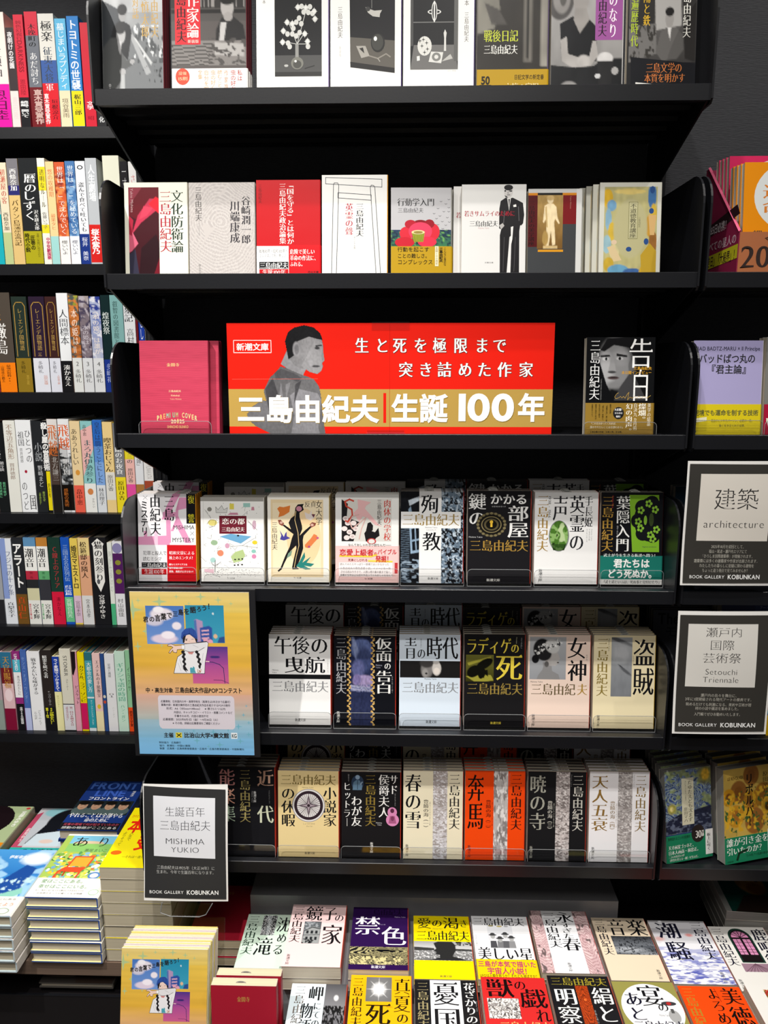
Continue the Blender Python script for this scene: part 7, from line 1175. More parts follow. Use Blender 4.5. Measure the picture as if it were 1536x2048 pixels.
# ------------------------------------------------------------------ banner, poster, paper signs
by = LY + .024; bz = LIPZ[2] - .0085
bx0, bx1 = Xat(460, by, bz), Xat(1102, by, bz); bh = topdist(780, 646, by, bz, 0.03); bwid = bx1 - bx0
o = thing('display_banner', 'long red and gold cardboard banner with white japanese lettering', 'banner', (bx0, by, bz), (-.03, 0, 0))
mb = MB(); mb.box(0, bwid, 0, .003, 0, bh, 'd8d4cc')
B = (462, 646, 1102, 867)
CR = 3.2
def q(x, y): return (640 + x / CR, 620 + y / CR)          # right-hand drawing units
def qr(k, s, x0, y0, x1, y1, c, st): a = q(x0, y0); b = q(x1, y1); return (k, s, a[0], a[1], b[0], b[1], c, st)
def q2(x, y): return (210 + x / 3.413, 600 + y / 3.413)
def q2l(pts): return [q2(*p) for p in pts]
its = [('r', 462, 646, 1102, 867, 'dc1f12'), ('r', 462, 772, 1102, 845, 'b4934a'),
    # the man in profile, printed
    ('i', *q2(980, 170), *q2(1520, 918), 160, 220, None, [
        ('p', [(.22, .58), (.26, .52), (.3, .46), (.38, .41), (.44, .36), (.52, .38), (.57, .37), (.66, .41), (.73, .44), (.85, .47), (.92, .54), (.94, .62), (.96, .8), (1, 1), (.4, 1), (.12, .9), (.02, .84), (.0, .78), (.2, .79), (.3, .8)], '6f6e70'),
        ('p', [(.05, .73), (.2, .66), (.3, .68), (.34, .84), (.2, .86), (.0, .8)], '77767a'), ('p', [(.24, .56), (.34, .46), (.4, .6), (.38, .8), (.28, .76)], '4c4b4e'), ('p', [(.55, .62), (.66, .56), (.9, .6), (.94, .66), (.93, .76), (.9, .9), (.93, 1), (.55, 1), (.6, .8)], '8f8e92'),
        ('p', [(.44, .34), (.52, .22), (.7, .3), (.78, .36), (.72, .44), (.52, .38)], '9c9b9e'), ('e', .75, .2, .225, .185, '8f8e90', .02), ('p', [(.88, .12), (.965, .16), (.975, .22), (.99, .31), (.96, .33), (.97, .36), (.95, .4), (.9, .43), (.8, .41), (.7, .36)], '9a999b'),
        ('p', [(.52, .22), (.5, .14), (.54, .06), (.62, .02), (.74, .0), (.86, .02), (.94, .07), (.97, .13), (.9, .12), (.8, .1), (.66, .14), (.62, .26), (.54, .3)], '1f1f21'), ('e', .64, .21, .045, .065, '9c9b9e', .3), ('e', .645, .21, .03, .045, '7c7b7e', .4), ('l',)[:0] or ('e', .9, .2, .03, .012, '3c3c3e', .5), ('p', [(.88, .175), (.96, .17), (.96, .18), (.88, .19)], '3c3c3e'),
        ('e', .88, .36, .05, .01, '4c4b4e', .5), ('e', .82, .33, .03, .03, 'a4a3a6', .6), ('p', [(.965, .2), (.99, .3), (.955, .31), (.95, .27)], '8a898c'), ('p', [(.36, .42), (.44, .38), (.6, .42), (.7, .46), (.66, .5), (.5, .46), (.38, .48)], '5a595c'), ('p', [(.44, .5), (.46, .62), (.44, .78), (.42, .6)], '929195'), ('p', [(.5, .52), (.56, .5), (.5, .66)], '8a898c'), ('p', [(.62, .52), (.7, .48), (.6, .7)], '4c4b4e'), ('m', .8), ('n', 60, .12, 3), ('n', 5, .16, 8)]),
    ('l', q2l([(904, 268), (1156, 268), (1156, 348), (904, 348), (904, 268)]), 1.2, 'f6e8e4'), ('t', '新潮文庫', *q2(922, 286), *q2(1140, 334), 'f8f0ec', 'B'),
    ('l', [(470, 753), (640, 752)], .5, 'e86c5c'), ('r', 781.5, 648, 782.2, 867, 'b01a10'), ('r', 736, 856, 812, 867, 'e03840')]
for dx, dy, c in ((3, 4, '4c1410'), (-2, 3, '4c1410'), (2, -2, '4c1410'), (0, 0, 'f6f2ee')):
    for s, xs, y0, y1, wd in (('生と死を極限まで', (235, 362, 472, 603, 722, 852, 985, 1095), 170, 266, 88), ('突き詰めた作家', (510, 635, 752, 882, 1003, 1128, 1262), 318, 412, 90)):
        for ch, xx in zip(s, xs): its.append(qr('t', ch, xx + dx, y0 + dy, xx + wd + dx, y1 + dy, c, 'N'))
for dx, dy, c in ((3, 5, '7c6428'), (0, 0, 'f8f7f4')):
    its += [('t', '三島由紀夫', *q2(912 + dx, 628 + dy), q(385, 0)[0] + dx / 3.2, q2(0, 808 + dy)[1], c, 'S'), qr('t', '生誕', 462 + dx, 516 + dy, 822 + dx, 690 + dy, c, 'S'), qr('t', '100', 842 + dx, 512 + dy, 1250 + dx, 682 + dy, c, 'S'), qr('t', '年', 1262 + dx, 512 + dy, 1434 + dx, 684 + dy, c, 'S')]
its.append(('r', *q(414, 510), *q(432, 696), 'dc1f12'))
mb.ink(ink_from(its, B, bh / bwid), (0, 0, bh), (bwid, 0, 0), (0, 0, -bh), (0, -1, 0), .0002, .00001)
link('printed_board', mb.mesh('printed_board', M_GLOSS), o)
tp = MB(); tp.box(bwid * .43, bwid * .545, -.0009, -.0006, .001, .013); link('clear_tape', tp.mesh('clear_tape', M_FILM), o)
tp = MB(); tp.box(bwid * .445, bwid * .56, -.0009, -.0006, bh - .011, bh + .002); link('clear_tape', tp.mesh('clear_tape', M_FILM), o)
tp = MB(); tp.prism([(.003, .0025), (.05, .0025), (.003, bh * .8)], 'x', bwid * .5, bwid * .5 + .001, 'b8b0a4'); link('strut', tp.mesh('strut', M_MATTE), o)

PF = (140, 105, 1415, 1735)       # the contest poster's drawing units
stars = [(165, 280, 105, 110), (228, 190, 28, 32), (455, 200, 85, 70), (640, 150, 36, 26), (900, 150, 62, 42), (1085, 180, 44, 40), (1220, 215, 26, 26), (290, 490, 40, 60), (195, 640, 44, 56), (770, 215, 22, 22), (455, 630, 22, 22),
         ]
stars2 = [(1135, 1455, 60, 46), (1250, 1440, 48, 34), (970, 1500, 44, 34), (1035, 1630, 52, 36), (1360, 1520, 36, 30), (1265, 1590, 48, 34), (1310, 1320, 26, 24), (1365, 1400, 22, 22), (785, 1590, 44, 40), (1345, 1228, 18, 18), (910, 1650, 26, 22), (755, 1490, 22, 20)]
def poster_items(full=True):
    I = [('i', 140, 105, 1415, 1735, 6, 120, 'e0b83c', [('g', 0, .12, 'd8c078', 'd9bc5c'), ('g', .12, .45, 'dcb84c', 'd9a83c'), ('g', .45, .62, 'd9a844', 'd8a880'), ('g', .62, .78, 'd8a890', 'a8b4b0'), ('g', .78, .9, '9cb8c4', '7cb4d4'), ('g', .9, 1, '7cb4d8', '74b0dc'), ('n', 2, .08, 3, 60)])]
    I += [('p', star4(*s), 'a8bc88') for s in stars]
    I += [('p', star4(*s), '6cacc0') for s in stars2] if full else []
    I += [('i', 300, 240, 710, 615, 60, 56, '4c74b8', [('g', 0, 1, '4470b4', '6c90cc'), ('e', .42, .22, .3, .16, 'dcd4dc', .3), ('e', .22, .4, .22, .12, 'c4c0d0', .4), ('e', .34, .1, .14, .08, 'e8e4e8', .3), ('e', .8, .52, .12, .1, 'e4dce4', .3), ('e', .46, .86, .34, .12, 'd8c8d8', .3), ('e', .56, .76, .18, .1, 'ece4ec', .3)]),
          ('i', 725, 232, 1140, 600, 56, 50, '2c88a8', [('g', 0, 1, '2484a4', '3c98b4'), ('p', [(.22, .4), (.28, .36), (.44, .42), (.46, 1), (.24, 1)], 'a88cb0'), ('p', [(.22, .4), (.28, .38), (.3, 1), (.24, 1)], '4c6ca8'), ('p', [(.36, .6), (.6, .54), (.68, .6), (.68, 1), (.38, 1)], '2c4c98'), ('p', [(.4, .66), (.6, .64), (.6, .68), (.4, .7)], 'd8a8b8'), ('p', [(.4, .76), (.6, .74), (.6, .78), (.4, .8)], 'd8a8b8'), ('p', [(.4, .86), (.6, .84), (.6, .88), (.4, .9)], 'd8a8b8'), ('e', .76, .82, .05, .06, 'd8b08c', .2), ('e', .5, .92, .06, .07, 'd89cb0', .2), ('e', .62, .98, .07, .08, 'd89cb0', .2), ('e', .72, .22, .025, .025, 'd8e0e0', .4), ('p', [(.86, .85), (1, .82), (1, 1), (.8, 1)], '2c4c88')]),
          ('i', 775, 635, 1165, 1005, 50, 50, '8c3c90', [('g', 0, .5, '4c3484', 'a04890'), ('g', .5, 1, 'a84c90', 'c85c8c'), ('e', .64, .28, .14, .035, '34286c', .3)]),
          ('l', [(920, 785), (1000, 790), (1070, 812), (1112, 850), (1122, 1000)], 7, '2c2c60'), ('l', [(1000, 968), (1090, 970), (1165, 1000)], 5, '5c2c60'), ('l', [(912, 782), (960, 784)], 9, 'f0c8c8')]
    O = '2c2c34'
    body = [(570, 905), (600, 800), (620, 740), (700, 690), (680, 650), (700, 610), (820, 596), (940, 584), (960, 600), (940, 700), (915, 800), (905, 905)]
    I += [('p', body, 'e4e2e4'), ('l', body + [body[0]], 5, O), ('p', [(730, 690), (800, 690), (780, 714), (745, 710)], 'c88480'), ('p', [(690, 590), (700, 520), (830, 520), (838, 596), (760, 606), (700, 606)], 'e4c8bc'),
          ('p', [(686, 604), (684, 545), (730, 515), (716, 545), (702, 598)], '1f1c20'), ('p', [(760, 515), (815, 515), (844, 570), (832, 604), (815, 556)], '1f1c20'), ('p', [(668, 545), (678, 500), (720, 460), (790, 452), (828, 480), (844, 540), (830, 560), (760, 515), (700, 535), (676, 570)], '2c4c98'), ('l', [(676, 556), (700, 525), (760, 508), (838, 550)], 9, '243c7c'), ('l', [(760, 452), (764, 500)], 4, '243c7c'), ('l', [(705, 480), (712, 520)], 3, '243c7c'), ('l', [(805, 470), (808, 520)], 3, '243c7c'),
          ('e', 724, 572, 9, 7, '3c3c30'), ('l', [(712, 562), (738, 560)], 4, O), ('l', [(780, 566), (806, 562)], 3, O), ('l', [(752, 580), (758, 588)], 2.5, 'a86c5c'),
          ('p', [(700, 612), (830, 600), (940, 590), (940, 640), (850, 680), (760, 690), (700, 676)], 'dcdadc'), ('l', [(700, 612), (830, 600), (945, 588)], 5, O), ('l', [(700, 676), (760, 690), (850, 680), (915, 645)], 4, O), ('l', [(790, 620), (850, 645)], 3, 'a0a0a4'), ('r', 668, 622, 702, 664, 'ecebec'), ('l', [(668, 622), (702, 622), (702, 664), (668, 664), (668, 622)], 3, O),
          ('p', [(668, 625), (600, 630), (560, 612), (525, 618), (516, 632), (560, 636), (576, 648), (548, 668), (526, 700), (540, 704), (572, 672), (576, 694), (612, 700), (620, 668), (668, 664)], 'e8c8b8'), ('l', [(668, 625), (600, 630), (560, 612), (525, 618), (516, 632), (560, 636), (576, 648), (548, 668), (526, 700), (540, 704), (572, 672), (576, 694), (612, 700), (620, 668), (668, 664)], 4, O)]
    for bx_, s in ((685, 1), (836, 1)):
        for k in range(7): I.append(('e', bx_ + (6 if k % 2 else -6) + k * (4 if bx_ > 800 else 1), 690 + k * 24, 17 - k * .7, 16, '1f1c20'))
    I += [('p', [(672, 830), (700, 835), (728, 880), (700, 870), (715, 898), (676, 862)], '1f1c20'), ('p', [(838, 820), (858, 830), (862, 858), (846, 850)], '1f1c20'), ('l', [(620, 800), (650, 880)], 3, 'a0a0a4'), ('l', [(640, 760), (670, 860)], 3, 'a0a0a4'), ('l', [(900, 700), (880, 800)], 3, 'a0a0a4'), ('p', [(750, 900), (748, 850), (764, 842), (774, 852), (786, 832), (800, 846), (800, 870), (812, 900)], '4c9cac'), ('l', [(832, 862), (832, 895), (848, 895), (848, 870), (860, 895), (868, 862)], 6, 'b8704c')]
    s = '君の言葉で三島を語ろう！'; xs = [(270, 345, 326, 402), (335, 342, 395, 398), (395, 325, 460, 392), (460, 312, 522, 378), (525, 300, 585, 362), (590, 290, 648, 345), (650, 272, 708, 330), (712, 262, 775, 325), (778, 245, 845, 308), (850, 240, 905, 295), (905, 228, 965, 285), (968, 210, 1030, 272)]
    I += [('t', ch, *b, '22201f', 'K') for ch, b in zip(s, xs)]
    if not full: return I
    I += [('t', '中・高生対象', 248, 1052, 552, 1102, '22201f', 'K'), ('t', '三島由紀夫作品POPコンテスト', 570, 1045, 1308, 1102, '22201f', 'K'),
          ('p', [(400, 1128), (1180, 1128), (1205, 1140), (1215, 1160), (1215, 1440), (1205, 1460), (1185, 1470), (410, 1470), (388, 1455), (378, 1430), (378, 1160), (385, 1140)], 'd4ccd4')]
    for ln, x0, x1, y in (('応募資格：日本国内の中・高等学校生（高専生は3年次まで応募可）', 408, 1188, 1176), ('募集内容：新潮文庫所収の三島由紀夫作品を紹介するPOPの制作', 410, 1170, 1212), ('形式：A6（105mm×148mm）　※厚さ5ミリ以内', 465, 1115, 1248), ('内容は、キャッチコピー・イラスト・推薦コメントなど', 545, 1190, 1286), ('手書きのみ可、内容の使用不可', 548, 925, 1324), ('応募期間：2025年8月1日（金）～9月30日（火）', 420, 1045, 1360), ('※その他、詳細は応募要項をご確認ください', 525, 1048, 1398)):
        I.append(('t', ln, x0, y, x1, y + 26, '33303a', 'B'))
    I += [('t', '主催', 420, 1510, 528, 1562, '22201f', 'K'), ('r', 552, 1508, 622, 1562, 'd8c838'), ('l', [(565, 1520), (588, 1535), (565, 1552)], 9, '26220a'), ('l', [(610, 1520), (588, 1535), (610, 1552)], 9, '26220a'), ('t', '比治山大学×廣文館', 645, 1508, 1142, 1562, '22201f', 'K'), ('r', 1165, 1504, 1234, 1566, 'e8ecf0'), ('t', 'K', 1172, 1516, 1200, 1556, '17403c', 'S'), ('t', 'G', 1196, 1516, 1228, 1556, '17403c', 'S'),
          ('t', '特別協力　広島銀行', 362, 1602, 606, 1624, '1c3444', 'B'), ('t', '協力　新潮社・中国SC開発', 364, 1634, 708, 1656, '1c3444', 'B'), ('t', '後援　広島県・広島県教育委員会・広島市・広島市教育委員会・中国新聞社', 364, 1664, 1305, 1686, '1c3444', 'B')]
    return I
# poster on its black backing board, hung before the fourth shelf's lip
py = LY - .0165
zt, zb = onY(380, 1184, py).z, onY(395, 1509, py).z
xa, xb = Xat(258.5, py, zt), Xat(497.5, py, zt); pw = xb - xa; ph_ = zt - zb
o = thing('contest_poster', 'yellow to blue contest poster with an anime girl on a black backing board', 'poster', (xa, py, zb))
m = MB(); m.box(-.0075, pw + .0095, .0012, .0062, -.004, ph_ + .004, '17171a'); link('backing_board', m.mesh('backing_board', M_MATTE), o)
m = MB(); m.add([(0, 0, 0), (pw, 0, 0), (pw, 0, ph_), (0, 0, ph_), (0, .001, 0), (pw, .001, 0), (pw, .001, ph_), (0, .001, ph_)], [(0, 1, 2, 3), (4, 7, 6, 5), (0, 4, 5, 1), (1, 5, 6, 2), (2, 6, 7, 3), (3, 7, 4, 0)], 'd8d0c8')
m.ink(ink_from(poster_items(), PF, 1630 / 1275), (0, 0, ph_), (pw, 0, 0), (0, 0, -ph_), (0, -1, 0), .0001, .000008); link('printed_sheet', m.mesh('printed_sheet', M_MATTE), o)
m = MB(); m.tube([(.05, .008, ph_ + .003), (.05, .013, ph_ + .003), (.05, .013, ph_ - .012)], .0008); m.tube([(pw - .05, .008, ph_ + .003), (pw - .05, .013, ph_ + .003), (pw - .05, .013, ph_ - .012)], .0008); link('hanging_hook', m.mesh('hanging_hook', M_STEEL), o)

def sign(lb, x0, x1, yt, Y, Z, tilt, items, fr, zr=0, holder=False, warp=.002):
    X0, X1 = Xat(x0, Y, Z), Xat(x1, Y, Z); w_ = X1 - X0; h_ = topdist((x0 + x1) / 2, yt, Y, Z, tilt)
    o = thing('paper_sign', lb, 'sign', (X0, Y, Z), (-tilt, 0, zr))
    nx, nz = 12, 16
    m = MB(); V = []; Fc = []
    dy = lambda u, v: -warp * math.sin(u * 3.1) + warp * .8 * math.sin(v * 5 + u * 2)
    for s_ in (0, .0006):
        for j in range(nz + 1):
            for i in range(nx + 1): V.append((w_ * i / nx, dy(i / nx, j / nz) + s_, h_ * j / nz))
    N = (nx + 1) * (nz + 1)
    for j in range(nz):
        for i in range(nx):
            a = j * (nx + 1) + i; Fc.append((a, a + 1, a + nx + 2, a + nx + 1)); Fc.append((N + a, N + a + nx + 1, N + a + nx + 2, N + a + 1))
    m.add(V, Fc, 'e4e2de')
    ik = ink_from(items, fr, h_ / w_); k0 = len(m.V); m.ink(ik, (0, 0, h_), (w_, 0, 0), (0, 0, -h_), (0, -1, 0), .0009, .00003)
    P = m.V[-1]; P[:, 1] += np.array([dy(a, b) for a, b in zip(P[:, 0] / w_, P[:, 2] / h_)])
    link('printed_sheet', m.mesh('printed_sheet', M_MATTE), o)
    c = MB(); c.box(.002, w_ - .002, .0042, .0058, .002, h_ - .004); link('clear_backing', c.mesh('clear_backing', M_CLEAR), o)
    if holder:
        c = MB(); c.prism([(w_ * .22, -.002), (w_ * .82, -.002), (w_ * .74, -.022), (w_ * .66, -.026), (w_ * .32, -.026), (w_ * .2, -.02)][::-1], 'y', -.004, -.001); link('holder_foot', c.mesh('holder_foot', M_CLEAR), o)
        c = MB(); c.tube([(w_ * .22, -.002, -.002), (w_ * .2, -.002, -.02), (w_ * .32, -.002, -.026), (w_ * .66, -.002, -.026), (w_ * .74, -.002, -.022), (w_ * .82, -.002, -.002)], .0008, seg=5); link('polished_rim', c.mesh('polished_rim', M_RIM), o)
    return o
def halfsheet(border=1.2):
    return lambda c: ('p', [(1.5, 1.5), (98.5, 2.2), (98, 97.8), (1.5, 98.3)], c)
SF = (0, 0, 100, 100)
BG = '2b2b2c'
KB = lambda x0, x1, y: [('t', 'BOOK GALLERY', x0, y, x0 + (x1 - x0) * .5, y + 2.7, 'f0f0ee', 'G'), ('t', 'KOBUNKAN', x0 + (x1 - x0) * .54, y - .6, x1, y + 3.1, 'f0f0ee', 'B')]
s1 = [('q', [(1.2, 1.5), (97.5, 4.2), (98, 98), (1.2, 97.2)], BG), ('q', [(12.5, 9.5), (85.5, 11.2), (85.5, 62.8), (12.3, 61.6)], 'dcdde2'), ('t', '生誕百年', 26, 18.5, 74, 27, '33343a', 't'), ('t', '三島由紀夫', 19.5, 30, 80.5, 39, '33343a', 't'), ('t', 'MISHIMA', 26, 45.5, 74, 50.8, '33343a', 't'), ('t', 'YUKIO', 33, 53, 67, 58, '33343a', 't'),
      ('t', '三島由紀夫は1925年（大正14年）に', 15.5, 69.5, 85, 72.8, 'd4d4d2', 't'), ('t', '生まれ、今年で生誕百年になります。', 15, 73.4, 86, 76.6, 'd4d4d2', 't')] + KB(6.5, 89, 91)
sign('black framed paper sign with a white square, left of the lowest display shelf', 288, 456, 1568, LY - .035, onY(372, 1802, LY - .035).z, math.radians(9), s1, SF, holder=True)
BG2 = '32302c'
def lines(L_, y0, dy, x0=12, x1=88):
    o = []
    for i, (s, a, b) in enumerate(L_): o.append(('t', s, a, y0 + dy * i, b, y0 + dy * i + 3.1, 'c8c4b8', 't'))
    return o
s2 = [('q', [(2, 2.2), (98, 2.6), (98.5, 97.6), (2.2, 98)], BG2), ('q', [(14, 10), (88, 10), (88, 63.5), (14, 63.5)], 'd6d0c6'), ('t', '建築', 28.5, 21, 76, 38.5, '2c2a2a', 't'), ('t', 'architecture', 20, 46.5, 84, 53, '2c2a2a', 't')] \
    + lines([('2025年10月を初回として、', 30, 66), ('福山・尾道・瀬戸内エリアにて', 28, 68), ('『ひろしま国際建築祭』が開催されます。', 20, 76), ('建築祭には多くの建築家や作家が出展されます。', 13, 82), ('わたしたちの暮らしに密接に関わる建物を', 19, 77), ('ちょっと違う視点で見てみませんか？', 22, 72)], 66.5, 3.9) + KB(9, 84, 91.5)
sign('upper right paper sign with a two character title over one english word', 1360, 1548, 922, LY - .010, onY(1454, 1171, LY - .010).z, math.radians(2), s2, SF)
s3 = [('q', [(2, 3.0), (98, 3.0), (97.5, 97.4), (2.4, 98)], BG2), ('q', [(11, 10), (84, 10), (84, 61), (11, 61)], 'd6d3cc'), ('t', '瀬戸内', 29, 12.5, 68, 20.5, '2c2a2a', 't'), ('t', '国際', 34, 22.5, 60, 31, '2c2a2a', 't'), ('t', '芸術祭', 27, 33, 68, 41.5, '2c2a2a', 't'), ('t', 'Setouchi', 31, 46, 65, 51, '2c2a2a', 't'), ('t', 'Triennale', 29, 52.5, 67, 57.5, '2c2a2a', 't')] \
    + [('t', s, a, y, b, y + 2.9, 'c8c4b8', 't') for s, a, b, y in (('瀬戸内の島々を舞台に、', 28, 68, 66.5), ('3年に1度開催される現代アートの祭典です。', 12, 84, 69.8), ('眺めるだけでも刺激になる、美術や芸術が題', 13, 82, 74), ('材の小説や雑誌を集めました。', 23, 71, 77.3), ('入門編でぜひお勧めいたします。', 22, 73, 82))] + KB(6, 88, 91)
sign('lower right paper sign with a three line title over two english words', 1344, 1532, 1222, LY - .019, onY(1438, 1468, LY - .019).z, math.radians(4), s3, SF)

# ------------------------------------------------------------------ tables, riser and what lies on them
TZ = CAMZ - 1.078
o = thing('display_table', 'low display table with a grey brown wood edge on the left', 'table', (0, 0, TZ))
m = MB(); m.box(-1.3, -.4725, 1.212, 1.68, -.028, 0); link('tabletop', m.mesh('tabletop', M_WOOD), o)
m = MB(); m.box(-1.3, -.462, 1.35, 1.68, -TZ + .0, -.052); link('cabinet', m.mesh('cabinet', M_PLINTH), o)
o2 = thing('low_plinth', 'black plinth box under the wood edged table', 'plinth', (0, 0, 0))
m = MB(); m.box(-1.3, -.47, 1.222, 1.345, .0, TZ - .083); m.box(-1.3, -.47, 1.219, 1.2215, .02, TZ - .081); link('body', m.mesh('body', M_PLINTH), o2)
m = MB(); m.box(-1.3, -.47, 1.2185, 1.2235, TZ - .0805, TZ - .0785); link('metal_edge', m.mesh('metal_edge', M_STEEL), o2)
BZ = CAMZ - 1.10
o = thing('display_bench', 'black bench in front of the middle bay carrying the paperbacks', 'bench', (0, 0, BZ))
m = MB(); m.box(-.458, 1.3, .90, 1.4245, -.03, 0); link('benchtop', m.mesh('benchtop', M_PLINTH), o)
m = MB(); m.box(-.45, 1.3, .93, 1.42, -BZ, -.0305); link('body', m.mesh('body', M_PLINTH), o)
# dark grey three-step riser
o = thing('stepped_riser', 'dark grey plastic three step riser behind the lying paperbacks', 'riser', (0, 0, BZ))
rx0 = -.288; rx1 = Xat(1237, 1.29, CAMZ - .993)
for k, (ya, yb, zz) in enumerate(((1.290, 1.365, CAMZ - .993), (1.118, 1.2895, CAMZ - 1.033), (.955, 1.1175, CAMZ - 1.062))):
    m = MB(); h_ = zz - BZ; x1_ = rx1 + (.0 if k == 0 else .012 if k == 1 else .0)
    xs_ = (rx0, rx0, -.180)[k]; m.box(xs_, x1_, ya, yb, h_ - .004, h_); m.box(xs_, x1_, ya, ya + .003, .0003, h_ - .004); m.box(x1_ - .003, x1_, ya + .003, yb, .0003, h_ - .004)
    link('step', m.mesh('step', M_RISER), o)
o = thing('low_riser', 'low black riser under the paperbacks right of the grey stepped riser', 'riser', (0, 0, BZ))
m = MB(); m.box(rx1 + .014, 1.25, .955, 1.30, .0003, CAMZ - 1.062 - BZ); link('platform', m.mesh('platform', M_PLINTH), o)

def lay(key, xl, xr, py, Ztop, edge, n, where, zr=0, w=None, h=None, t=None, base=None, flip=0, name='paperback_book', jit=.002, x0=None, ymin=None):
    """books lying flat, cover up; xl..xr at image row py are the front or back edge of the top cover"""
    d = DES[key]; t = t or d.get('t', .013); rnd = random.Random(key)
    P = onZ((xl + xr) / 2, py, CAMZ + Ztop)
    X0 = Xat(xl, P.y, CAMZ + Ztop); X1 = Xat(xr, P.y, CAMZ + Ztop)
    w_ = w or (X1 - X0 - .002); h_ = h or .149
    if x0 is not None: X0 = x0
    Y0 = P.y if edge == 'front' else P.y - h_
    if ymin: Y0 = max(Y0, ymin)
    gap = .0012 if not d.get('band') else .0022
    for i in range(n):
        lb = lab(d['what'], ' ' + where) if n == 1 else lab(d['what'], ', ' + ['topmost', 'second from top', 'third from top', 'fourth from top', 'fifth from top', 'sixth from top', 'seventh from top', 'eighth from top'][i] + ' of its pile')
        jx, jy, jr = (rnd.uniform(-jit * .4, jit * .4), rnd.uniform(-jit * .5, jit), rnd.uniform(-.003, .003) if name[0] == 'p' else rnd.uniform(-.006, .006)) if i else (0, 0, 0)
        z = CAMZ + Ztop - i * (t + gap)
        put_book(key, lb, (X0 + jx, Y0 + jy, z), (-math.pi / 2, 0, zr + jr), f'{d["what"]}, stacked copies' if n > 1 else None, name, 'book', w_, h_, t)
WR = 'in the upper row on the bench'
S2 = -1.033
for key, xl, xr, py, n in (('sinking', 463, 566, 1953, 1), ('mirror', 562, 684, 1934, 2), ('forbidden', 696, 820, 1940, 2), ('thirst', 829, 955, 1959, 2), ('star', 957, 1084, 1960, 2), ('spring_long', 1085, 1214, 1947, 2), ('music', 1223, 1344, 1962, 1)):
    t = DES[key].get('t', .013); st = n * (t + (.0022 if DES[key].get('band') else .0012)); lay(key, xl, xr, py, S2 + st, 'front', n, WR)
for key, xl, xr, py, n in (('waves', 1349, 1478, 1969, 3), ('arch', 1484, 1612, 1984, 3)):
    t = DES[key].get('t', .013); lay(key, xl, xr, py, -1.062 + n * (t + .0012), 'front', n, WR)
WL = 'in the front row on the bench'
for key, xl, xr, py, n in (('cape', 585, 698, 1968, 3), ('midsummer', 703, 826, 1951, 3), ('patriot', 829, 955, 1961, 3), ('beast', 961, 1091, 1955, 4), ('silk', 1093, 1218, 1952, 4), ('banquet', 1222, 1348, 1964, 3), ('virtue', 1354, 1481, 1973, 3), ('actor', 1488, 1615, 1970, 3)):
    Zt = onY((xl + xr) / 2, py, 1.108).z - CAMZ
    t = max(.009, (Zt + 1.062) / n - .0013); DES[key]['t'] = t
    lay(key, xl, xr, py, Zt, 'back', n, WL)
# red paperbacks standing at the left end of the bench
RB = (.135, .153)
for i, (dx, dy, lab_) in enumerate(((0, 0, 'front one standing on the bench'), (.004, .020, 'rear one standing on the bench'))):
    zz = BZ + .0015; yy = 1.018; RX0_ = Xat(427, yy + .02, BZ + .14) - .001
    put_book('goldred', f'crimson cloth paperback, {lab_}', (RX0_ + dx, yy + dy, zz), (-.05, 0, 0), 'crimson cloth paperbacks on the bench', 'paperback_book', 'book', .1025, .150, .0165)
# crimson one lying behind
lay('goldred', 346, 462, 1880, -1.040, 'front', 3, 'lying behind the flyers', w=.1025, h=.150, t=.0165, x0=-.3945)
# flyers
o0 = BZ + .0005; fY = 1.000; fw = .136; fh = .200; ft = .0021
FL = MB(); FL.box(0, fw, 0, ft - .0003, 0, fh, 'e8e4dc')
flp = []
for c_ in ('d8d2c4', 'd8c46c', 'c9b8bc', 'dccf8c'):
    FL = MB(); FL.box(0, fw, 0, ft - .0003, 0, fh, c_); flp.append(FL.mesh('printed_sheet', M_MATTE))
FL2 = MB(); FL2.box(0, fw, 0, ft - .0003, 0, fh, 'e8e4dc'); FL2.ink(ink_from(poster_items(False), PF, fh / fw), (0, 0, fh), (fw, 0, 0), (0, 0, -fh), (0, -1, 0), .0001, .00001)
flm = FL2.mesh('printed_sheet', M_GLOSS)
fx = Xat(249, 1.06, CAMZ - .905)
FN = 22
for i in range(FN):
    o = link('contest_flyer', flm if i == 0 else flp[[1, 3, 0, 2, 0, 3, 0][i % 7]]); o.location = (fx + (i % 3) * .0006 + i * .0002, fY + i * (ft + .0002), o0 + (.0 if i == 0 else -.0 + (i % 4) * .0004)); o.rotation_euler = (-math.radians(14), 0, 0)
    if i == 0: tag(o, 'front yellow contest flyer with an anime girl, on the bench', 'flyer', 'contest flyers')
    else: tag(o, 'contest flyer standing packed behind the front yellow one', 'flyer', 'packed contest flyers')
o = thing('flyer_holder', 'clear holder around the standing yellow contest flyers', 'holder', (fx - .003, fY - .004, BZ + .0002))
m = MB(); m.box(0, fw + .006, 0, .002, 0, .05); link('front_lip', m.mesh('front_lip', M_CLEAR), o)
m = MB(); m.prism([(.11, 0), (.113, 0), (.155, .17), (.152, .17)], 'x', 0, fw + .006); link('back_plate', m.mesh('back_plate', M_CLEAR), o)
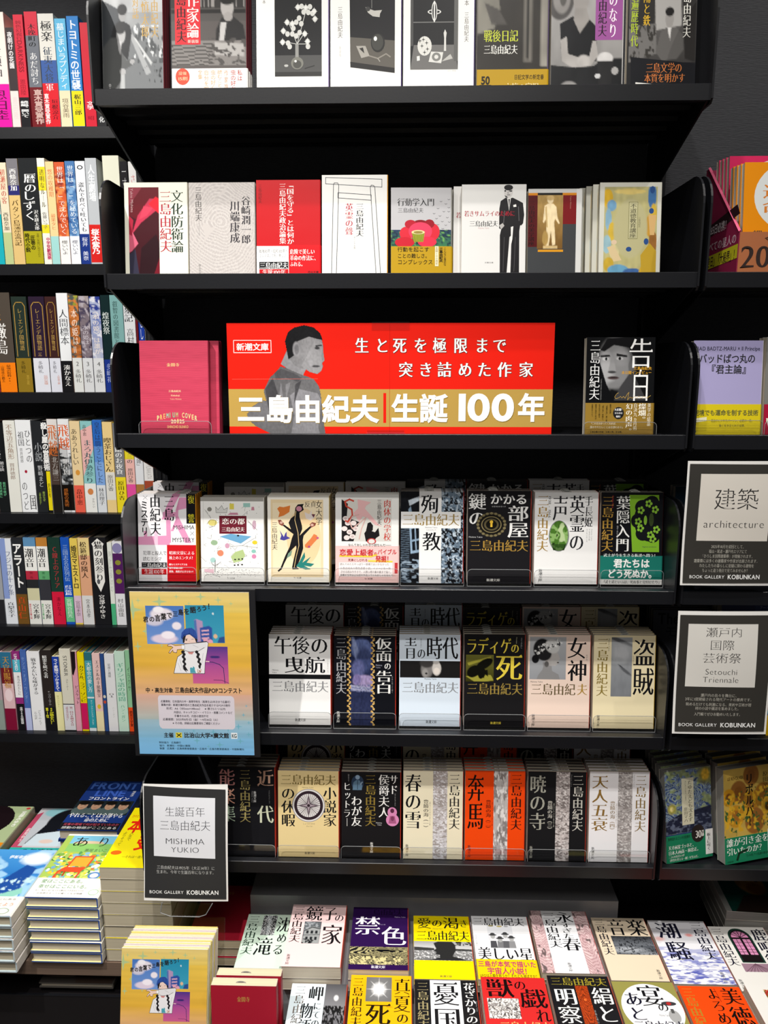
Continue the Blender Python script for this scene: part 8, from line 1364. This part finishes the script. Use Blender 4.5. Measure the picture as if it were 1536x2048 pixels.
# hardbacks on the left table
HW, HH = .131, .187
WT = 'on the left table'
lay('arigato', 50, 197, 1795, -.940, 'front', 6, WT, w=HW, h=HH, t=.0206, name='hardback_book')
lay('yellowaward', 198, 336, 1736, -.884, 'front', 8, WT, w=.126, h=HH, t=.0229, name='hardback_book')
DES['cats']['band'] = (.05, 'e8e2dc'); DES['cats']['band_items'] = [('t', '見たことない世界がここにある', 4, 110, 92, 114, '8a8a8a', 'G'), ('t', 'ねむりがとと思うとよう', 4, 119, 94, 126, 'd88a5c', 'G'), ('t', 'いない', 4, 131, 50, 138, 'd88a5c', 'G'), ('e', 84, 136, 9, 6, '9ab09a'), ('e', 84, 136, 7.5, 4.8, 'e8e2dc')]
AX = Xat(50, 1.223, CAMZ - .94)
lay('cats', -84, 61, 1832, -.957, 'front', 5, WT, w=HW, h=HH, t=.0215, name='hardback_book', x0=AX - HW - .0045)
FXX = -.712
lay('frontline', 122, 243, 1672, -.947, 'front', 5, 'behind the garden hardbacks', w=.126, h=HH, t=.0245, name='hardback_book', x0=FXX, ymin=1.418)
lay('tableware', 247, 345, 1690, -.990, 'front', 3, 'behind the yellow award pile', w=.108, h=HH, t=.027, name='hardback_book', jit=.001, x0=FXX + .126 + .003, ymin=1.424)
lay('girlpink', 36, 158, 1745, -1.018, 'front', 2, 'behind the blue city hardbacks', w=.122, h=HH, t=.028, name='hardback_book', x0=FXX - .122 - .003, ymin=1.418)
lay('girlred', -70, 52, 1738, -.998, 'front', 3, 'at the left edge of the table', w=HW, h=HH, t=.025, name='hardback_book', x0=FXX - .125 - HW - .004, ymin=1.392)
# books glimpsed in the slot under the left table
DES['slotbook'] = dict({k: v for k, v in DES['tableware'].items() if k[0] != '_'}, what='dim hardback glimpsed')
lay('slotbook', 78, 205, 1966, -1.138, 'front', 1, 'in the slot under the left table', w=.14, h=.085, t=.011, name='hardback_book')
# portrait books behind on the right
lay('selfportrait', 1476, 1605, 1862, -.990, 'front', 4, 'behind the arched window paperbacks', w=.13, h=.145, t=.0176, ymin=1.266, name='hardback_book', zr=-.07)

# clear divider between the books of the fourth left row
zd = onY(130, LEFT_PX[3], SY - .012).z
o = thing('book_divider', 'clear bent plastic divider in front of the orange lettered spine', 'divider', (Xat(108, SY - .02, zd), SY - .02, zd + .0008))
m = MB(); m.box(0, .019, 0, .0012, 0, .165); link('front_tab', m.mesh('front_tab', M_FILM), o)
m = MB(); m.tube([(0, 0, 0), (0, 0, .165), (.019, 0, .165), (.019, 0, 0)], .0005, seg=5); link('polished_rim', m.mesh('polished_rim', M_RIM), o)

bpy.data.objects.remove(_fo); bpy.data.curves.remove(_fc)
dup = {k: v for k, v in LABELS.items() if len(v) > 1 and 'packed' not in k}
if dup: print('DUPLABELS', dup)
